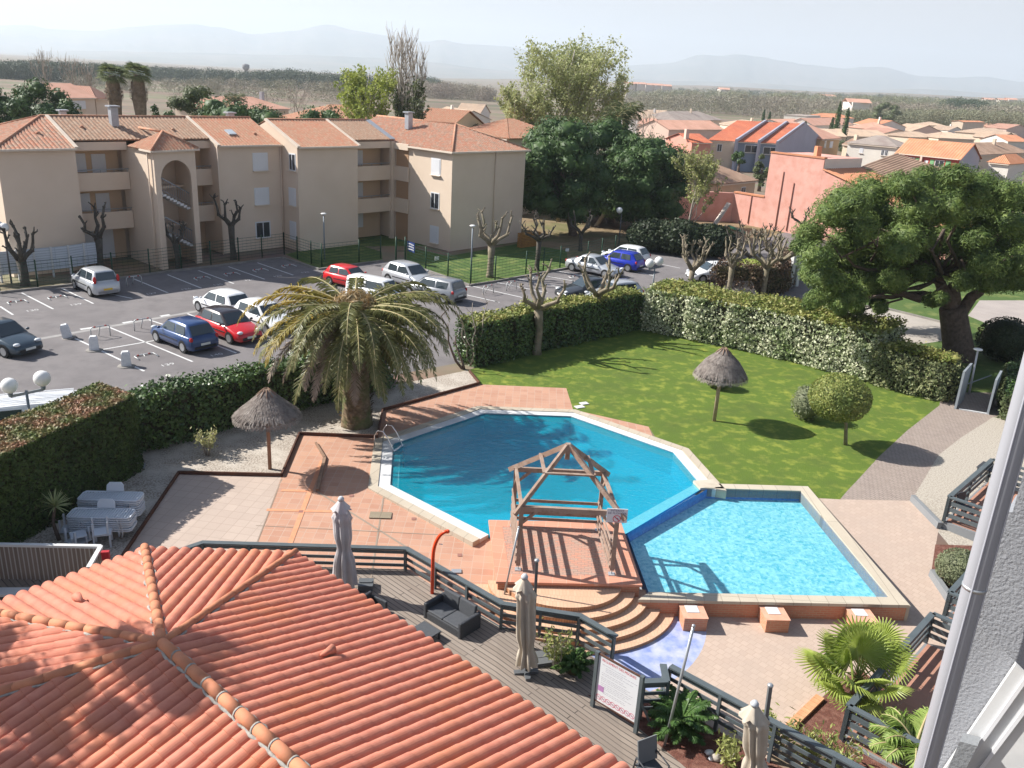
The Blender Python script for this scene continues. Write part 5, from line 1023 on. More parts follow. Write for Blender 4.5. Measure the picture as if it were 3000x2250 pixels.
# ------------------------------------------------------------ pollarded plane trees, drawn once each
def pollard(label, px, py, h, spread, seed, bark=pbark_m, r=.17, nl=5, trunk=.5, twig=1.0, group='pollarded plane trees'):
    rnd = random.Random(seed); b = GG(px, py); t = wthing('pollard_tree', label, 'pollarded tree', b, group); mb = MB(); hf = h * trunk
    top = b + Vector((rnd.uniform(-.1, .1), 0, hf)); mb.tube([b - Vector((0, 0, .2)), b + Vector((0, 0, hf * .1)), b + Vector((rnd.uniform(-.06, .06), 0, hf * .5)), top], [r * 1.35, r, r * .85, r * 1.05], 10); mb.build('trunk', bark, t); mb = MB()
    for k in range(nl):
        a = 2 * math.pi * k / nl + rnd.uniform(-.4, .4); out = spread * rnd.uniform(.55, 1); e = h * rnd.uniform(.82, 1.02); d = Vector((math.cos(a), math.sin(a), 0)); s = Vector((-d.y, d.x, 0))
        pts_ = [top - Vector((0, 0, .12)), top + d * out * .35 + Vector((0, 0, (e - hf) * .18)) + s * rnd.uniform(-.1, .1), top + d * out * .75 + Vector((0, 0, (e - hf) * .38)) + s * rnd.uniform(-.15, .15), top + d * out * .85 + Vector((0, 0, (e - hf) * .66)) + s * rnd.uniform(-.2, .2), top + d * out + Vector((0, 0, e - hf)) + s * rnd.uniform(-.2, .2)]
        mb.tube(pts_, [r * .72, r * .52, r * .46, r * .34, r * .30], 8); mb.ball(pts_[-1], r * .42, 7, 0, .15); mb.ball(pts_[2], r * .56, 7, 0, .15)
        for j in range(int(4 * twig)):
            o = pts_[rnd.choice((2, 3, 4, 4))]; v = Vector((rnd.uniform(-1, 1), rnd.uniform(-1, 1), rnd.uniform(.3, 1.3))).normalized() * rnd.uniform(.18, .5) * h / 4; m_ = o + v * .6 + Vector((rnd.uniform(-.05, .05),) * 3)
            mb.tube([o, m_, o + v + Vector((rnd.uniform(-.1, .1), 0, .06))], [r * .24, r * .18, r * .12], 6); 
            if rnd.random() < .5: mb.ball(o + v, r * .2, 6, 0, .1)
    mb.build('limbs', bark, t); return t
pollard('dark pollard in front of the white panel fence at far left', 75, 838, 3.6, 1.4, 1, dbark_m, .28, 5, .45); pollard('tall dark pollard beside the ground floor window left of the stair tower', 294, 790, 4.4, 1.3, 2, dbark_m, .26, 3, .5)
pollard('small dark pollard in front of the white stairs', 522, 786, 3.2, .9, 3, dbark_m, .2, 4, .55); pollard('dark pollard before the block with the three right hand windows', 685, 760, 4.6, 1.2, 4, dbark_m, .24, 4, .55)
pollard('pale pollard on the sunlit verge before the right block', 1435, 812, 4.6, 1.5, 5, pbark_m, .26, 6, .52); pollard('thin dim pollard right of the building corner', 1572, 792, 4.0, 1.5, 6, dbark_m, .2, 6, .6, 1.5); pollard('thin pollard in the grove shade left of the globe lamp', 1700, 735, 3.2, 1.4, 7, dbark_m, .18, 5, .5, 1.5)
pollard('left pollard of the pair growing through the lawn hedge', 1572, 1037, 4.4, 1.5, 8, pbark_m, .23, 5, .58); pollard('right pollard of the pair growing through the lawn hedge', 1739, 987, 4.6, 1.25, 9, pbark_m, .23, 5, .55)
pollard('brush headed pollard left of the white car', 2022, 842, 3.5, 1.2, 10, pbark_m, .22, 8, .38, 2); pollard('straight pollard before the brown hedge', 2133, 866, 4.2, 1.1, 11, pbark_m, .2, 5, .5, 1.6)
pollard('spreading pollard left of the white gate posts', 2234, 864, 4.6, 1.9, 12, pbark_m, .22, 7, .45, 2.5); pollard('last spreading pollard touching the umbrella pine', 2279, 850, 4.6, 2.0, 13, pbark_m, .2, 7, .5, 2.5); pollard('short pollard against the pink garden wall', 2345, 705, 3.4, 1.6, 14, dbark_m, .2, 5, .5, 1.5); pollard('brush of twigs behind the pollard row', 2190, 770, 3.0, 2.6, 15, dbark_m, .16, 9, .2, 4)
for px, lb in ((2313, 'left white gate post behind the umbrella pine'), (2330, 'right white gate post behind the umbrella pine')):
    g = G(px, 838); t = wthing('white_gate_post', lb, 'gate post', g); mb = MB(); mb.box((g.x, g.y, 1.6), (.32, .32, 3.2), .5); mb.build('post', white_m, t); mb = MB(); mb.box((g.x, g.y, 3.25), (.42, .42, .1), .5); mb.build('cap', white_m, t)
# ------------------------------------------------------------ palm with a drooping crown
frond_g = leafmat('palm_frond_green', (.165, .175, .06), (.26, .25, .10), (.11, .125, .05), scale=4, trans=.25, rough=.45)
frond_y = leafmat('palm_frond_yellow', (.36, .27, .05), (.44, .32, .06), (.22, .20, .05), scale=3, trans=.25)
frond_d = leafmat('palm_frond_dead', (.30, .24, .18), (.38, .30, .24), (.20, .15, .11), scale=4, trans=.15)
ptrunk_m = M('palm_trunk', (.26, .19, .12), (.12, .085, .055), scale=5, rough=.95, bump=1, bscale=9, col3=(.09, .13, .04), scale3=1.6)
rach_m = M('palm_rachis', (.42, .38, .20), (.36, .28, .15), scale=3)
def frond(root, o, az, L_, rise, droop, mat, nleaf=46, ll=.5, tw=0.0, v=.55, rm=None):
    d = Vector((math.cos(az), math.sin(az), 0)); s = Vector((-d.y, d.x, 0)); up = Vector((0, 0, 1)); pts_ = []; n = 16; p = Vector(o); el = rise
    for i in range(n + 1): pts_.append(p.copy()); p = p + (d * math.cos(el) + up * math.sin(el)) * (L_ / n); el -= (droop + rise) / n * (.55 if i < n * .5 else 1.45)
    mb = MB(); mb.tube(pts_, [.035 * (1 - i / n) + .007 for i in range(n + 1)], 5, 1); vs = []; fs = []
    for k in range(nleaf):
        f = .10 + .90 * k / nleaf; i = min(n - 1, int(f * n)); a = pts_[i].lerp(pts_[i + 1], f * n - i); t = (pts_[i + 1] - pts_[i]).normalized(); nn = s.cross(t).normalized(); nn = nn if nn.z > 0 else -nn
        l = ll * (math.sin(math.pi * min(1, f * .9 + .12)) ** .6 + .12) * random.uniform(.8, 1.1)
        for sg in (-1, 1):
            e = (t * random.uniform(.45, .75) + s * sg * random.uniform(.6, .95) + nn * v * random.uniform(-.3, .8) - up * random.uniform(.05, .55)).normalized(); w_ = t * .023
            q = a + e * l * .55; r = a + (e * .95 - up * .16).normalized() * l; b0 = len(vs); vs += [a - w_, a + w_, q + w_ * 1.1, r, q - w_ * 1.1]; fs.append((b0, b0 + 1, b0 + 2, b0 + 3, b0 + 4))
    mb.add(vs, fs, 0); return mb.build('frond', [mat, rm or rach_m], root)
pb = GG(1045, 1243); date = wthing('date_palm', 'big drooping date palm with thick shaggy trunk on the gravel by the pool', 'palm tree', pb)
pt = at(1040, 895, pb); pt = Vector((pt.x, pb.y, pt.z)); HT = pt.z; mb = MB()
mb.lathe([(.68, -.1), (.64, .15), (.57, .6), (.54, 1.3), (.53, 2.2), (.51, HT * .7), (.5, HT * .92), (.35, HT + .15)], tuple(pb), 22, fn=lambda a, i: 1 + .05 * math.sin(a * 7 + i))
for k in range(420):
    a = k * 2.39996; z = .1 + (HT - .2) * (k / 420); r = .55 + .07 * random.random(); c_ = pb + Vector((math.cos(a) * r, math.sin(a) * r, z)); o_ = Vector((math.cos(a), math.sin(a), .7)) * .12; s_ = Vector((-math.sin(a), math.cos(a), 0)) * .07
    mb.add([c_ - s_, c_ + s_, c_ + s_ * .6 + o_, c_ - s_ * .6 + o_], [(0, 1, 2, 3)])
mb.build('trunk', ptrunk_m, date); rnd = random.Random(5)
for k in range(88):
    az = k * 2.39996 + rnd.uniform(-.1, .1); u = k / 88; rise = (.50 - .95 * u) + rnd.uniform(-.1, .1); L_ = (4.9 - .9 * u) * rnd.uniform(.88, 1.06); dr = 1.22 + .22 * u + rnd.uniform(-.1, .15)
    left = math.cos(az - math.pi) > .25; m = frond_d if (u > .60 and rnd.random() < .38) else (frond_y if left and u < .7 and rnd.random() < .42 else frond_g)
    frond(date, Vector((pt.x, pt.y, HT - .1 - .55 * u)) + Vector((math.cos(az), math.sin(az), 0)) * .2, az, L_, rise, dr, m, 84, .50, rm=(frond_d if m is frond_d else None))
mb = MB(); P_, N_ = shell((pt.x, pt.y, HT + .15), (.85, .85, .45), 900, .3); mb.leaves(P_, .32, N_, .7, .18); mb.build('crown_heart', leafmat('palm_heart', (.42, .26, .10), (.30, .25, .17), (.2, .17, .08), scale=5), date)
# bare saplings and leaning trunk beside the palm
def bare(label, px, py, ends, r0=.035, mat=twig_m, name='bare_sapling', cat='bare tree', kink=.10):
    b = GG(px, py); t = wthing(name, label, cat, b); mb = MB()
    for k, (ex, ey) in enumerate(ends):
        e = at(ex, ey, b); e = Vector(e) + Vector((0, random.uniform(-.3, .3), 0)); P_ = branch(mb, b + Vector((random.uniform(-.08, .08), 0, 0)), e, r0, r0 * .35, kink, 5, 6)
        for j in range(3): o = P_[random.choice((3, 4, 5))]; branch(mb, o, o + Vector((random.uniform(-.6, .6), random.uniform(-.3, .3), random.uniform(.1, .5))), r0 * .4, r0 * .2, .15, 3, 4)
    mb.build('branches', mat, t); return t
bare('bare multi stemmed sapling between the palm and the back hedge', *z2b(1400, 935), [z2b(1300, 590), z2b(1405, 520), z2b(1500, 525), z2b(1345, 650), z2b(1450, 660)], .045)
bare('dark leaning bare trunk touching the right side of the palm crown', *z2b(1345, 955), [z2b(1200, 610), z2b(1290, 760)], .075, bark_m)
# ------------------------------------------------------------ deck, railings
rail_m = M('rail_grey_paint', (.085, .105, .115), (.105, .125, .135), scale=2, rough=.5, spec=.4)
deck_m = brickmat('deck_planks', (.25, .205, .17), (.31, .26, .22), (.06, .05, .045), 3.2, .145, .012, rot=R_(41.5), bump=.6, noise=(.24, .20, .17), offset=.35)
bpy.data.objects['deck_floor_base'].data.materials[0] = deck_m; bpy.data.objects['deck_floor_base'].name = 'deck'
def slat_fence(label, pl, zb=-.42, zt=.52, sp=1.35, ns=4, name='slat_railing', tw=.17, sh=.095):
    P_ = [Vector((p.x, p.y, 0)) for p in pl]; t = wthing(name, label, 'railing', (P_[0].x, P_[0].y, zb)); up = Vector((0, 0, 1))
    for i in range(len(P_) - 1):
        a, b = P_[i], P_[i + 1]; d = (b - a).normalized(); k = max(1, round((b - a).length / sp)); e = d * .0
        mb = MB(); mb.beam(a - d * .03 + up * zt, b + d * .03 + up * (zt + .001 * i), tw, .045); mb.build('top_rail', rail_m, t)
        for j in range(ns): z = zt - .13 - (zt - zb - .28) * j / (ns - 1); mb = MB(); mb.beam(a + up * z, b + up * z, .028, sh); mb.build('slat', rail_m, t)
        s = Vector((-d.y, d.x, 0)) * .052
        for j in range(k + (1 if i == len(P_) - 2 else 0)): p = a.lerp(b, j / k) - s; mb = MB(); mb.beam(p + up * (zb - .15), p + up * (zt - .024), .075, .075, up=tuple(d)); mb.build('post', rail_m, t)
    return t
slat_fence('dark slatted railing zigzagging between the deck and the pool patio', FENCE1)
slat_fence('slatted railing in the lower right between the deck planting and the patio', FENCE2)
slat_fence('short slatted railing piece right behind the rules board', [G(1885, 1999, .5).to_2d(), G(1952, 1996, .5).to_2d(), G(1940, 1990, .5).to_2d() + Vector((.1, .5))], sp=.7)
# ------------------------------------------------------------ edging, joints, covers
timber_m = M('timber_edging', (.12, .055, .035), (.08, .04, .03), scale=3, rough=.9)
ed = [(340, 1665), (366, 1624), (524, 1389), (825, 1396), (877, 1274), (1105, 1283), (1121, 1204), (1404, 1126), (1375, 1090)]
t = wthing('timber_edging', 'dark brown timber edging stepping round the gravel bed', 'edging', GG(*ed[0]))
for a, b in zip(ed, ed[1:]): p, q = GG(*a), GG(*b); mb = MB(); mb.beam(p + Vector((0, 0, .05)), q + Vector((0, 0, .05)), .06, .16); mb.build('board', timber_m, t)
def gstripe(a, b, w_, m, name='paving_joint', z=.008):
    p, q = GG(*a), GG(*b); n = max(1, int((q - p).length)); d = (q - p).normalized(); s = Vector((-d.y, d.x, 0)).normalized() * w_ / 2; mb = MB()
    for i in range(n):
        u, v = p.lerp(q, i / n), p.lerp(q, (i + 1) / n); vs_ = [u - s, v - s, v + s, u + s]; mb.add([(k.x, k.y, gz(k.x, k.y) + z) for k in vs_], [(0, 1, 2, 3)])
    return tag(mb.build(name, m), kind='structure')
joint_m = M('joint_grey', (.30, .24, .19)); otile_m = M('orange_tile_strip', (.62, .27, .15), (.66, .31, .18), scale=4); dk_m = M('dark_tile', (.30, .15, .12))
gstripe((930, 1441), (1195, 1606), .07, joint_m); gstripe(z2c(0, 350), z2c(1200, 410), .03, joint_m); gstripe(z2c(690, 190), z2c(620, 640), .05, joint_m); gstripe((749, 1600), (825, 1404), .04, joint_m)
gstripe(z1c(1740, 0), z1c(1565, 450), .16, otile_m, 'orange_tile_strip', .012); gstripe(z1c(1440, 265), z1c(1800, 275), .14, otile_m, 'orange_tile_strip', .010); gstripe(z1c(1520, 160), z1c(1690, 165), .14, otile_m, 'orange_tile_strip', .010)
for x, y in ((515, 190), (852, 314), (1100, 510), (243, 275), (640, 740)): gstripe(z2c(x - 12, y), z2c(x + 12, y), .16, dk_m, 'dark_tile', .014)
mb = MB(); a, b, c_ = GG(951, 1344), GG(930, 1441), GG(925, 1300); mb.beam(a + Vector((0, 0, .03)), b + Vector((0, 0, .05)), .12, .12); mb.beam(c_ + Vector((0, 0, .02)), a + Vector((0, 0, .04)), .08, .12)
tag(mb.build('low_patio_wall', M('brown_lowwall', (.22, .13, .09), (.30, .20, .14), scale=4), origin=tuple(a)), 'low brown kerb wall slanting across the tile patio left of the pool', 'low wall')
def plate(label, px, py, w_, h_, rz, m, name, cat='cover', z=.02):
    g = GG(px, py); mb = MB(); mb.box((g.x, g.y, g.z + z), (w_, h_, .03), rz); return tag(mb.build(name, m, origin=tuple(g)), label, cat)
plate('rectangular wood coloured skimmer cover on the patio beside the pool', 1115, 1511, .72, .42, .05, brickmat('slat_cover', (.30, .25, .18), (.34, .29, .21), (.18, .14, .10), 3, .05, .01), 'skimmer_cover'); plate('small grey drain grate near the platform', 1337, 1675, .3, .2, .1, metal_m, 'drain_grate')
plate('small white slab on the lawn nearest the pool corner', 1698, 1193, .42, .30, .5, white_m, 'white_slab', 'slab'); plate('second small white slab on the lawn farther from the pool', 1711, 1183, .38, .28, .5, white_m, 'white_slab', 'slab')
plate('round grey cover on the gravel at the hedge corner', 408, 1367, .4, .4, .3, metal_m, 'utility_cover')
# ------------------------------------------------------------ pergola
pw = M('weathered_beams', (.30, .205, .155), (.40, .32, .27), scale=2.5, rough=.85, bump=.6, bscale=30, col3=(.22, .14, .10), scale3=5, detail=8)
FL, FR, BR = (G(*q, PLZ) for q in ((1517, 1668), (1791, 1682), (1752, 1553))); BL = FL + BR - FR; cor = [FL, FR, BR, BL]
per = wthing('pergola', 'open weathered timber pergola with pyramid roof frame on the brick platform', 'pergola', ((FL + BR) / 2)); ZT = PLZ + 2.08; up = Vector((0, 0, 1)); ctr_ = (FL + BR) / 2
foot_m = M('galvanised_foot', (.55, .56, .58), rough=.4, metal=.5)
for p in cor:
    mb = MB(); mb.beam(p + up * .16, Vector((p.x, p.y, ZT)), .13, .13, up=(0, 1, 0)); mb.build('post', pw, per); mb = MB(); mb.box((p.x, p.y, PLZ + .012), (.18, .18, .02)); mb.tube([p, p + up * .17], .02, 6); mb.build('post_foot', foot_m, per)
for i in range(4): a, b = cor[i], cor[(i + 1) % 4]; mb = MB(); z = ZT - .07 - (.003 if i % 2 else 0); mb.beam(Vector((a.x, a.y, z)), Vector((b.x, b.y, z)), .09, .15 if i % 2 == 0 else .13); mb.build('tie_beam', pw, per)
apx = at(1665, 1303, Vector((ctr_.x, ctr_.y, 0))); apx = Vector((ctr_.x, ctr_.y, max(3.1, apx.z)))
raf = []
for p in cor: t_ = Vector((p.x, p.y, ZT + .02)); e = t_ + (t_ - apx).normalized() * .34; raf.append((apx, e, t_)); mb = MB(); mb.beam(apx + (e - apx).normalized() * .03, e, .08, .15); mb.build('rafter', pw, per)
for i in (0, 1, 3): a, b = raf[i], raf[(i + 1) % 4]; p, q = a[0].lerp(a[2], .52) + up * .09, b[0].lerp(b[2], .52) + up * .09; mb = MB(); mb.beam(p, q, .10, .05); mb.build('purlin', pw, per)
mb = MB(); mb.beam(apx - up * .45, apx + up * .04, .14, .14, up=(0, 1, 0)); mb.build('king_post', pw, per)
for i in range(4):
    a = cor[i]
    for j in (1, 3): b = cor[(i + j) % 4]; d = (b - a).normalized(); p = Vector((a.x, a.y, ZT - .52)) + d * .05; q = Vector((a.x, a.y, ZT - .14)) + d * .45; mb = MB(); mb.beam(p, q, .06, .08); mb.build('brace', pw, per)
for (a, b), hs in (((BL, BR), (.20, .40, .62, .84)), ((FL, BL), (.20, .44, .70, .97, 1.25)), ((FR, BR), (.20, .44, .70, .97))):
    d = (b - a).normalized(); s = Vector((-d.y, d.x, 0)) * .08
    for h_ in hs: mb = MB(); mb.beam(a + up * (h_ + .05) + s, b + up * (h_ + .05) + s, .035, .10); mb.build('side_slat', pw, per)
# no diving sign on the front right post
sp_ = Vector((FR.x, FR.y, 0)); TLs, TRs, BRs, BLs = (Vector(at(x, y, sp_ + Vector((0, -.11, 0)))) for x, y in ((1780, 1489), (1841, 1492), (1835, 1532), (1778, 1529)))
sw = (TRs - TLs).length; sh_ = abs(TLs.z - BLs.z); c_ = (TLs + BRs) / 2; c_.y = FR.y - .11; sg = wthing('no_diving_sign', 'white INTERDIT DE PLONGER sign with red no diving symbol on the pergola post', 'sign', c_)
mb = MB(); mb.box(c_, (sw, .02, sh_)); mb.build('panel', shut_m, sg); ink = M('sign_ink', (.07, .05, .16)); redm = M('sign_red', (.62, .03, .06))
for s_, z in (('INTERDIT', sh_ * .36), ('DE PLONGER', sh_ * .17)): text(s_, .085, ink, (0, -.013, z), (R_(90), 0, 0), 'lettering', sg, align='CENTER', sx=1.05)
def ringm(mb, c, r, w_, n=28, u=Vector((1, 0, 0)), v=Vector((0, 0, 1))):
    P_ = []
    for i in range(n): a = 2 * math.pi * i / n; P_ += [c + (u * math.cos(a) + v * math.sin(a)) * r, c + (u * math.cos(a) + v * math.sin(a)) * (r - w_)]
    mb.add(P_, [(2 * i, 2 * i + 1, (2 * i + 3) % (2 * n), (2 * i + 2) % (2 * n)) for i in range(n)]); return mb
cc = c_ + Vector((0, -.014, -sh_ * .22)); rr = sh_ * .26; mb = ringm(MB(), cc, rr, rr * .18); mb.beam(cc + Vector((-.7, 0, .7)) * rr * .9, cc + Vector((.7, 0, -.7)) * rr * .9, .004, rr * .17, up=(0, 0, 1)); mb.build('prohibition_symbol', redm, sg)
mb = MB(); dz_ = Vector((0, .004, 0)); mb.beam(cc + dz_ + Vector((-.45, 0, .3)) * rr, cc + dz_ + Vector((.25, 0, .1)) * rr, .003, rr * .16); mb.beam(cc + dz_ + Vector((.25, 0, .1)) * rr, cc + dz_ + Vector((.5, 0, -.35)) * rr, .003, rr * .12); mb.build('diver_symbol', ink, sg)
# ------------------------------------------------------------ straw parasols
straw_m = M('dry_heather', (.26, .225, .20), (.17, .14, .125), scale=9, rough=.95, bump=1, bscale=30, col3=(.34, .30, .27), scale3=3)
def straw(label, px, py, apy, rimz, r, polem, pr=.07, dome=.10):
    b = GG(px, py); t = wthing('straw_parasol', label, 'parasol', b); zt = at(px + (8 if px > 1500 else -6), apy, b).z - b.z; mb = MB(); mb.tube([b, b + up * (zt - .2)], pr, 10); mb.build('pole', polem, t)
    c_ = (b.x, b.y, b.z); mb = MB(); zm = rimz + (zt - rimz) * .42 + dome
    mb.lathe([(r * .97, rimz + .02), (r * .62, zm), (r * .15, zt - .1), (.05, zt - .02)], c_, 28); P_ = []; F_ = []
    for k in range(3600):
        a = random.uniform(0, 6.283); f0 = random.uniform(0, .72); L_ = random.uniform(.2, .34); w_ = random.uniform(.006, .014); a2 = a + random.uniform(-.06, .06)
        def pt_(f, aa, dz): rr = .05 + (r - .05) * f; z = zt - .02 + (zm - zt) * min(1, f / .62) + (rimz - zm) * max(0, (f - .62) / .38); return Vector((b.x + rr * math.cos(aa), b.y + rr * math.sin(aa), b.z + z + dz))
        p, q = pt_(f0, a, .012), pt_(min(1.05, f0 + L_), a2, random.uniform(.02, .055)); s = Vector((-math.sin(a), math.cos(a), 0)) * w_; n0 = len(P_); P_ += [p - s, p + s, q + s, q - s]; F_.append((n0, n0 + 1, n0 + 2, n0 + 3))
    for k in range(260): a = k * 6.283 / 260; p = pt_(.97, a, 0); q = p + Vector((math.cos(a) * .05, math.sin(a) * .05, -random.uniform(.06, .2))); s = Vector((-math.sin(a), math.cos(a), 0)) * .012; n0 = len(P_); P_ += [p - s, p + s, q + s, q - s]; F_.append((n0, n0 + 1, n0 + 2, n0 + 3))
    mb.add(P_, F_); mb.build('straw_roof', straw_m, t)
    mb = MB()
    for k in range(10): a = k * .6283; mb.tube([pt_(.02, a, .06), pt_(.26, a, .05)], .018, 5)
    mb.build('cap_sticks', M('cap_wood', (.26, .17, .12)), t); return t
straw('straw parasol on a brown post in the gravel by the left patio', 791, 1374, 1139, 2.12, 1.2, M('brown_post', (.30, .165, .105), (.24, .13, .085), scale=2, rough=.7), dome=-.05); straw('straw parasol on a pale log pole in the middle of the lawn', 2092, 1233, 1018, 2.15, 1.18, M('log_pole', (.42, .32, .25), (.32, .24, .18), scale=6), .085)
# ------------------------------------------------------------ ladder, shower, poles
chrome = M('chrome_tube', (.70, .71, .72), rough=.18, metal=.9); zl = lambda x, y: (1000 + x / 4.424, 1150 + y / 4.424)
lb_ = G(*zl(430, 700), .03); ld_ = wthing('pool_ladder', 'chrome pool ladder at the left edge of the big pool', 'pool ladder', lb_)
a1, a2, b1 = G(*zl(425, 720), .03), G(*zl(540, 640), .03), G(*zl(640, 890), -.12); inn = (OCT[oi['v8']] + Vector((0, 0))); dirx = Vector((b1.x - a1.x, b1.y - a1.y, 0)).normalized() ; dx_ = Vector((.93, -.1, 0))
for p in (a1, a2): mb = MB(); mb.tube([p, p + Vector((.02, 0, .55)), p + Vector((.14, -.01, .74)), p + Vector((.34, -.03, .74)), p + Vector((.55, -.06, .45)), p + Vector((.80, -.08, -.1)), p + Vector((.84, -.08, -1.2))], .024, 8); mb.build('handrail', chrome, ld_)
for k in range(3): mb = MB(); z = -.05 - .3 * k; mb.beam(a1 + Vector((.80, -.08, z)), a2 + Vector((.80, -.08, z)), .09, .03); mb.build('tread', chrome, ld_)
sb_ = GG(1266, 1738); sh2 = wthing('beach_shower', 'bright orange curved shower pipe behind the deck railing', 'shower', sb_); orange = M('orange_shower', (.80, .075, .02), rough=.35)
zt = at(1282, 1620, sb_).z; P_ = [sb_, Vector((sb_.x, sb_.y, zt - .15))]; e = at(1312, 1557, sb_); ox, oz = e.x - sb_.x, e.z - zt + .15
for i in range(1, 9): a = i / 8 * math.pi / 2; P_.append(Vector((sb_.x + ox * (1 - math.cos(a)), sb_.y, zt - .15 + oz * math.sin(a))))
mb = MB(); mb.tube(P_, [.052] * 9 + [.058], 12); mb.build('pipe', orange, sh2); mb = MB(); mb.ball(P_[-1], .06, 10); mb.build('shower_head', orange, sh2); mb = MB(); mb.tube([P_[4] + Vector((.1, -.02, -.02)), P_[4] + Vector((.2, -.04, -.02))], .015, 6); mb.build('tap', chrome, sh2)
alu = M('alu_pole', (.42, .44, .46), rough=.35, metal=.5)
for (a, b, lb, r) in (((1473, 1762), (1520, 1545), 'thin grey pole leaning beside the pergola front corner', .028), ((1947, 2182), (2032, 1834), 'thin aluminium pole standing in the big cycad', .035)):
    g = GG(*a); t = wthing('slender_pole', lb, 'pole', g); mb = MB(); mb.tube([g, Vector(at(*b, g))], r, 8); mb.build('shaft', alu, t); mb = MB(); mb.ball(at(*b, g), r * 1.3, 8); mb.build('tip', alu, t)
# ------------------------------------------------------------ closed umbrellas
beige_c = M('beige_canvas', (.50, .44, .36), (.44, .38, .31), scale=2, rough=.9, bump=.2); grey_c = M('pale_grey_canvas', (.52, .49, .50), (.46, .43, .44), scale=2, rough=.9); mast_m = M('mast_grey', (.15, .16, .17), rough=.45, metal=.3)
def closed(label, px, py, topx, topy, m, r=.20, tie=.62, seed=0, low=.34, mast=None):
    b = GG(px, py); t = wthing('closed_umbrella', label, 'umbrella', b); zt = at(topx, topy, b).z; lx = at(topx, topy, b).x - b.x; h_ = zt - b.z; rnd = random.Random(seed); mb = MB(); n = 48; rows = 26; ph = rnd.uniform(0, 6); vs = []
    for i in range(rows + 1):
        f = i / rows; z = zt - .05 - f * (h_ - low - .05); g_ = .05 + .34 * min(1, f * 5) * r / .34 if f < .2 else r * (1 - .28 * math.exp(-((f - tie) / .09) ** 2) + .35 * max(0, f - tie - .02) * 2.0)
        for j in range(n):
            a = 2 * math.pi * j / n; fold = 1 + (.16 + .22 * f) * math.sin(8 * a + ph + .6 * math.sin(3 * a)) * min(1, f * 4) + .05 * math.sin(19 * a + f * 9); cx = b.x + lx * (1 - f) * (h_ - .3) / h_
            vs.append((cx + g_ * fold * math.cos(a), b.y + g_ * fold * math.sin(a), z))
    mb.add(vs, [(i * n + j, (i + 1) * n + j, (i + 1) * n + (j + 1) % n, i * n + (j + 1) % n) for i in range(rows) for j in range(n)], 0, True); mb.build('canopy', m, t)
    mb = MB(); n = 24; vs = []
    for i in range(5):
        f = i / 4; z = zt - .02 - f * .30
        for j in range(n): a = 2 * math.pi * j / n; rr = (.05 + (r * .98) * f) * (1 + .2 * f * math.sin(8 * a + ph + 1)); vs.append((b.x + lx + rr * math.cos(a), b.y + rr * math.sin(a), z - .05 * f * math.sin(4 * a)))
    mb.add(vs, [(i * n + j, (i + 1) * n + j, (i + 1) * n + (j + 1) % n, i * n + (j + 1) % n) for i in range(4) for j in range(n)], 0, True); mb.build('top_flap', m, t)
    mb = MB(); mb.lathe([(.085, 0), (.09, .05), (.05, .11)], (b.x + lx, b.y, zt - .04), 12); mb.build('finial', M('finial_grey', (.45, .47, .50)), t)
    mb = MB(); mb.tube([b, b + Vector((lx * .3, 0, h_ * .5))], .03, 8); mb.build('pole', mast_m, t); mb = MB(); mb.box((b.x, b.y, b.z + .04), (.62, .14, .06), .2); mb.box((b.x, b.y, b.z + .045), (.14, .62, .06), .2); mb.build('cross_base', mast_m, t)
    if mast:
        g = GG(*mast[0]); q = Vector(at(*mast[1], g)); mb = MB(); mb.beam(g, q, .075, .10, up=(0, 1, 0)); mb.build('side_mast', mast_m, t); mb = MB(); mb.ball(q, (.07, .07, .05), 10); mb.build('mast_cap', alu, t)
        mb = MB(); mb.beam(g + up * (q.z - g.z) * .62, Vector((b.x + lx * .5, b.y, g.z + (q.z - g.z) * .62)), .05, .05); mb.build('bracket', mast_m, t)
    return t
closed('pale grey closed umbrella behind the restaurant roof edge', 1013, 1742, 999, 1462, grey_c, .21, .55, 1); closed('beige closed umbrella standing right of the black sofa', 1541, 1972, 1537, 1690, beige_c, .20, .8, 2, .28, ((1560, 1900), (1573, 1642))); closed('beige closed umbrella at the bottom edge by the lower railing', 2205, 2340, 2211, 2062, beige_c, .215, .62, 3, .3, ((2222, 2260), (2257, 2008)))
mb = MB(); g = GG(1072, 1722); mb.box((g.x, g.y, g.z + .10), (.42, .42, .18), .1); mb.box((g.x, g.y, g.z + .205), (.36, .10, .03), .1); tag(mb.build('umbrella_weight', mast_m, origin=tuple(g)), 'dark umbrella base weight on the deck under the grey umbrella', 'umbrella base')
mb = MB(); g = GG(1582, 1935); mb.box((g.x, g.y, g.z + .05), (.62, .52, .10), .3); mb.box((g.x, g.y, g.z + .105), (.56, .03, .012), .3); tag(mb.build('umbrella_weight', M('slab_grey', (.12, .125, .13)), origin=tuple(g)), 'grey slab weight under the mast of the middle umbrella', 'umbrella base')
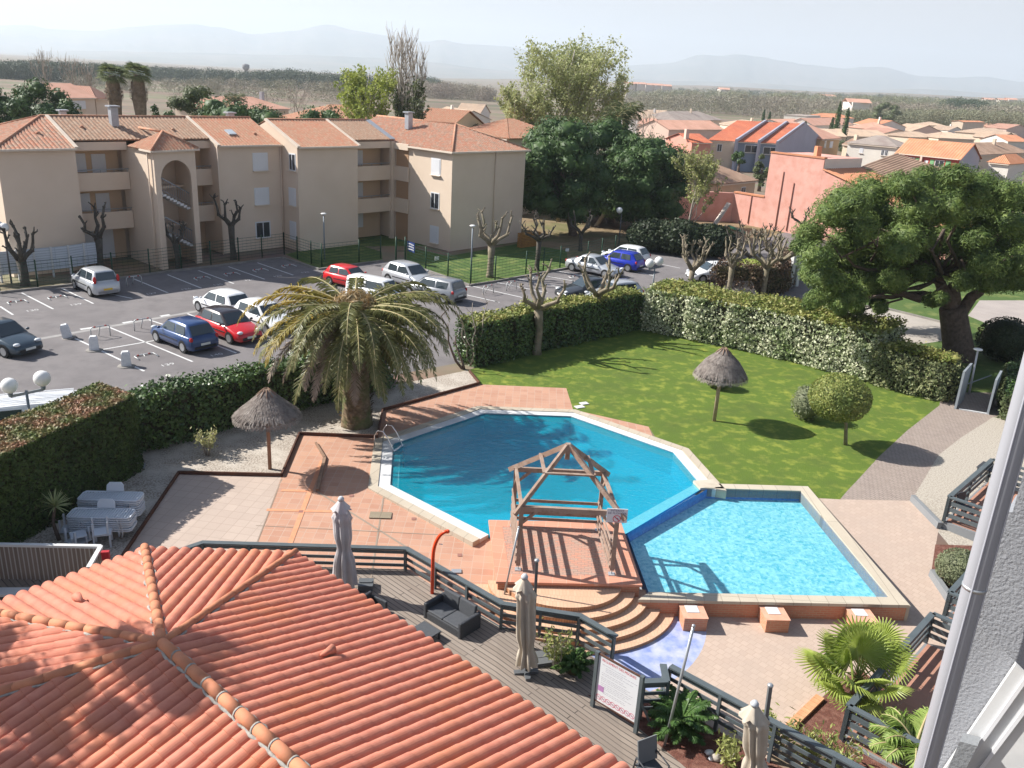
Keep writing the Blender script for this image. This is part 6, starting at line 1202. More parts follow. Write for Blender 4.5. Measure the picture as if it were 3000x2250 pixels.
# ------------------------------------------------------------ black lounge set
wick = M('charcoal_wicker', (.045, .048, .056), (.065, .07, .08), scale=30, rough=.55, bump=.6, bscale=60); cush = M('charcoal_seat', (.085, .09, .10), (.07, .075, .085), scale=14, rough=.8)
zs_ = lambda x, y: (900 + x / 3.318, 1400 + y / 3.318); zf = -.40
fl_, fr_ = G(*zs_(1125, 1400), zf), G(*zs_(1487, 1622), zf); an_ = math.atan2(fr_.y - fl_.y, fr_.x - fl_.x); Ws = min(1.5, (fr_ - fl_).length); sf = thing('lounge_sofa', 'charcoal two seat wicker sofa on the deck by the slatted railing', 'sofa', (fl_.x, fl_.y, zf), an_); sf['_o'] = (0, 0, 0)
def rb(c, d, name, m, par, bev=.03, **k):
    mb = MB(); mb.box(c, d, **k); o = mb.build(name, m, par); bm = o.modifiers.new('b', 'BEVEL'); bm.width = bev; bm.segments = 2; return o
rb((Ws / 2, .36, .20), (Ws - .16, .68, .36), 'base', wick, sf); [rb((x, .40, .32), (.11, .80, .60), 'arm', wick, sf) for x in (.055, Ws - .055)]
for k in (0, 1): x = .11 + (Ws - .22) * (.25 + .5 * k); rb((x, .32, .415), ((Ws - .24) / 2, .58, .07), 'seat_cushion', cush, sf); rb((x, .70, .58), ((Ws - .24) / 2, .10, .46), 'backrest', cush, sf, tilt=(R_(-8), 0))
tb = [G(*zs_(*q), zf + .38) for q in ((1010, 1460), (1155, 1390), (1305, 1500), (1160, 1565))]; tc_ = sum(tb, Vector()) / 4; tt_ = thing('coffee_table', 'low black table in front of the wicker sofa', 'table', (tc_.x, tc_.y, zf), an_); tt_['_o'] = (0, 0, 0)
tw_, td_ = (tb[2] - tb[1]).length, (tb[1] - tb[0]).length * .95; rb((0, 0, .37), (tw_, td_, .04), 'table_top', cush, tt_, .01)
for sx in (-1, 1):
    for sy in (-1, 1): rb((sx * (tw_ / 2 - .04), sy * (td_ / 2 - .04), .17), (.045, .045, .35), 'leg', wick, tt_, .005)
g = GG(*zs_(790, 1330)); ch = thing('deck_armchair', 'black armchair back showing beyond the roof edge left of the sofa', 'armchair', (g.x - .45, g.y - .15, zf), 1.0); ch['_o'] = (0, 0, 0); rb((0, 0, .2), (.6, .6, .36), 'base', wick, ch); rb((0, .3, .45), (.66, .09, .5), 'backrest', wick, ch); [rb((s * .31, 0, .35), (.07, .6, .5), 'arm', wick, ch) for s in (-1, 1)]
g = G(*z3c(880, 1640), -.2); t = thing('mesh_chair', 'grey mesh patio chair cut off by the bottom edge', 'chair', (g.x, g.y - .25, -.5), .5); t['_o'] = (0, 0, 0)
mb = MB(); mb.box((0, 0, .42), (.5, .5, .03)); mb.build('seat', cush, t); mb = MB(); mb.box((.05, .25, .72), (.5, .03, .55), tilt=(R_(-12), 0)); mb.build('backrest', M('mesh_grey', (.16, .17, .18)), t)
for sx in (-1, 1): mb = MB(); mb.tube([(sx * .27, -.25, 0), (sx * .27, -.25, .62), (sx * .27, .2, .66), (sx * .27, .32, 0)], .02, 8); mb.build('side_frame', wick, t)
# ------------------------------------------------------------ rules board
q0, q1 = G(1743, 2047, -.22), G(1860, 2117, -.22); bd = (q1 - q0).normalized(); BW = (q1 - q0).length; topz = at(1754, 1916, q0).z; BH = topz + .22; rbz = math.atan2(bd.y, bd.x); rbd = thing('pool_rules_board', 'white pool rules board headed REGLEMENT DES PISCINES in a dark frame', 'notice board', (q0.x, q0.y, -.22), rbz); rbd['_o'] = (0, 0, 0)
mb = MB(); mb.box((BW / 2, 0, BH / 2), (BW, .02, BH)); mb.build('panel', shut_m, rbd)
for c_, d_ in (((BW / 2, -.004, BH + .015), (BW + .06, .045, .03)), ((BW / 2, -.004, -.015), (BW + .06, .045, .03))): mb = MB(); mb.box(c_, d_); mb.build('frame', timber_m, rbd)
for x in (-.05, BW + .05): mb = MB(); mb.box((x, .0, BH / 2 - .1), (.09, .09, BH + .3)); mb.build('post', rail_m, rbd)
text('REGLEMENT DES PISCINES', .098, M('title_red', (.65, .12, .14)), (BW / 2, -.013, BH * .925), (R_(90), 0, 0), 'title', rbd, align='CENTER', sx=.98 * BW / 1.35); gt = M('faint_print', (.42, .42, .46)); rnd = random.Random(3)
rowz = [.84, .79, .755, .72, .66, .62, .56, .525, .49, .44, .40, .365, .33, .27, .235]
for k, f in enumerate(rowz):
    x0 = .12 + (.1 if k in (1, 2, 3, 13, 14) else 0); x1 = BW * rnd.uniform(.6, .92); mb = MB(); x = x0
    while x < x1: l = rnd.uniform(.03, .10); mb.box((x + l / 2, -.012, BH * f), (l, .003, .012)); x += l + .018
    mb.build('print_line', gt, rbd)
mb = MB(); mb.box((.14, -.012, BH * .30), (.17, .003, .15)); mb.build('purple_square', M('mauve', (.45, .22, .45)), rbd)
for k in range(8): mb = MB(); c_ = Vector((.10 + (BW - .2) * k / 7, -.013, BH * .10)); ringm(mb, c_, .075, .013, 20); mb.beam(c_ + Vector((-.05, 0, .05)), c_ + Vector((.05, 0, -.05)), .002, .012); mb.build('pictogram', M('picto_red', (.60, .12, .2)), rbd); mb = MB(); mb.box(c_ + Vector((0, .002, 0)), (.06, .003, .03)); mb.build('pictogram_figure', gt, rbd)
mb = MB(); mb.beam((BW + .05, -.02, BH * .55), (BW + .28, .35, -.2), .04, .05); mb.build('prop', rail_m, rbd)
# ------------------------------------------------------------ white plastic loungers and tables
pl_m = M('white_plastic', (.66, .70, .76), (.60, .64, .70), scale=1, rough=.4)
def lounger():
    t = thing('sun_lounger', 'x', 'sun lounger', (0, 0, 0), 0, 'white plastic loungers stacked by the boxy hedge'); t['_o'] = (0, 0, 0); mb = MB(); Lq, Wq = 1.86, .66
    for k in range(22): x = .07 + (Lq - .14) * k / 21; mb.box((x, 0, .30 - .02 * math.sin(3 * x)), (.052, Wq - .08, .018))
    for s in (-1, 1): mb.tube([(0, s * (Wq / 2 - .12), .30), (.06, s * (Wq / 2 - .03), .31), (Lq - .06, s * (Wq / 2 - .03), .31), (Lq, s * (Wq / 2 - .12), .30)], .028, 6)
    mb.beam((0, -Wq / 2 + .1, .30), (0, Wq / 2 - .1, .30), .04, .04); mb.beam((Lq, -Wq / 2 + .1, .30), (Lq, Wq / 2 - .1, .30), .04, .04); mb.build('slatted_bed', pl_m, t)
    for x in (.35, 1.5):
        for s in (-1, 1): mb = MB(); mb.tube([(x, s * .28, .30), (x + .02, s * .31, .12), (x + .10, s * .31, .10), (x + .12, s * .28, .30)], .02, 6); mb.build('leg', pl_m, t)
    return t
lo = lounger(); first = True
for (bx, by, nst, who) in ((244, 1520, 8, 'rear'), (214, 1566, 7, 'front')):
    g = GG(bx, by); e_ = GG(bx + 200, by + 3); an2 = math.atan2(e_.y - g.y, e_.x - g.x)
    for k in range(nst):
        lb = {0: f'bottom white lounger of the {who} stack', nst - 1: f'topmost white lounger of the {who} stack'}.get(k, f'white lounger in the {who} stack, number {k + 1} counted from the ground')
        if first: o = lo; first = False; o.location = (g.x, g.y, g.z); o.rotation_euler = (0, 0, an2); o['label'] = lb
        else: dup(lo, (g.x + random.uniform(-.02, .02), g.y, g.z + .075 * k), an2 + random.uniform(-.01, .01), lb)
    for j, (dx, dy) in enumerate(((.95, .34),)):   # raised head rest leaning behind
        t = thing('lounger_headrest', f'white rounded headrest standing up behind the {who} lounger stack', 'headrest', (g.x + dx, g.y + dy, g.z + .3 + .075 * nst), an2); t['_o'] = (0, 0, 0); mb = MB()
        P_ = [(-.27, 0), (.27, 0), (.26, .18), (.18, .26), (-.18, .26), (-.26, .18)]; mb.add([(x, .0 + z * .3, z - .02) for x, z in P_] + [(x, .04 + z * .3, z - .02) for x, z in P_], [tuple(range(6)), tuple(range(11, 5, -1))] + [(i, 6 + i, 6 + (i + 1) % 6, (i + 1) % 6) for i in range(6)]); mb.build('shell', pl_m, t)
def ptable(label, px, py, rz, z=0.0, flip=False, sc=1.0):
    g = GG(px, py); t = thing('plastic_table', label, 'table', (g.x, g.y, g.z + z), rz, 'white plastic side tables'); t['_o'] = (0, 0, 0); s_ = -1 if flip else 1; o_ = .42 if flip else 0; mb = MB(); mb.box((0, 0, o_ + s_ * .41), (.50, .50, .035))
    for k in range(7): mb.box((0, -.2 + k * .066, o_ + s_ * .432), (.44, .03, .012))
    mb.build('table_top', pl_m, t)
    for sx in (-1, 1):
        for sy in (-1, 1): mb = MB(); mb.box((sx * .21, sy * .21, o_ + s_ * .2), (.05, .05, .40)); mb.build('leg', pl_m, t)
    t.scale = (sc,) * 3; return t
zk = lambda x, y: (x / 3.687, 1380 + y / 3.687)
ptable('upright white table at the right carrying an upturned one', *zk(1120, 790), .35, sc=1.05); ptable('upturned white table resting on the right table', *zk(1105, 800), .45, .46, True, .95); ptable('upturned white table with legs in the air beside the small yucca', *zk(850, 790), -.5, .12, True, 1.1); ptable('white table under the leftmost upturned one', *zk(860, 800), .6, sc=.9); ptable('white table half hidden between the lounger stacks and the yucca', *zk(760, 640), .2, .05, True)
# spiky plants
def spiky(label, px, py, h, r, n, mat, name='yucca', cat='plant', w_=.03, rise=(-.2, 1.3), trunk=None, par_m=bark_m, arch=.4):
    b = GG(px, py); t = wthing(name, label, cat, b); c_ = b + up * h
    if h > .15: mb = MB(); mb.tube([b, b + Vector((-.12, 0, h * .5)), c_], [.06, .05, .05], 8); mb.build('trunk', par_m, t)
    vs, fs = [], []
    for k in range(n):
        a = k * 2.39996; el = rise[0] + (rise[1] - rise[0]) * (k / n) ** .8; L_ = r * random.uniform(.8, 1.1); d = Vector((math.cos(a), math.sin(a), 0)); s = Vector((-d.y, d.x, 0)) * w_; p = c_; n0 = len(vs); pr = []
        for i in range(6): f = i / 5; pr.append((p.copy(), s * (1 - f) ** .6)); p = p + (d * math.cos(el) + up * math.sin(el)) * L_ / 5; el -= arch / 5
        for q, ss in pr: vs += [q - ss, q + ss + up * .01]
        fs += [(n0 + 2 * i, n0 + 2 * i + 1, n0 + 2 * i + 3, n0 + 2 * i + 2) for i in range(5)]
    mb = MB(); mb.add(vs, fs); mb.build('leaves', mat, t); return t
yuc = leafmat('yucca_leaves', (.30, .36, .16), (.42, .44, .22), scale=3); cyc = leafmat('cycad_leaves', (.06, .13, .035), (.13, .22, .06), (.045, .10, .03), scale=5, rough=.35)
spiky('small yucca with a thin bent trunk beside the white tables', *zk(640, 745), 1.15, .55, 46, yuc); spiky('tuft of yellowish strap leaves by the wooden fence', *zk(75, 790), .05, .5, 22, leafmat('strap', (.40, .40, .12), (.3, .34, .1)), w_=.02, name='strap_plant')
def cycad(label, px, py, r, n, h=.15):
    b = GG(px, py); t = wthing('cycad', label, 'cycad', b); mb = MB(); mb.lathe([(.16, 0), (.17, h), (.08, h + .1)], tuple(b), 12); mb.build('trunk', ptrunk_m, t)
    for k in range(n): az = k * 2.39996; u = k / n; frond(t, b + up * (h + .05), az, r * random.uniform(.85, 1.1), 1.35 - 1.15 * u, .35, cyc, 40, r * .2, v=.3, rm=cyc)
    return t
cycad('dark glossy cycad between the railing and the rules board', *z3c(450, 1110), .62, 26); cycad('large glossy cycad at the foot of the thin aluminium pole', *z3c(1055, 1450), .95, 34)
ole = leafmat('oleander_leaves', (.30, .34, .10), (.42, .42, .16), (.20, .26, .07), scale=7)
for q, h, r, lb in (((355, 1095), 1.25, .42, 'slim oleander with pale stems beside the middle umbrella'), ((1330, 1640), .6, .3, 'low oleander shoot left of the lower umbrella'), ((1580, 1560), .95, .5, 'oleander bush right of the lower umbrella'), ((1800, 1640), .85, .5, 'oleander bush along the lower railing near the palm bed'), ((1950, 1690), .8, .5, 'last oleander bush at the bottom of the lower railing')):
    sprig(lb, *z3c(*q), h, r, ole, twig_m, 11, .16, 30, name='oleander', top=.4)
rock = M('garden_rock', (.46, .42, .37), (.34, .30, .26), scale=6, rough=.9); k = 0
for q, r, lb in (((330, 1065), .14, 'pale rock at the foot of the slim oleander'), ((395, 1100), .12, 'small pale rock left of the dark cycad'), ((1225, 1580), .11, 'brown rock near the big cycad'), ((1262, 1610), .14, 'white rock beside the brown rock'), ((1235, 1612), .08, 'tiny white rock in the planting bed'), ((1300, 1625), .08, 'little pale rock right of the white rock')):
    g = GG(*z3c(*q)); mb = MB(); mb.ball((g.x, g.y, g.z + r * .4), (r, r * .8, r * .6), 8, 0, .15); tag(mb.build('rock', rock if r > .12 else white_b, origin=tuple(g)), lb, 'rock')
# fan palm in the mulch bed
fan_m = leafmat('fan_leaf', (.30, .38, .07), (.42, .48, .13), (.20, .29, .05), scale=3, trans=.35, rough=.4)
def fanleaf(root, hub, nrm, R_l, az0, mat, seg=30, spanr=2.45, name='fan_leaf'):
    nrm = Vector(nrm).normalized(); u = Vector(az0) - nrm * Vector(az0).dot(nrm); u.normalize(); v = nrm.cross(u); vs, fs = [], []
    for k in range(seg):
        a = -spanr + 2 * spanr * (k + .5) / seg; da = spanr / seg * .95; Lk = R_l * (.86 + .14 * math.cos(a * .5)) * random.uniform(.93, 1.05)
        def P_(ang, rad, lift): return Vector(hub) + (u * math.cos(ang) + v * math.sin(ang)) * rad + nrm * lift - up * (.22 * (rad / R_l) ** 3 * R_l)
        n0 = len(vs); vs += [Vector(hub), P_(a - da, Lk * .58, .0), P_(a, Lk * .58, .028), P_(a + da, Lk * .58, .0), P_(a - da * .18, Lk, -.02), P_(a + da * .18, Lk, -.02)]
        fs += [(n0, n0 + 1, n0 + 2), (n0, n0 + 2, n0 + 3), (n0 + 1, n0 + 4, n0 + 5, n0 + 2), (n0 + 2, n0 + 5, n0 + 3)]
    mb = MB(); mb.add(vs, fs); return mb.build(name, mat, root)
def fanpalm(label, b, h, leaves_, rl, mat=fan_m, name='fan_palm', seg=30):
    t = wthing(name, label, 'palm tree', b); mb = MB(); mb.lathe([(.17, -.05), (.16, h * .5), (.12, h)], tuple(b), 12, fn=lambda a, i: 1 + .08 * math.sin(9 * a)); mb.build('trunk', ptrunk_m, t); mb = MB(); hub = b + up * h
    for (d, el, L_, rl_) in leaves_:
        dv = Vector((math.cos(d) * math.cos(el), math.sin(d) * math.cos(el), math.sin(el))); e = hub + dv * L_; m_ = hub.lerp(e, .5) + up * .08; mb.tube([hub, m_, e], [.02, .014, .010], 6); nn = Vector((-math.cos(d) * math.sin(el + .35), -math.sin(d) * math.sin(el + .35), math.cos(el + .35))); fanleaf(t, e, nn, rl_ * 1.15, dv, mat, seg)
    mb.build('stalks', M('palm_stalk', (.34, .38, .12)), t); return t
fb = GG(2500, 2060); lv = [(random.Random(9).uniform(0, .01) + a, e, l, r) for a, e, l, r in ((3.5, .5, .7, .8), (2.0, .9, .5, .8), (1.4, 1.2, .6, .8), (4.0, .3, .6, .75), (.9, .9, .7, .75), (2.9, .15, .9, .72), (3.25, .35, .95, .70), (3.75, .05, .85, .62), (4.35, -.05, .80, .66), (2.6, .6, .85, .66), (1.7, .95, .85, .78), (2.1, 1.25, .8, .70), (.7, .75, 1.15, .62), (.2, .5, .95, .6), (5.3, .25, .75, .6), (4.8, .55, .6, .55), (1.2, .7, .9, .6), (3.0, 1.0, .6, .6))]
fanpalm('bright green fan palm in the reddish mulch bed by the lower terrace', fb, .75, lv, .7, seg=34)
for q, n, r, lb in (((1290, 1690), 18, 1.1, 'arching feather palm cut off at the bottom right'), ((1480, 1640), 9, .9, 'second feather palm beside the grey wall at the bottom right')):
    b = GG(*z4c(*q)); t = wthing('feather_palm', lb, 'palm', b); mb = MB(); mb.lathe([(.1, 0), (.09, .7), (.04, .8)], tuple(b), 10); mb.build('trunk', ptrunk_m, t)
    for k in range(n): frond(t, b + up * .75, k * 2.39996, r * random.uniform(.8, 1.1), 1.1 - .9 * k / n, .7, leafmat('feather_green', (.20, .30, .06), (.32, .40, .12), scale=4), 30, r * .32)
# ------------------------------------------------------------ walls, gate, terraces, wing of the apartment the photo was taken from
gw = M('grey_render', (.20, .21, .225), (.23, .24, .25), scale=1, rough=.9, bump=.4, bscale=40)
for a, b, lb in (((2671, 1467), (2750, 1549), 'low grey wall between the pale gravel and the patio'), ((2727, 1687), (2779, 1764), 'short low grey wall beside the round olive shrub')):
    p, q = GG(*a), GG(*b); mb = MB(); mb.beam(p + up * .08, q + up * .08, .16, .34); tag(mb.build('low_wall', gw, origin=tuple(p)), lb, 'low wall')
p, q = GG(*z4c(785, 1262)), GG(*z4c(612, 1430)); t = wthing('brick_edging', 'row of orange bricks edging the mulch bed', 'edging', p); n = 9; d = (q - p).normalized()
for k in range(n): c_ = p.lerp(q, (k + .5) / n); mb = MB(); mb.box((c_.x, c_.y, c_.z + .03), ((q - p).length / n - .012, .22, .10), math.atan2(d.y, d.x)); mb.build('brick', orange_b if False else M('edge_brick', (.55, .27, .14), (.62, .36, .20), scale=5), t)
gate_m = M('gate_grey', (.27, .30, .335), (.23, .26, .29), scale=2, rough=.6)
gt_ = wthing('garden_gate', 'open grey garden gate between two panels at the top of the paved path', 'gate', G(*z4b(1790, 1210)))
for (x0, y0, x1, y1, ty) in ((1765, 1212, 1815, 1150, 965), (1975, 1248, 2010, 1180, 1025)):
    a, b = G(*z4b(x0, y0)), G(*z4b(x1, y1)); zt = at(*z4b(x0 + 60, ty), a).z; zt = min(zt, 1.9); mb = MB(); mb.beam(a + up * zt / 2, b + up * zt / 2, .10, zt); mb.build('panel', gate_m, gt_)
a, b = G(*z4b(1790, 1215)), G(*z4b(1985, 1248)); mb = MB(); mb.beam(a + up * .02, b + up * .02, .12, .05); mb.build('threshold', white_m, gt_); mb = MB(); a, b = G(*z4b(1820, 1160)), G(*z4b(1990, 1095)); mb.beam(a + up * .9, a.lerp(b, .9) + up * .9, .04, .04); mb.build('gate_bar', gate_m, gt_)
tf_m = brickmat('terrace_tiles', (.38, .19, .135), (.44, .225, .16), (.34, .22, .16), .35, .35, .008, rot=R_(47), noise=(.46, .25, .18)); du = Vector((math.cos(R_(47)), math.sin(R_(47)), 0)); dn_ = Vector((du.y, -du.x, 0))
def terrace(label, corner, L_, zf_, wd=4.0, back=True, posts=2.0):
    c0 = Vector((corner[0], corner[1], 0)); t = wthing('terrace', label, 'terrace', (c0.x, c0.y, zf_)); P_ = [c0, c0 + dn_ * wd, c0 + dn_ * wd + du * L_, c0 + du * L_]; mb = MB(); mb.prism([p.to_2d() for p in P_], -1.2, zf_ - .03); mb.build('base', gw, t)
    mb = MB(); mb.prism(offset(ccw([p.to_2d() for p in P_]), -.08), zf_ - .05, zf_); mb.build('floor', tf_m, t); zt = zf_ + .92
    for a, b in ((P_[0] + dn_ * wd, P_[0]), (P_[0], P_[3]), (P_[3], P_[3] + dn_ * wd)):
        a = a.copy(); b = b.copy(); d = (b - a).normalized(); mb = MB(); mb.beam(a + up * zt, b + up * zt, .16, .05); mb.build('top_rail', rail_m, t)
        for j in range(3): z = zt - .22 - .23 * j; mb = MB(); mb.beam(a + up * z, b + up * z, .03, .14); mb.build('slat', rail_m, t)
        k = max(1, round((b - a).length / posts))
        for j in range(k + 1): p = a.lerp(b, j / k); mb = MB(); mb.box((p.x, p.y, (zf_ + zt) / 2 - .03), (.10, .10, zt - zf_), R_(47)); mb.build('post', rail_m, t)
    return t
terrace('lower terracotta terrace with grey slatted railing behind the fan palm', G(2487, 2071, .48), 5.5, -.42); terrace('middle terrace corner showing beside the downpipe', G(2784, 1736, .62), 3.2, -.30); terrace('upper terrace with black table on a grey plinth by the pale gravel', G(2782, 1455, 1.05), 4.85, .12)
g = G(2890, 1420, .12); t = thing('terrace_table', 'small black table on the upper terrace', 'table', (g.x, g.y, .12), .8); t['_o'] = (0, 0, 0); rb((0, 0, .72), (.8, .8, .04), 'table_top', wick, t, .01)
for sx in (-1, 1):
    for sy in (-1, 1): rb((sx * .34, sy * .34, .35), (.05, .05, .70), 'leg', wick, t, .005)
g = G(2818, 1520, .12); t = thing('terrace_chair', 'black chair near the front railing of the upper terrace', 'chair', (g.x, g.y, .12), .5); t['_o'] = (0, 0, 0); rb((0, 0, .45), (.45, .45, .04), 'seat', wick, t, .01); rb((0, .22, .7), (.45, .04, .5), 'backrest', wick, t, .01)
for sx in (-1, 1):
    for sy in (-1, 1): rb((sx * .2, sy * .2, .22), (.035, .035, .43), 'leg', wick, t, .005)
# wing wall with balcony block, gutter pipe and white window frame
stg = M('blue_grey_stucco', (.265, .275, .30), (.29, .30, .325), scale=2.5, rough=.95, bump=.45, bscale=55); wg = wthing('apartment_wing', 'grey stucco wall of the wing beside the camera with downpipe and white window frame', 'building', (3.0, 4.0, 0))
def RP(px, py, dist): r = ray(px, py); r = r / r.length; return Vector((0, 0, CH)) + r * dist
A_ = RP(2872, 1835, 5.5); wd = Vector((math.cos(R_(-38)), math.sin(R_(-38)), 0)); wn = Vector((-wd.y, wd.x, 0))
def wallhit(px, py, off): o = Vector((0, 0, CH)); r = ray(px, py); k = (A_ + wn * off - o).dot(wn) / r.dot(wn); return o + r * k
def slab(name, pxs, off, th_, m, extra=()):
    P_ = [wallhit(*q, off) for q in pxs]; n = len(P_); mb = MB(); mb.add(P_ + [p + wn * th_ for p in P_], [tuple(range(n)), tuple(range(2 * n - 1, n - 1, -1))] + [(i, n + i, n + (i + 1) % n, (i + 1) % n) for i in range(n)]); return mb.build(name, m, wg)
def lineup(px, py, py2): return (px + (py2 - py) * (1108 - px) / (8135 - py), py2)
slab('upper_wall', [(2872, 1838), (3000, 1963), (3500, 2440), (3900, 400), lineup(2872, 1838, 500)], 0, .3, stg)
slab('lower_wall', [lineup(2862, 1812, 1500), (3500, 1500), (3500, 2700), lineup(2862, 1812, 2700)], .55, .3, stg)
slab('window_surround', [(2974, 1950), (3060, 2010), (3060, 2500), (2600, 2500)], .42, .12, white_m)
slab('window_sill', [(2812, 2172), (2864, 2186), (2800, 2310), (2750, 2310)], .30, .10, gw)
for dx in (30, 75): slab('frame_rib', [(2974 + dx, 1965 + dx * .6), (2984 + dx, 1972 + dx * .6), (2620 + dx, 2500), (2606 + dx, 2500)], .40, .04, shut_m)
pp = RP(2826, 1825, 5.3); mb = MB(); mb.tube([(pp.x, pp.y, -.5), (pp.x, pp.y, 22)], .058, 20); mb.build('downpipe', M('pipe_grey', (.30, .305, .335), rough=.4), wg)
for dx in (-.035, .035): mb = MB(); mb.tube([(pp.x + dx, pp.y - .045, -.5), (pp.x + dx, pp.y - .045, 22)], .006, 6); mb.build('pipe_ridge', M('pipe_grey2', (.34, .345, .39)), wg)
zc_ = RP(2870, 1690, 5.3).z
mb = MB(); mb.tube([(pp.x, pp.y, zc_ - .012), (pp.x, pp.y, zc_ + .006)], .061, 20); mb.build('pipe_collar', alu, wg)
# wooden fence at the lower left with white rail
wfm = brickmat('grey_board_fence', (.20, .16, .135), (.25, .20, .17), (.42, .40, .38), .13, 5, .02, plane='WALL', bump=.8)
p, q = G(-30, 1597, .85), G(*z1c(545, 466), .85); p.z = q.z = 0; t = wthing('board_fence', 'weathered vertical board fence with white top rail at the lower left', 'fence', (p.x, p.y, -.3)); mb = MB(); mb.prism([p.to_2d(), q.to_2d(), q.to_2d() + Vector((0, .05)), p.to_2d() + Vector((0, .05))], -.35, .82); mb.build('boards', wfm, t)
mb = MB(); mb.beam(p + up * .87, q + up * .87, .12, .07); mb.build('top_rail', M('white_rail', (.62, .62, .62)), t); r_ = G(*z1c(478, 582), .85); r_.z = 0; mb = MB(); mb.beam(q + up * .87, r_ + up * .871, .12, .07); mb.build('side_rail', _mc['white_rail'], t); mb = MB(); mb.prism([q.to_2d(), r_.to_2d(), r_.to_2d() + Vector((.05, 0)), q.to_2d() + Vector((.05, 0))], -.35, .82); mb.build('side_boards', wfm, t)
mb = MB(); a, b = G(-30, 1735, -.1), G(150, 1735, -.1); mb.beam(a, b, .35, .08); mb.build('white_step_edge', white_m, t)
g = G(*z1c(568, 490), .9); mb = MB(); mb.box((g.x, g.y, .78), (.20, .12, .26), .2); tag(mb.build('red_box', M('red_box', (.42, .03, .04)), origin=(g.x, g.y, .78)), 'small red box on the end post of the board fence', 'box')
# ------------------------------------------------------------ neighbouring houses
W_ = {k: M('render_' + k, c, tuple(min(1, x * 1.08) for x in c), scale=.4, rough=.9) for k, c in dict(white=(.70, .66, .60), cream=(.66, .54, .42), pink=(.68, .50, .42), peach=(.62, .46, .32), red=(.42, .07, .06), salmon=(.60, .29, .23), bluegrey=(.20, .24, .31), lilac=(.42, .43, .50), grey=(.48, .46, .45), ochre=(.50, .34, .20)).items()}
T_ = {k: M('roof_' + k, c, c2, scale=.9, rough=.9, col3=c3, scale3=.3, detail=7) for k, (c, c2, c3) in dict(orange=((.56, .235, .125), (.61, .29, .17), (.47, .20, .12)), red=((.46, .13, .07), (.52, .18, .10), (.38, .12, .08)), beige=((.50, .36, .26), (.57, .43, .32), (.42, .31, .24)), brown=((.34, .22, .16), (.42, .29, .21), (.27, .18, .13)), pinkish=((.60, .33, .24), (.64, .38, .29), (.52, .29, .21)), grey=((.34, .29, .26), (.40, .34, .30), (.28, .22, .20))).items()}
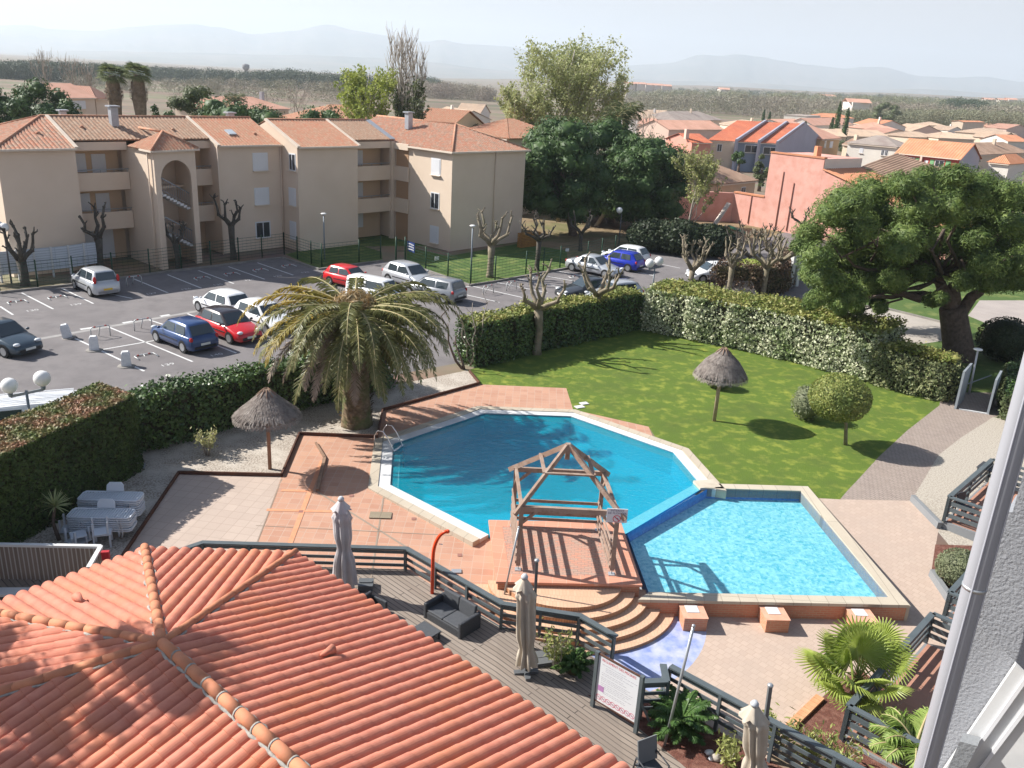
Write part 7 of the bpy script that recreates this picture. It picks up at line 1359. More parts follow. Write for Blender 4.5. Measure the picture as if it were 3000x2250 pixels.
def house(label, fl, fr, ze, depth, zr, wall, roof, kind='gable', wins=(), bk=None, chimney=None, ov=.3, pitch=.34, side_m=None, cat='house', name='house'):
    a, b = G(*fl, ze), G(*fr, ze); a.z = b.z = 0; e = (b - a).normalized(); n = Vector((-e.y, e.x, 0)) * depth; t = wthing(name, label, cat, a); W = (b - a).length
    if bk: q = G(*bk, ze); q.z = 0; n = q - b
    c_, d = b + n, a + n; up_ = Vector((0, 0, 1)); dn = n.length; nh = n / dn
    def z_(p, z): return Vector((p.x, p.y, z))
    if kind == 'gable': m0, m1 = a + n / 2, b + n / 2
    elif kind == 'front': m0, m1 = (a + b) / 2, (c_ + d) / 2
    mb = MB()
    if kind in ('hip', 'flat', 'pyramid'): mb.prism([p.to_2d() for p in (a, b, c_, d)], 0, ze if kind != 'flat' else zr)
    elif kind == 'gable':
        vs = [z_(p, z) for p, z in ((a, 0), (d, 0), (d, ze), (m0, zr - .1), (a, ze), (b, 0), (c_, 0), (c_, ze), (m1, zr - .1), (b, ze))]; mb.add(vs, [(4, 3, 2, 1, 0), (5, 6, 7, 8, 9)] + [(i, (i + 1) % 5, 5 + (i + 1) % 5, 5 + i) for i in range(5)])
    else:
        vs = [z_(p, z) for p, z in ((b, 0), (a, 0), (a, ze), (m0, zr - .1), (b, ze), (c_, 0), (d, 0), (d, ze), (m1, zr - .1), (c_, ze))]; mb.add(vs, [(4, 3, 2, 1, 0), (5, 6, 7, 8, 9)] + [(i, (i + 1) % 5, 5 + (i + 1) % 5, 5 + i) for i in range(5)])
    mb.build('wall', wall, t); mb = MB(); o = ov; k = dict(pitch=pitch, amp=.06, n=3, lift=.05)
    if kind == 'gable':
        s = (zr - ze) / (dn / 2); A, B, Cc, Dd = a - e * o - nh * o, b + e * o - nh * o, c_ + e * o + nh * o, d - e * o + nh * o; zz = ze - o * s
        tiles(mb, [z_(A, zz), z_(B, zz), z_(m1 + e * o, zr), z_(m0 - e * o, zr)], **k); tiles(mb, [z_(Cc, zz), z_(Dd, zz), z_(m0 - e * o, zr), z_(m1 + e * o, zr)], **k)
    elif kind == 'front':
        s = (zr - ze) / (W / 2); A, B, Cc, Dd = a - e * o - nh * o, b + e * o - nh * o, c_ + e * o + nh * o, d - e * o + nh * o; zz = ze - o * s
        tiles(mb, [z_(Dd, zz), z_(A, zz), z_(m0 - nh * o, zr), z_(m1 + nh * o, zr)], **k); tiles(mb, [z_(B, zz), z_(Cc, zz), z_(m1 + nh * o, zr), z_(m0 - nh * o, zr)], **k)
    elif kind in ('hip', 'pyramid'):
        r_ = min(W, dn) / 2 * (1 if kind == 'hip' else 1); A, B, Cc, Dd = a - e * o - nh * o, b + e * o - nh * o, c_ + e * o + nh * o, d - e * o + nh * o
        if W > dn: h0, h1 = a + e * r_ + n / 2, b - e * r_ + n / 2
        else: h0 = h1 = None; g0, g1 = (a + b) / 2 + nh * r_, (c_ + d) / 2 - nh * r_
        if h0 is not None: fsx = [[z_(A, ze), z_(B, ze), z_(h1, zr), z_(h0, zr)], [z_(B, ze), z_(Cc, ze), z_(h1, zr)], [z_(Cc, ze), z_(Dd, ze), z_(h0, zr), z_(h1, zr)], [z_(Dd, ze), z_(A, ze), z_(h0, zr)]]
        else: fsx = [[z_(A, ze), z_(B, ze), z_(g0, zr)], [z_(B, ze), z_(Cc, ze), z_(g1, zr), z_(g0, zr)], [z_(Cc, ze), z_(Dd, ze), z_(g1, zr)], [z_(Dd, ze), z_(A, ze), z_(g0, zr), z_(g1, zr)]]
        for f in fsx: tiles(mb, f, **k)
    if kind == 'flat': mb.prism(offset(ccw([p.to_2d() for p in (a, b, c_, d)]), .15), zr, zr + .15)
    mb.build('roof', roof, t)
    if kind in ('gable', 'hip'): m2 = MB(); m2.beam(z_(a - nh * (o + .03), ze - .12), z_(b - nh * (o + .03), ze - .12), .1, .14); m2.build('fascia', verge_m, t)
    for wn in wins:
        kw = {}
        if len(wn) > 5: kw = dict(frame=wn[5])
        wpx(a.to_2d(), b.to_2d(), *wn[:4], wn[4], parent=t, **kw)
    if chimney:
        p = a + e * W * chimney[0] + n * chimney[1]; m2 = MB(); m2.box((p.x, p.y, zr + .1), (.7, .6, 1.7), math.atan2(e.y, e.x)); m2.build('chimney', chimney[2] if len(chimney) > 2 else wall, t)
    return t
gl = 'glass'
gh = house('red house with green shutters and bright orange barrel roof at right', z4(1390, 990), z4(1795, 1030), 5.2, 8.5, 7.6, W_['red'], T_['orange'], pitch=.5, wins=[(*z4(1440, 1020), *z4(1500, 1062), gl), (*z4(1628, 1040), *z4(1695, 1095), gl), (*z4(1562, 1042), *z4(1586, 1080), 's')], ov=.35)
a_, b_ = G(*z4(1390, 990), 5.2), G(*z4(1795, 1030), 5.2); gsh = M('green_shutter', (.20, .42, .20), rough=.7)
for x0, y0, x1, y1 in ((1410, 1018, 1436, 1048), (1502, 1025, 1532, 1075), (1596, 1036, 1630, 1095), (1698, 1044, 1738, 1098)):
    w2 = wpx(a_.to_2d(), b_.to_2d(), *z4(x0, y0), *z4(x1, y1), 's', parent=gh, frame=gsh); w2.name = 'green_shutter'; w2.children[0].data.materials[0] = gsh
e_ = (b_ - a_).normalized(); mb = MB(); p = a_ + e_ * (a_ - b_).length * .42 - Vector((-e_.y, e_.x, 0)) * .25; mb.box((p.x, p.y, 2.6), (.35, .35, 5.2), math.atan2(e_.y, e_.x)); mb.build('pillar', W_['pink'], gh)
q_ = b_ + Vector((-e_.y, e_.x, 0)) * 8.5; mb = MB(); u_ = e_ * .03; mb.add([Vector(v) + u_ for v in ((b_.x, b_.y, 0), (q_.x, q_.y, 0), (q_.x, q_.y, 5.2), ((b_.x + q_.x) / 2, (b_.y + q_.y) / 2, 7.45), (b_.x, b_.y, 5.2))], [(0, 1, 2, 3, 4)]); mb.build('gable_wall', W_['lilac'], gh)
house('white house with grey brown hip roof and three narrow windows', z4(1072, 927), z4(1392, 955), 5.0, 8.5, 6.8, W_['white'], T_['grey'], 'hip', [(*z4(1145, 958), *z4(1172, 992), 's'), (*z4(1284, 972), *z4(1296, 1006), gl), (*z4(1308, 974), *z4(1322, 1008), gl)])
house('ochre house with orange brown roof right behind the grey gable', z4(895, 903), z4(1018, 897), 5.6, 10, 8.0, W_['ochre'], T_['pinkish'], 'hip', [(*z4(915, 915), *z4(932, 955), gl), (*z4(950, 918), *z4(975, 955), 's')])
# blue grey terrace with stepped fin walls
th = house('terraced row in cream and blue grey with stepped gable walls', z4(168, 908), z4(622, 930), 5.3, 10, 8.6, W_['bluegrey'], T_['red'], bk=z4(893, 908), wins=[(*z4(400, 942), *z4(488, 988), gl), (*z4(520, 955), *z4(612, 1000), gl)], ov=.15)
a_, b_, c_ = G(*z4(168, 908), 5.3), G(*z4(622, 930), 5.3), G(*z4(893, 908), 5.3); n_v = c_ - b_; ev = b_ - a_
def fin(f, th_=.35, dz=.45, m=W_['lilac'], out=.9, nm='fin_wall'):
    p = a_ + ev * f; e1 = ev.normalized() * th_; nh = n_v.normalized(); P5 = [(p - nh * out, 0), (p + n_v, 0), (p + n_v, 5.3 + dz), (p + n_v * .5, 8.6 + dz), (p - nh * out, 5.3 + dz)]; vs = [Vector((q.x, q.y, z)) for q, z in P5] + [Vector((q.x, q.y, z)) + e1 for q, z in P5]
    mb = MB(); mb.add(vs, [(4, 3, 2, 1, 0), (5, 6, 7, 8, 9)] + [(i, (i + 1) % 5, 5 + (i + 1) % 5, 5 + i) for i in range(5)]); mb.build(nm, m, th)
fin(.40); fin(.72); fin(.985, nm='gable_wall')
p = a_ + ev * 0; nh = n_v.normalized(); mb = MB(); P4 = [a_ - nh * .05, a_ + ev * .40 - nh * .05, a_ + ev * .40 - nh * .02, a_ - nh * .02]; mb.prism([q.to_2d() for q in P4], 0, 5.25); mb.build('cream_front', W_['cream'], th)
wpx((a_ - nh * .06).to_2d(), (b_ - nh * .06).to_2d(), *z4(222, 935), *z4(255, 980), gl, parent=th)
# salmon garden house with tall wall
pk = wthing('salmon_house', 'large faded salmon stucco house with tall blank wall and stepped garden wall', 'house', G(*z4(400, 1450))); pc = G(*z4(400, 1455)); pe = G(*z4(760, 1525)); pd_ = (pe - pc).normalized(); pn = Vector((-pd_.y, pd_.x, 0)); salm = M('salmon_wall', (.64, .33, .275), (.70, .40, .335), scale=.35, rough=.95, bump=.3, bscale=20, col3=(.58, .28, .22), scale3=.9, detail=8)
pa2, pb2 = pc.to_2d(), (pc + pd_).to_2d(); hx = lambda x, y: hit(*z4(x, y), pa2, pb2); P_ = [hx(318, 1445)[0], hx(522, 1270)[0], hx(572, 985)[0], hx(918, 1028)[0], hx(1090, 1215)[0]]
z0_, z1_, z2_, z3_, z4_ = hx(335, 1252)[1], hx(522, 1275)[1], hx(575, 990)[1], hx(915, 1030)[1], hx(915, 1105)[1]; x0 = hx(335, 1252)[0]; xa, xb, xc, xd = x0, hx(530, 1272)[0], hx(915, 1065)[0], hx(1200, 1330)[0]; zt_m = (z2_ + z3_) / 2
def W3(x, z, t_=0): p = pc + pd_ * x + pn * t_; return Vector((p.x, p.y, z))
zl_ = (z0_ + z1_) / 2
mb = MB(); mb.add([W3(xa, 0), W3(xb, 0), W3(xb, zl_), W3(xa, zl_), W3(xa, 0, .4), W3(xb, 0, .4), W3(xb, zl_, .4), W3(xa, zl_, .4)], [(0, 1, 2, 3), (5, 4, 7, 6), (4, 0, 3, 7), (3, 2, 6, 7)]); mb.build('garden_wall', salm, pk)
mb = MB(); mb.prism([W3(xb + .01, 0).to_2d(), W3(xc, 0).to_2d(), W3(xc, 0, 7).to_2d(), W3(xb + .01, 0, 7).to_2d()], 0, zt_m); mb.build('tall_wall', salm, pk)
ze2 = 3.0; P7 = [W3(xc + .01, 0), W3(xc + 14, 0), W3(xc + 14, ze2), W3(xc + .01, z4_)]; mb = MB(); mb.add(P7 + [v + pn * 12 for v in P7], [(0, 1, 2, 3), (3, 2, 6, 7), (1, 5, 6, 2), (5, 4, 7, 6)]); mb.build('low_wall', salm, pk)
mb = MB(); tiles(mb, [W3(xc + 14.3, ze2 - .05, -.2), W3(xc + 14.3, ze2 - .05, 12), W3(xc, z4_ + .05, 12), W3(xc, z4_ + .05, -.2)], .4, .08, n=3, lift=.06); mb.build('roof', T_['orange'], pk)
mb = MB(); tiles(mb, [W3(xc - .2, z4_ + 0.1, 7.2), W3(xc + 13, ze2 + 1.2, 7.2), W3(xc + 13, ze2 + 3.3, 14), W3(xc - .2, zt_m - .2, 14)], .4, .08, n=3, lift=.06); mb.build('roof', T_['brown'], pk)
mb = MB(); mb.add([W3(xc + .02, z4_, .1), W3(xc + .02, z4_, 7), W3(xc + .02, zt_m, 7), W3(xc + .02, zt_m, .1)], [(0, 1, 2, 3)]); mb.build('white_step_wall', W_['white'], pk)
for a, b, zz in ((xb, xc, zt_m), (xa, xb, zl_)): mb = MB(); mb.beam(W3(a, zz + .08, .2), W3(b, zz + .08, .2), .55, .16); mb.build('coping_tiles', T_['orange'], pk)
mb = MB(); p = W3(xb + (xc - xb) * .66, zt_m + .5, 2); mb.box(p, (.55, .55, 1.1), .3); mb.build('chimney', T_['orange'], pk)
for x in (430, 612, 688): p = hx(x, 1400)[0]; mb = MB(); mb.tube([W3(p, .2, -.06), W3(p, 3.2 if x < 500 else 6.2 if x < 650 else 5.2, -.06)], .05, 6); mb.build('wall_pipe', M('rust_pipe', (.35, .16, .12)), pk)
sw1, sw2 = G(*z4(400, 1455)), G(*z3(880, 1440)); sw0 = W3(xa, 0); t = wthing('shaded_garden_wall', 'dark salmon garden wall running back behind the pine grove', 'wall', sw0); p1, p2 = W3(xa - .02, 0), G(*z3(700, 1400)); mb = MB(); mb.prism([p1.to_2d(), p2.to_2d(), p2.to_2d() + Vector((0, .4)), p1.to_2d() + Vector((0, .4))], 0, 3.2); mb.build('wall', salm, t)
house('ochre house with mottled old roof between the pines and the salmon wall', z3(1440, 1195), z3(1690, 1170), 3.2, 9, 5.2, W_['peach'], T_['brown'], 'hip', [(*z3(1595, 1215), *z3(1625, 1245), gl)])
house('red brown flat walled block with tall pink chimney behind the pines', z3(1278, 922), z3(1400, 925), 5.0, 8, 6.2, W_['salmon'], T_['red'], 'gable', chimney=(-.05, .2, W_['pink']))
far = [
 ('pink walled house with tiled roof in front of the beige hip roofs', z3(1128, 838), z3(1480, 838), 4.6, 9, 6.4, 'pink', 'pinkish', 'gable'),
 ('grey walled house with pale hip roofs at the field edge', z3(925, 770), z3(1235, 770), 4.8, 12, 6.6, 'grey', 'beige', 'hip'),
 ('wide beige hip roofed house beside the dry field', z3(1180, 785), z3(1470, 778), 4.6, 13, 7.0, 'cream', 'grey', 'hip'),
 ('beige roofed house right of the pink walled house', z3(1460, 800), z3(1665, 830), 4.2, 10, 5.8, 'cream', 'beige', 'hip'),
 ('small house with chimney behind the grey walled house', z3(1040, 748), z3(1160, 752), 4.6, 9, 6.2, 'cream', 'beige', 'gable'),
 ('white villa with parapet terrace among the cypresses', z4(650, 805), z4(800, 800), 4.8, 9, 6.0, 'white', 'pinkish', 'gable'),
 ('white flat roofed villa with dark lower openings', z4(800, 775), z4(890, 770), 4.8, 9, 6.0, 'white', 'grey', 'flat'),
 ('white house with pale brown roof behind the twin cypresses', z4(845, 812), z4(1098, 805), 4.6, 9, 6.6, 'white', 'pinkish', 'gable'),
 ('long villa with bright orange roof at the middle distance', z4(905, 760), z4(1110, 768), 5.2, 10, 6.8, 'white', 'orange', 'hip'),
 ('white villa wing with orange roof sloping right', z4(1110, 800), z4(1255, 815), 5.0, 12, 7.0, 'white', 'orange', 'gable'),
 ('house with wide dusty pink hip roof', z4(1240, 840), z4(1400, 845), 4.0, 12, 6.2, 'cream', 'pinkish', 'hip'),
 ('white house with brown hip roof and chimney by the woodland', z4(1358, 770), z4(1575, 780), 4.8, 12, 6.4, 'cream', 'beige', 'hip'),
 ('pale pink gable fronted house in the middle of the roofs', z4(1475, 852), z4(1690, 862), 3.6, 12, 6.0, 'pink', 'beige', 'front'),
 ('small white gable fronted house with a round window', z4(1722, 845), z4(1818, 848), 3.0, 9, 4.6, 'white', 'beige', 'front'),
 ('tall cream blank gable block near the woodland', z4(1820, 790), z4(1955, 792), 6.6, 5, 7.0, 'cream', 'orange', 'gable'),
 ('beige roofed house in front of the dusty pink hip roof', z4(1290, 868), z4(1480, 868), 3.4, 9, 4.9, 'cream', 'pinkish', 'front'),
 ('brown roofed house touching the cypress base', z4(1060, 880), z4(1215, 885), 3.8, 9, 5.4, 'cream', 'beige', 'gable'),
 ('low house with wavy beige roof behind the red house', z4(1480, 890), z4(1650, 892), 3.6, 9, 5.0, 'cream', 'beige', 'hip'),
 ('low beige roof right behind the ridge of the red house', z4(1660, 895), z4(1890, 905), 3.8, 10, 5.4, 'cream', 'beige', 'hip'),
 ('yellowish tile roof left of the far right houses', z4(1880, 880), z4(2060, 895), 4.2, 11, 6.0, 'cream', 'beige', 'gable'),
 ('pale brown roofed house at the right edge in the distance', z4(1985, 872), z4(2160, 872), 4.2, 12, 6.0, 'cream', 'beige', 'hip'),
 ('orange roofed house at the right picture edge', z4(2110, 915), z4(2240, 918), 4.0, 9, 5.6, 'white', 'orange', 'gable'),
 ('dark brown roof with skylight in front of the right edge houses', z4(1900, 1005), z4(2240, 990), 4.0, 9, 6.0, 'cream', 'brown', 'hip'),
 ('white corner house with orange roof nearest the right edge above the pine', z4(1985, 1052), z4(2118, 1065), 4.6, 9, 6.0, 'white', 'orange', 'hip'),
 ('pink gable roofed house far right beyond the tall tree', z4(2100, 835), z4(2250, 838), 4.2, 10, 6.2, 'pink', 'pinkish', 'front'),
 ('low white house at the end of the terraced row garden', z4(560, 850), z4(700, 845), 3.6, 9, 5.0, 'white', 'beige', 'gable'),
 ('low beige house tucked between the salmon house and the white hip roof', z4(945, 880), z4(1060, 885), 3.8, 9, 5.4, 'cream', 'beige', 'gable'),
 ('pale house in the gap right of the woodland villa', z4(1600, 812), z4(1700, 816), 4.0, 9, 5.4, 'white', 'beige', 'hip'),
 ('far beige hip roof right of the tall cream block', z4(1975, 822), z4(2080, 826), 4.2, 9, 5.8, 'cream', 'pinkish', 'hip'),
 ('long beige roof just above the grey brown hip roof', z4(1200, 880), z4(1330, 884), 3.6, 9, 5.0, 'pink', 'beige', 'gable'),
 ('small cream house left of the beige hip roofs', z3(930, 800), z3(1010, 806), 3.8, 9, 5.2, 'cream', 'pinkish', 'gable'),
 ('two storey cream house left of the umbrella pine top', z4(1040, 935), z4(1090, 940), 4.2, 7, 5.4, 'cream', 'brown', 'gable')]
for lb, fl_, fr_, ze, dp, zr, wl, rf_, kd in far: house(lb, fl_, fr_, ze, dp, zr, W_[wl], T_[rf_], kd, chimney=(.6, .4) if random.random() < .5 else None)
# behind the apartment block
house('peach block with gallery and pink roof behind the dark trees at left', z1(418, 632), z1(612, 632), 8.0, 9, 9.7, stucco_m, T_['pinkish'], 'gable', [(*z1(470, 655), *z1(508, 703), 's'), (*z1(515, 655), *z1(550, 703), 's')], name='apartment_building', cat='apartment building')
house('second peach block right of the pink roofed block behind the tall palms', z1(620, 640), z1(722, 638), 7.8, 9, 9.4, stucco_m, T_['pinkish'], 'hip', name='apartment_building', cat='apartment building')
house('long low salmon roofed building behind the round pines', z1(1400, 712), z1(1870, 708), 6.6, 9, 8.4, stucco_m, T_['pinkish'], 'hip', chimney=(.9, .5, zinc_m), name='apartment_building', cat='apartment building')
house('rear apartment block with red roof and tall metal chimney', z2(345, 795), z2(905, 806), 8.0, 9, 9.8, stucco_m, atile2_m, 'hip', chimney=(.83, .4, zinc_m), name='apartment_building', cat='apartment building')
house('rear apartment wing with peach gable beside the metal chimney', z2(1010, 800), z2(1260, 822), 8.0, 8, 9.8, stucco_m, atile2_m, 'gable', name='apartment_building', cat='apartment building')
house('rear apartment wing sloping down behind the right block', z2(1290, 860), z2(1640, 900), 8.0, 9, 9.7, stucco_m, atile2_m, 'hip', name='apartment_building', cat='apartment building')
house('white house with big chimney beyond the rear roofs', z2(1130, 735), z2(1290, 765), 4.5, 9, 6.3, W_['white'], T_['beige'], 'gable', chimney=(.75, .1, W_['white']))
house('white gabled house with pale roof beyond the rear roofs', z2(1300, 725), z2(1450, 735), 4.8, 9, 7.0, W_['white'], T_['beige'], 'gable')
house('peach house glimpsed behind the tall spring tree', z2(1590, 810), z2(1750, 840), 5.0, 9, 7.0, W_['pink'], T_['pinkish'], 'gable')
# ------------------------------------------------------------ background trees
def cloud(label, px, py, wpx_, h, mat, n=26, seed=0, size=.5, per=120, name='tree', cat='tree', tr=.25, z0=.25, sq=1.0, bark=bark_m, asp=.6, core=.6, dist=None, topy=None):
    b = G(px, py) if dist is None else Vector((D(px, py, dist).x, dist, 0)); h = h if topy is None else at(px, topy, b).z; s = b.y / FOC * 1.05; R = wpx_ * s / 2; t = wthing(name, label, cat, b); mb = MB(); mb.tube([b, b + up * h * .6], [tr * 1.2, tr * .7], 8); mb.build('trunk', bark, t)
    c_ = (b.x, b.y, h * (1 + z0) / 2); L_ = ellfill(c_, (R, R, h * (1 - z0) / 2 * sq), n, R * .36, seed, -1, .15); mb = MB(); puffs(mb, L_, per, size, asp, core=core); mb.build('crown', mat, t); return t
cloud('dark round pine at the far left edge', 18, 300, 150, 9.5, dpine_m, 34, 1, .36, 240, dist=100, topy=236); cloud('dark spreading evergreen left of the pink roofed block', 112, 300, 190, 8.3, dpine_m, 44, 2, .36, 240, dist=98, topy=250); cloud('dark evergreen trailing down to the hip roof at left', 182, 300, 95, 7.0, dpine_m, 18, 3, .36, 200, dist=96, topy=285)
cloud('grey green bushy tree right of the two tall palms', 572, 300, 145, 9.2, oliv_m, 34, 4, .36, 220, dist=104, topy=254); cloud('low dark round pine behind the second block roof', 700, 300, 240, 6.6, dpine_m, 48, 5, .36, 240, dist=98, topy=304); cloud('dark round pine between the two rear roofs', 932, 300, 165, 7.5, dpine_m, 34, 6, .36, 220, dist=98, topy=298); cloud('small dark pine near the ridge of the left roof', 488, 300, 95, 7.0, dpine_m, 16, 7, .36, 170, dist=92, topy=332)
cloud('small dark conifer beside the tall palms', 457, 300, 42, 8.5, dpine_m, 14, 8, .36, 120, sq=1.1, dist=100, topy=292); cloud('bushy evergreen near the white houses', 1286, 300, 46, 8.2, oliv_m, 14, 9, .36, 150, dist=118, topy=288); cloud('evergreen with feathery top near the white gabled house', 1405, 300, 66, 8.0, oliv_m, 16, 10, .36, 140, dist=112, topy=316)
cloud('dark loose tree behind the middle distance roofs', *z4(1305, 850), 62, 12.5, oliv_m, 22, 11, .6, 120); cloud('tall pale green conifer near the right edge', *z4(2080, 850), 42, 12.5, oliv_m, 16, 12, .6, 110); cloud('dark green garden bush before the tall cream block', *z4(1855, 870), 55, 4.2, dpine_m, 10, 13, .5, 90, z0=.05); cloud('round garden bush behind the white hip roofed house', *z4(1410, 900), 45, 4.2, ivy_m, 10, 14, .5, 90, z0=.05)
cloud('distant umbrella pine on the horizon woods', *z4(1190, 690), 50, 17, dpine_m, 14, 15, 1.2, 60, z0=.45); cloud('garden bush below the cypress pair', *z4(1045, 985), 40, 5.0, oliv_m, 12, 16, .4, 100, z0=.05); cloud('leafy garden tree behind the salmon wall', *z3(1710, 1240), 42, 5.5, oliv_m, 16, 17, .35, 130, z0=.05); cloud('small clipped tree by the cream terraced house', *z3(1570, 1150), 40, 4.4, dpine_m, 10, 18, .35, 100, z0=.5)
cloud('dark conifer shrub before the red house gable', *z4(1870, 1180), 30, 5.6, dpine_m, 9, 19, .4, 120, z0=.02, sq=1.1); cloud('dark shrub under the right window of the red house', *z4(1760, 1180), 32, 4.4, dpine_m, 8, 20, .4, 110, z0=.02)
def cypress(label, px, py, h, r, seed=0):
    b = G(px, py); t = wthing('cypress', label, 'cypress tree', b, 'cypress trees'); mb = MB(); k = 900; f = RNG.random((k, 1)); a = RNG.random((k, 1)) * 6.283; rr = r * np.sin(np.pi * np.clip(f * .86 + .12, 0, 1)) ** .8 * (1 + .2 * np.sin(a * 3 + f * 9))
    P_ = np.concatenate([b.x + rr * np.cos(a), b.y + rr * np.sin(a), .2 + f * h], 1); mb.leaves(P_, .45, None, 1, .6); mb.lathe([(r * .5, 0), (r * .8, h * .3), (r * .6, h * .7), (.05, h * .97)], tuple(b), 8); mb.build('crown', dpine_m, t); mb = MB(); mb.tube([b - up * .1, b + up * .5], .12, 6); mb.build('trunk', bark_m, t)
cypress('taller cypress of the pair above the orange roofs', *z4(975, 950), 12.6, .85); cypress('slim cypress of the pair above the orange roofs', *z4(1030, 970), 11.2, .72); cypress('short cypress hugging the left of the pair', *z4(945, 940), 8.0, .6); cypress('small cypress standing behind the row of fin walls', *z4(780, 900), 5.6, .6); cypress('left small cypress at the dry field edge', *z4(515, 820), 7, .65); cypress('middle small cypress at the dry field edge', *z4(553, 830), 6.5, .6); cypress('right small cypress at the dry field edge', *z4(652, 840), 6, .6)
# tall palms at left with skirts of dead leaves
for px, top, lb, sd2 in ((744 / 2.212, 415, 'left one of two tall palms with shaggy brown skirts', 1), (905 / 2.212, 408, 'right one of two tall palms with shaggy brown skirts', 2)):
    b = Vector((D(px, 300, 96).x, 96, 0)); zt = at(px, (top + 75) / 2.212, b).z; t = wthing('tall_palm', lb, 'palm tree', b, 'pair of tall palms behind the building'); mb = MB(); mb.lathe([(.38, 0), (.4, zt * .5), (.5, zt * .62), (.72, zt * .80), (.66, zt * .93), (.3, zt)], tuple(b), 16, fn=lambda a, i: 1 + .12 * math.sin(a * 9 + i * 2)); mb.build('skirted_trunk', M('dead_skirt', (.26, .20, .15), (.16, .12, .09), scale=3, rough=.95, bump=1, bscale=6), t); hub = b + up * zt
    mb = MB(); P_, N_ = shell((b.x, b.y, zt * .84), (.95, .95, 1.3), 600, .7); N_[:, 2] *= .2; mb.leaves(P_, .35, N_, .5, .3); mb.build('skirt_leaves', _mc['dead_skirt'], t)
    tpm = leafmat('tall_palm_leaf', (.15, .19, .08), (.25, .28, .13), scale=2)
    for k in range(34): d = k * 2.39996; el = -.45 + 1.9 * (k / 34) ** .9; dv = Vector((math.cos(d) * math.cos(el), math.sin(d) * math.cos(el), math.sin(el))); fanleaf(t, hub + dv * .75, (-dv.x * math.sin(el) + .2, -dv.y * math.sin(el), math.cos(el) + .05), 1.05, dv, tpm, 14, 1.5)
# leafless tall trees
def bare_tall(label, px, topy, dist, wpx_, seed, n=16, mat=twig_m, r=.22, lean=0.0, leaves=None, nl=0, size=.3, cat='bare tree', spread=.35, name='bare_tree', lower=.25, z_flat=1.0, asp=.7):
    random.seed(seed); b = Vector((D(px, 300, dist).x, dist, 0)); s = dist / FOC * 1.05; H_ = at(px, topy, b).z; R = wpx_ * s / 2; t = wthing(name, label, cat, b); mb = MB(); tips = []
    trunk = branch(mb, b, b + Vector((lean * H_, 0, H_ * .93)), r, r * .15, .05, 6, 8)
    for k in range(n):
        f = lower + (.85 - lower) * k / n; o = b.lerp(b + Vector((lean * H_, 0, H_ * .93)), f); a = random.uniform(0, 6.28); L_ = H_ * (1 - f) * random.uniform(.7, 1.0); sp_ = R * random.uniform(.5, 1) * (1 if spread > .3 else .7)
        e = o + Vector((math.cos(a) * sp_ + lean * L_, math.sin(a) * sp_, L_ * z_flat * random.uniform(.75, 1.0))); P_ = branch(mb, o, e, r * .35 * (1.1 - f), .02, .10, 5, 5); tips += [(P_[2], P_[5]), (P_[3], P_[5])]
        for j in range(6): q = P_[random.choice((2, 3, 4))]; e2 = q + Vector((random.uniform(-1, 1) * R * .28 + lean * 2, random.uniform(-1, 1) * R * .28, random.uniform(.3, 1) * H_ * .14)); branch(mb, q, e2, .035, .012, .12, 3, 4); tips.append((q, e2))
    mb.build('branches', mat, t)
    if leaves:
        mb = MB(); P_ = []
        for k in range(nl): a_, b_ = random.choice(tips); q = Vector(a_).lerp(Vector(b_), random.uniform(.0, 1.15)); P_.append(tuple(q + Vector([random.gauss(0, R * .045) for _ in range(3)])))
        mb.leaves(np.array(P_), size, None, 1, asp); mb.build('leaves', leaves, t)
    return t
wt = M('white_bark', (.52, .48, .43), (.38, .34, .30), scale=2)
bare_tall('tall bare white barked poplar behind the rear roofs', 1180, 55, 100, 130, 21, 34, wt, .28, -.01, spread=.2, lower=.15); bare_tall('second bare poplar stem right of the tallest one', 1222, 95, 101, 90, 22, 20, wt, .2, -.01, spread=.2, lower=.15)
bare_tall('yellow green leafing poplar left of the tall bare poplar', 1075, 185, 99, 200, 23, 22, wt, .25, .02, yg_m, 9000, .32, 'tree', name='poplar', lower=.18); bare_tall('olive green leafing tree right of the bare poplar trunk', 1190, 225, 98, 120, 24, 14, wt, .2, 0, oliv_m, 3200, .3, 'tree', name='poplar', lower=.18)
bare_tall('big windswept spring tree rising above the dark pines', 1660, 105, 108, 300, 25, 40, wt, .36, .03, willow_m, 24000, .30, 'tree', name='poplar', lower=.10); bare_tall('lower spring tree filling the left side of the windswept crown', 1530, 235, 104, 170, 26, 20, wt, .22, .0, willow_m, 9000, .28, 'tree', name='poplar', lower=.1); bare_tall('sparse spring tree on the right flank of the windswept crown', 1760, 180, 112, 120, 27, 16, wt, .2, .05, willow_m, 4200, .28, 'tree', name='poplar', lower=.15)
bare_tall('pale green sapling tree before the dark pine grove', 2065, 440, 78, 150, 28, 22, twig_m, .12, 0, leafmat('pale_spring', (.34, .36, .14), (.44, .44, .20), (.25, .29, .09), scale=3), 5200, .22, 'tree', name='young_tree', lower=.25)
for px, ty, lb, sd2 in ((138, 130, 'leftmost of three bare trees above the far left pines', 31), (218, 145, 'middle of three bare trees above the far left pines', 32), (268, 165, 'right of three bare trees above the far left pines', 33)): bare_tall(lb, px, ty, 160, 70, sd2, 14, twig_m, .28, 0)
bare_tall('hazy bare tree beyond the long salmon roof', 870, 235, 170, 120, 34, 16, twig_m, .2, 0); bare_tall('hazy bare bushes beyond the rear roofs', 780, 245, 180, 120, 35, 14, twig_m, .2, 0); bare_tall('bare tree right of the windswept tree by the beige roofs', 1890, 300, 130, 90, 36, 12, twig_m, .18, 0)
fp = bare_tall; 
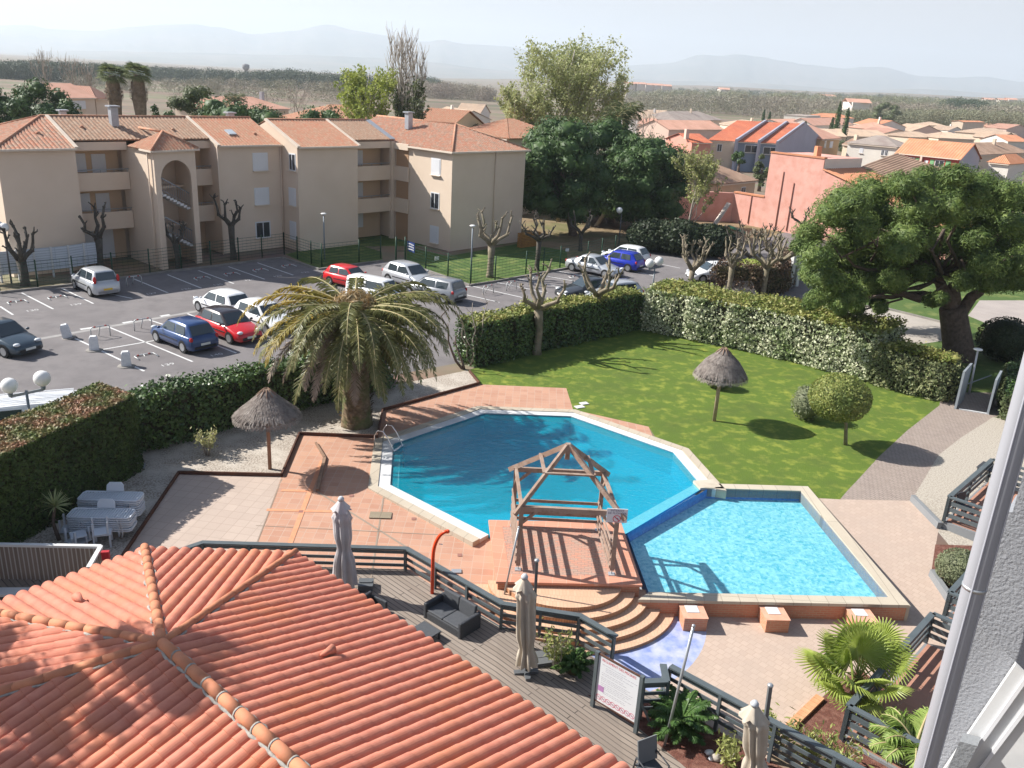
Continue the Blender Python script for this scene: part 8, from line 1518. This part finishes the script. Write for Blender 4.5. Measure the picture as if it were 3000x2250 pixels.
for px, topy, dist, lb in ((1838, 310, 95, 'shaggy palm right of the windswept tree'), (1815, 325, 93, 'lower shaggy palm beside the dark pines'), (690, 275, 150, 'distant small palm above the long salmon roof')):
    b = Vector((D(px, 300, dist).x, dist, 0)); zt = at(px, topy + 18, b).z; t = wthing('garden_palm', lb, 'palm tree', b); mb = MB(); mb.tube([b, b + up * zt], [.3, .35], 8); mb.build('trunk', ptrunk_m, t)
    for k in range(22): frond(t, b + up * zt, k * 2.39996, 2.2, 1.2 - 1.5 * k / 22, .8, oliv_m, 14, .9, v=.6)
# ------------------------------------------------------------ far woods, reeds, scrub (masses)
def wood(name, label, prof_top, prof_bot, dist, mat, n, size, depth=40, seed=0, cat='woodland'):
    rnd = random.Random(seed); P_ = []; N_ = []; mb = MB()
    for k in range(n):
        px = rnd.uniform(prof_top[0][0], prof_top[-1][0]); d0 = dist + rnd.uniform(0, depth); yt = interp(prof_top, px) + rnd.uniform(0, 7); c = D(px, yt, d0); r = max(1.5, rnd.uniform(.5, 1.1) * size * 3.2); zc = max(r * .4, c.z - r)
        p, nn = shell((c.x, c.y, zc), (r * 1.2, r, r * rnd.uniform(.8, 1.3)), 210, .5); P_.append(p); N_.append(nn)
        if zc > r: p, nn = shell((c.x, c.y, zc * .5), (r * 1.2, r, zc * .55), 70, .6); P_.append(p); N_.append(nn)
    mb.leaves(np.concatenate(P_), size * .33, np.concatenate(N_), .9, .8); return tag(mb.build(name, mat), label, cat, kind='stuff')
fw = leafmat('far_wood', (.05, .08, .045), (.08, .11, .06), scale=.08, trans=.05); fw2 = leafmat('far_scrub', (.27, .235, .19), (.22, .225, .13), (.33, .27, .225), scale=.035, trans=.1, scale3=.012); fw3 = leafmat('far_greening_scrub', (.22, .24, .12), (.28, .25, .18), (.17, .19, .11), scale=.03, trans=.1, scale3=.014)
wood('far_pine_wood', 'dark pine wood along the left horizon', [(-80, 176), (0, 177), (100, 175), (200, 180), (280, 183)], None, 470, fw, 420, 1.6, 60, 1)
wood('far_tree_line', 'dark line of trees on the left and middle horizon', [(280, 185), (420, 190), (450, 192), (600, 198), (700, 205), (780, 205), (850, 200), (940, 208), (1060, 216), (1100, 218)], None, 600, fw, 420, 1.9, 60, 2)
wood('middle_tree_line', 'low dark trees on the horizon between the poplars', [(1220, 222), (1260, 222), (1300, 236)], None, 700, fw, 80, 1.9, 50, 3)
wood('bare_scrub_line', 'brownish bare scrub before the middle horizon', [(1240, 236), (1350, 240), (1440, 252)], None, 560, fw2, 130, 1.8, 60, 4)
wood('right_scrub', 'mixed grey brown leafless woodland across the right background', [(1800, 280), (1950, 275), (2100, 274), (2300, 280), (2500, 292), (2700, 300), (2850, 304), (3050, 312)], None, 540, fw2, 560, 1.9, 150, 5)
wood('right_greening_wood', 'greening woodland patches behind the town roofs', [(1850, 262), (2100, 262), (2300, 268), (2560, 276), (2760, 284), (3050, 292)], None, 760, fw3, 480, 2.2, 200, 6)
wood('near_scrub', 'greenish brown scrub just behind the last houses at right', [(2400, 318), (2600, 318), (2800, 318), (3060, 330)], None, 440, fw3, 420, 1.5, 60, 7)
wood('far_dark_clump', 'dark evergreen clump on the right horizon', [(2770, 286), (2820, 284), (2890, 292)], None, 600, fw, 70, 1.8, 60, 8)
wood('left_scrub', 'bushes at the foot of the left pine wood', [(200, 222), (450, 225), (700, 226), (1000, 236)], None, 380, fw2, 160, 1.2, 60, 9)
wood('far_hedges', 'thin dark hedge lines near the right horizon', [(1810, 246), (2100, 256), (2500, 272), (3000, 291)], None, 1250, fw, 300, 2.6, 300, 10)
wh = M('far_house_white', (.70, .64, .58)); rnd = random.Random(8)
for k, (px, py) in enumerate(((1875, 246), (1905, 249), (1925, 250), (1950, 252), (2415, 281), (2430, 282), (2895, 292), (2935, 293), (2960, 292), (2120, 262), (2510, 300), (1845, 245))):
    p = D(px, py, 1100 if py < 285 or px > 2800 else 520); p.z = max(p.z, 2.5); mb = MB(); mb.box((p.x, p.y, p.z / 2), (rnd.uniform(8, 16), 9, p.z), .3); mb.add([(p.x - 7, p.y - 5, p.z), (p.x + 7, p.y - 5, p.z), (p.x + 7, p.y, p.z + 2), (p.x - 7, p.y, p.z + 2), (p.x + 7, p.y + 5, p.z), (p.x - 7, p.y + 5, p.z)], [(0, 1, 2, 3), (3, 2, 4, 5)], 1)
    tag(mb.build('far_house', [wh, T_['pinkish']], origin=(p.x, p.y, 0)), 'tiny pale house near the horizon on the right side of the plain', 'house', 'tiny pale houses near the horizon')
t = D(720, 193, 900); mb = MB(); mb.tube([(t.x, t.y, 0), (t.x, t.y, t.z - 4)], 1.2, 8); mb.lathe([(1.2, 0), (3.6, 3), (3.6, 6), (.5, 7)], (t.x, t.y, t.z - 5), 12); tag(mb.build('water_tower', M('tower_grey', (.25, .25, .27)), origin=(t.x, t.y, 0)), 'small water tower poking above the left horizon trees', 'water tower')
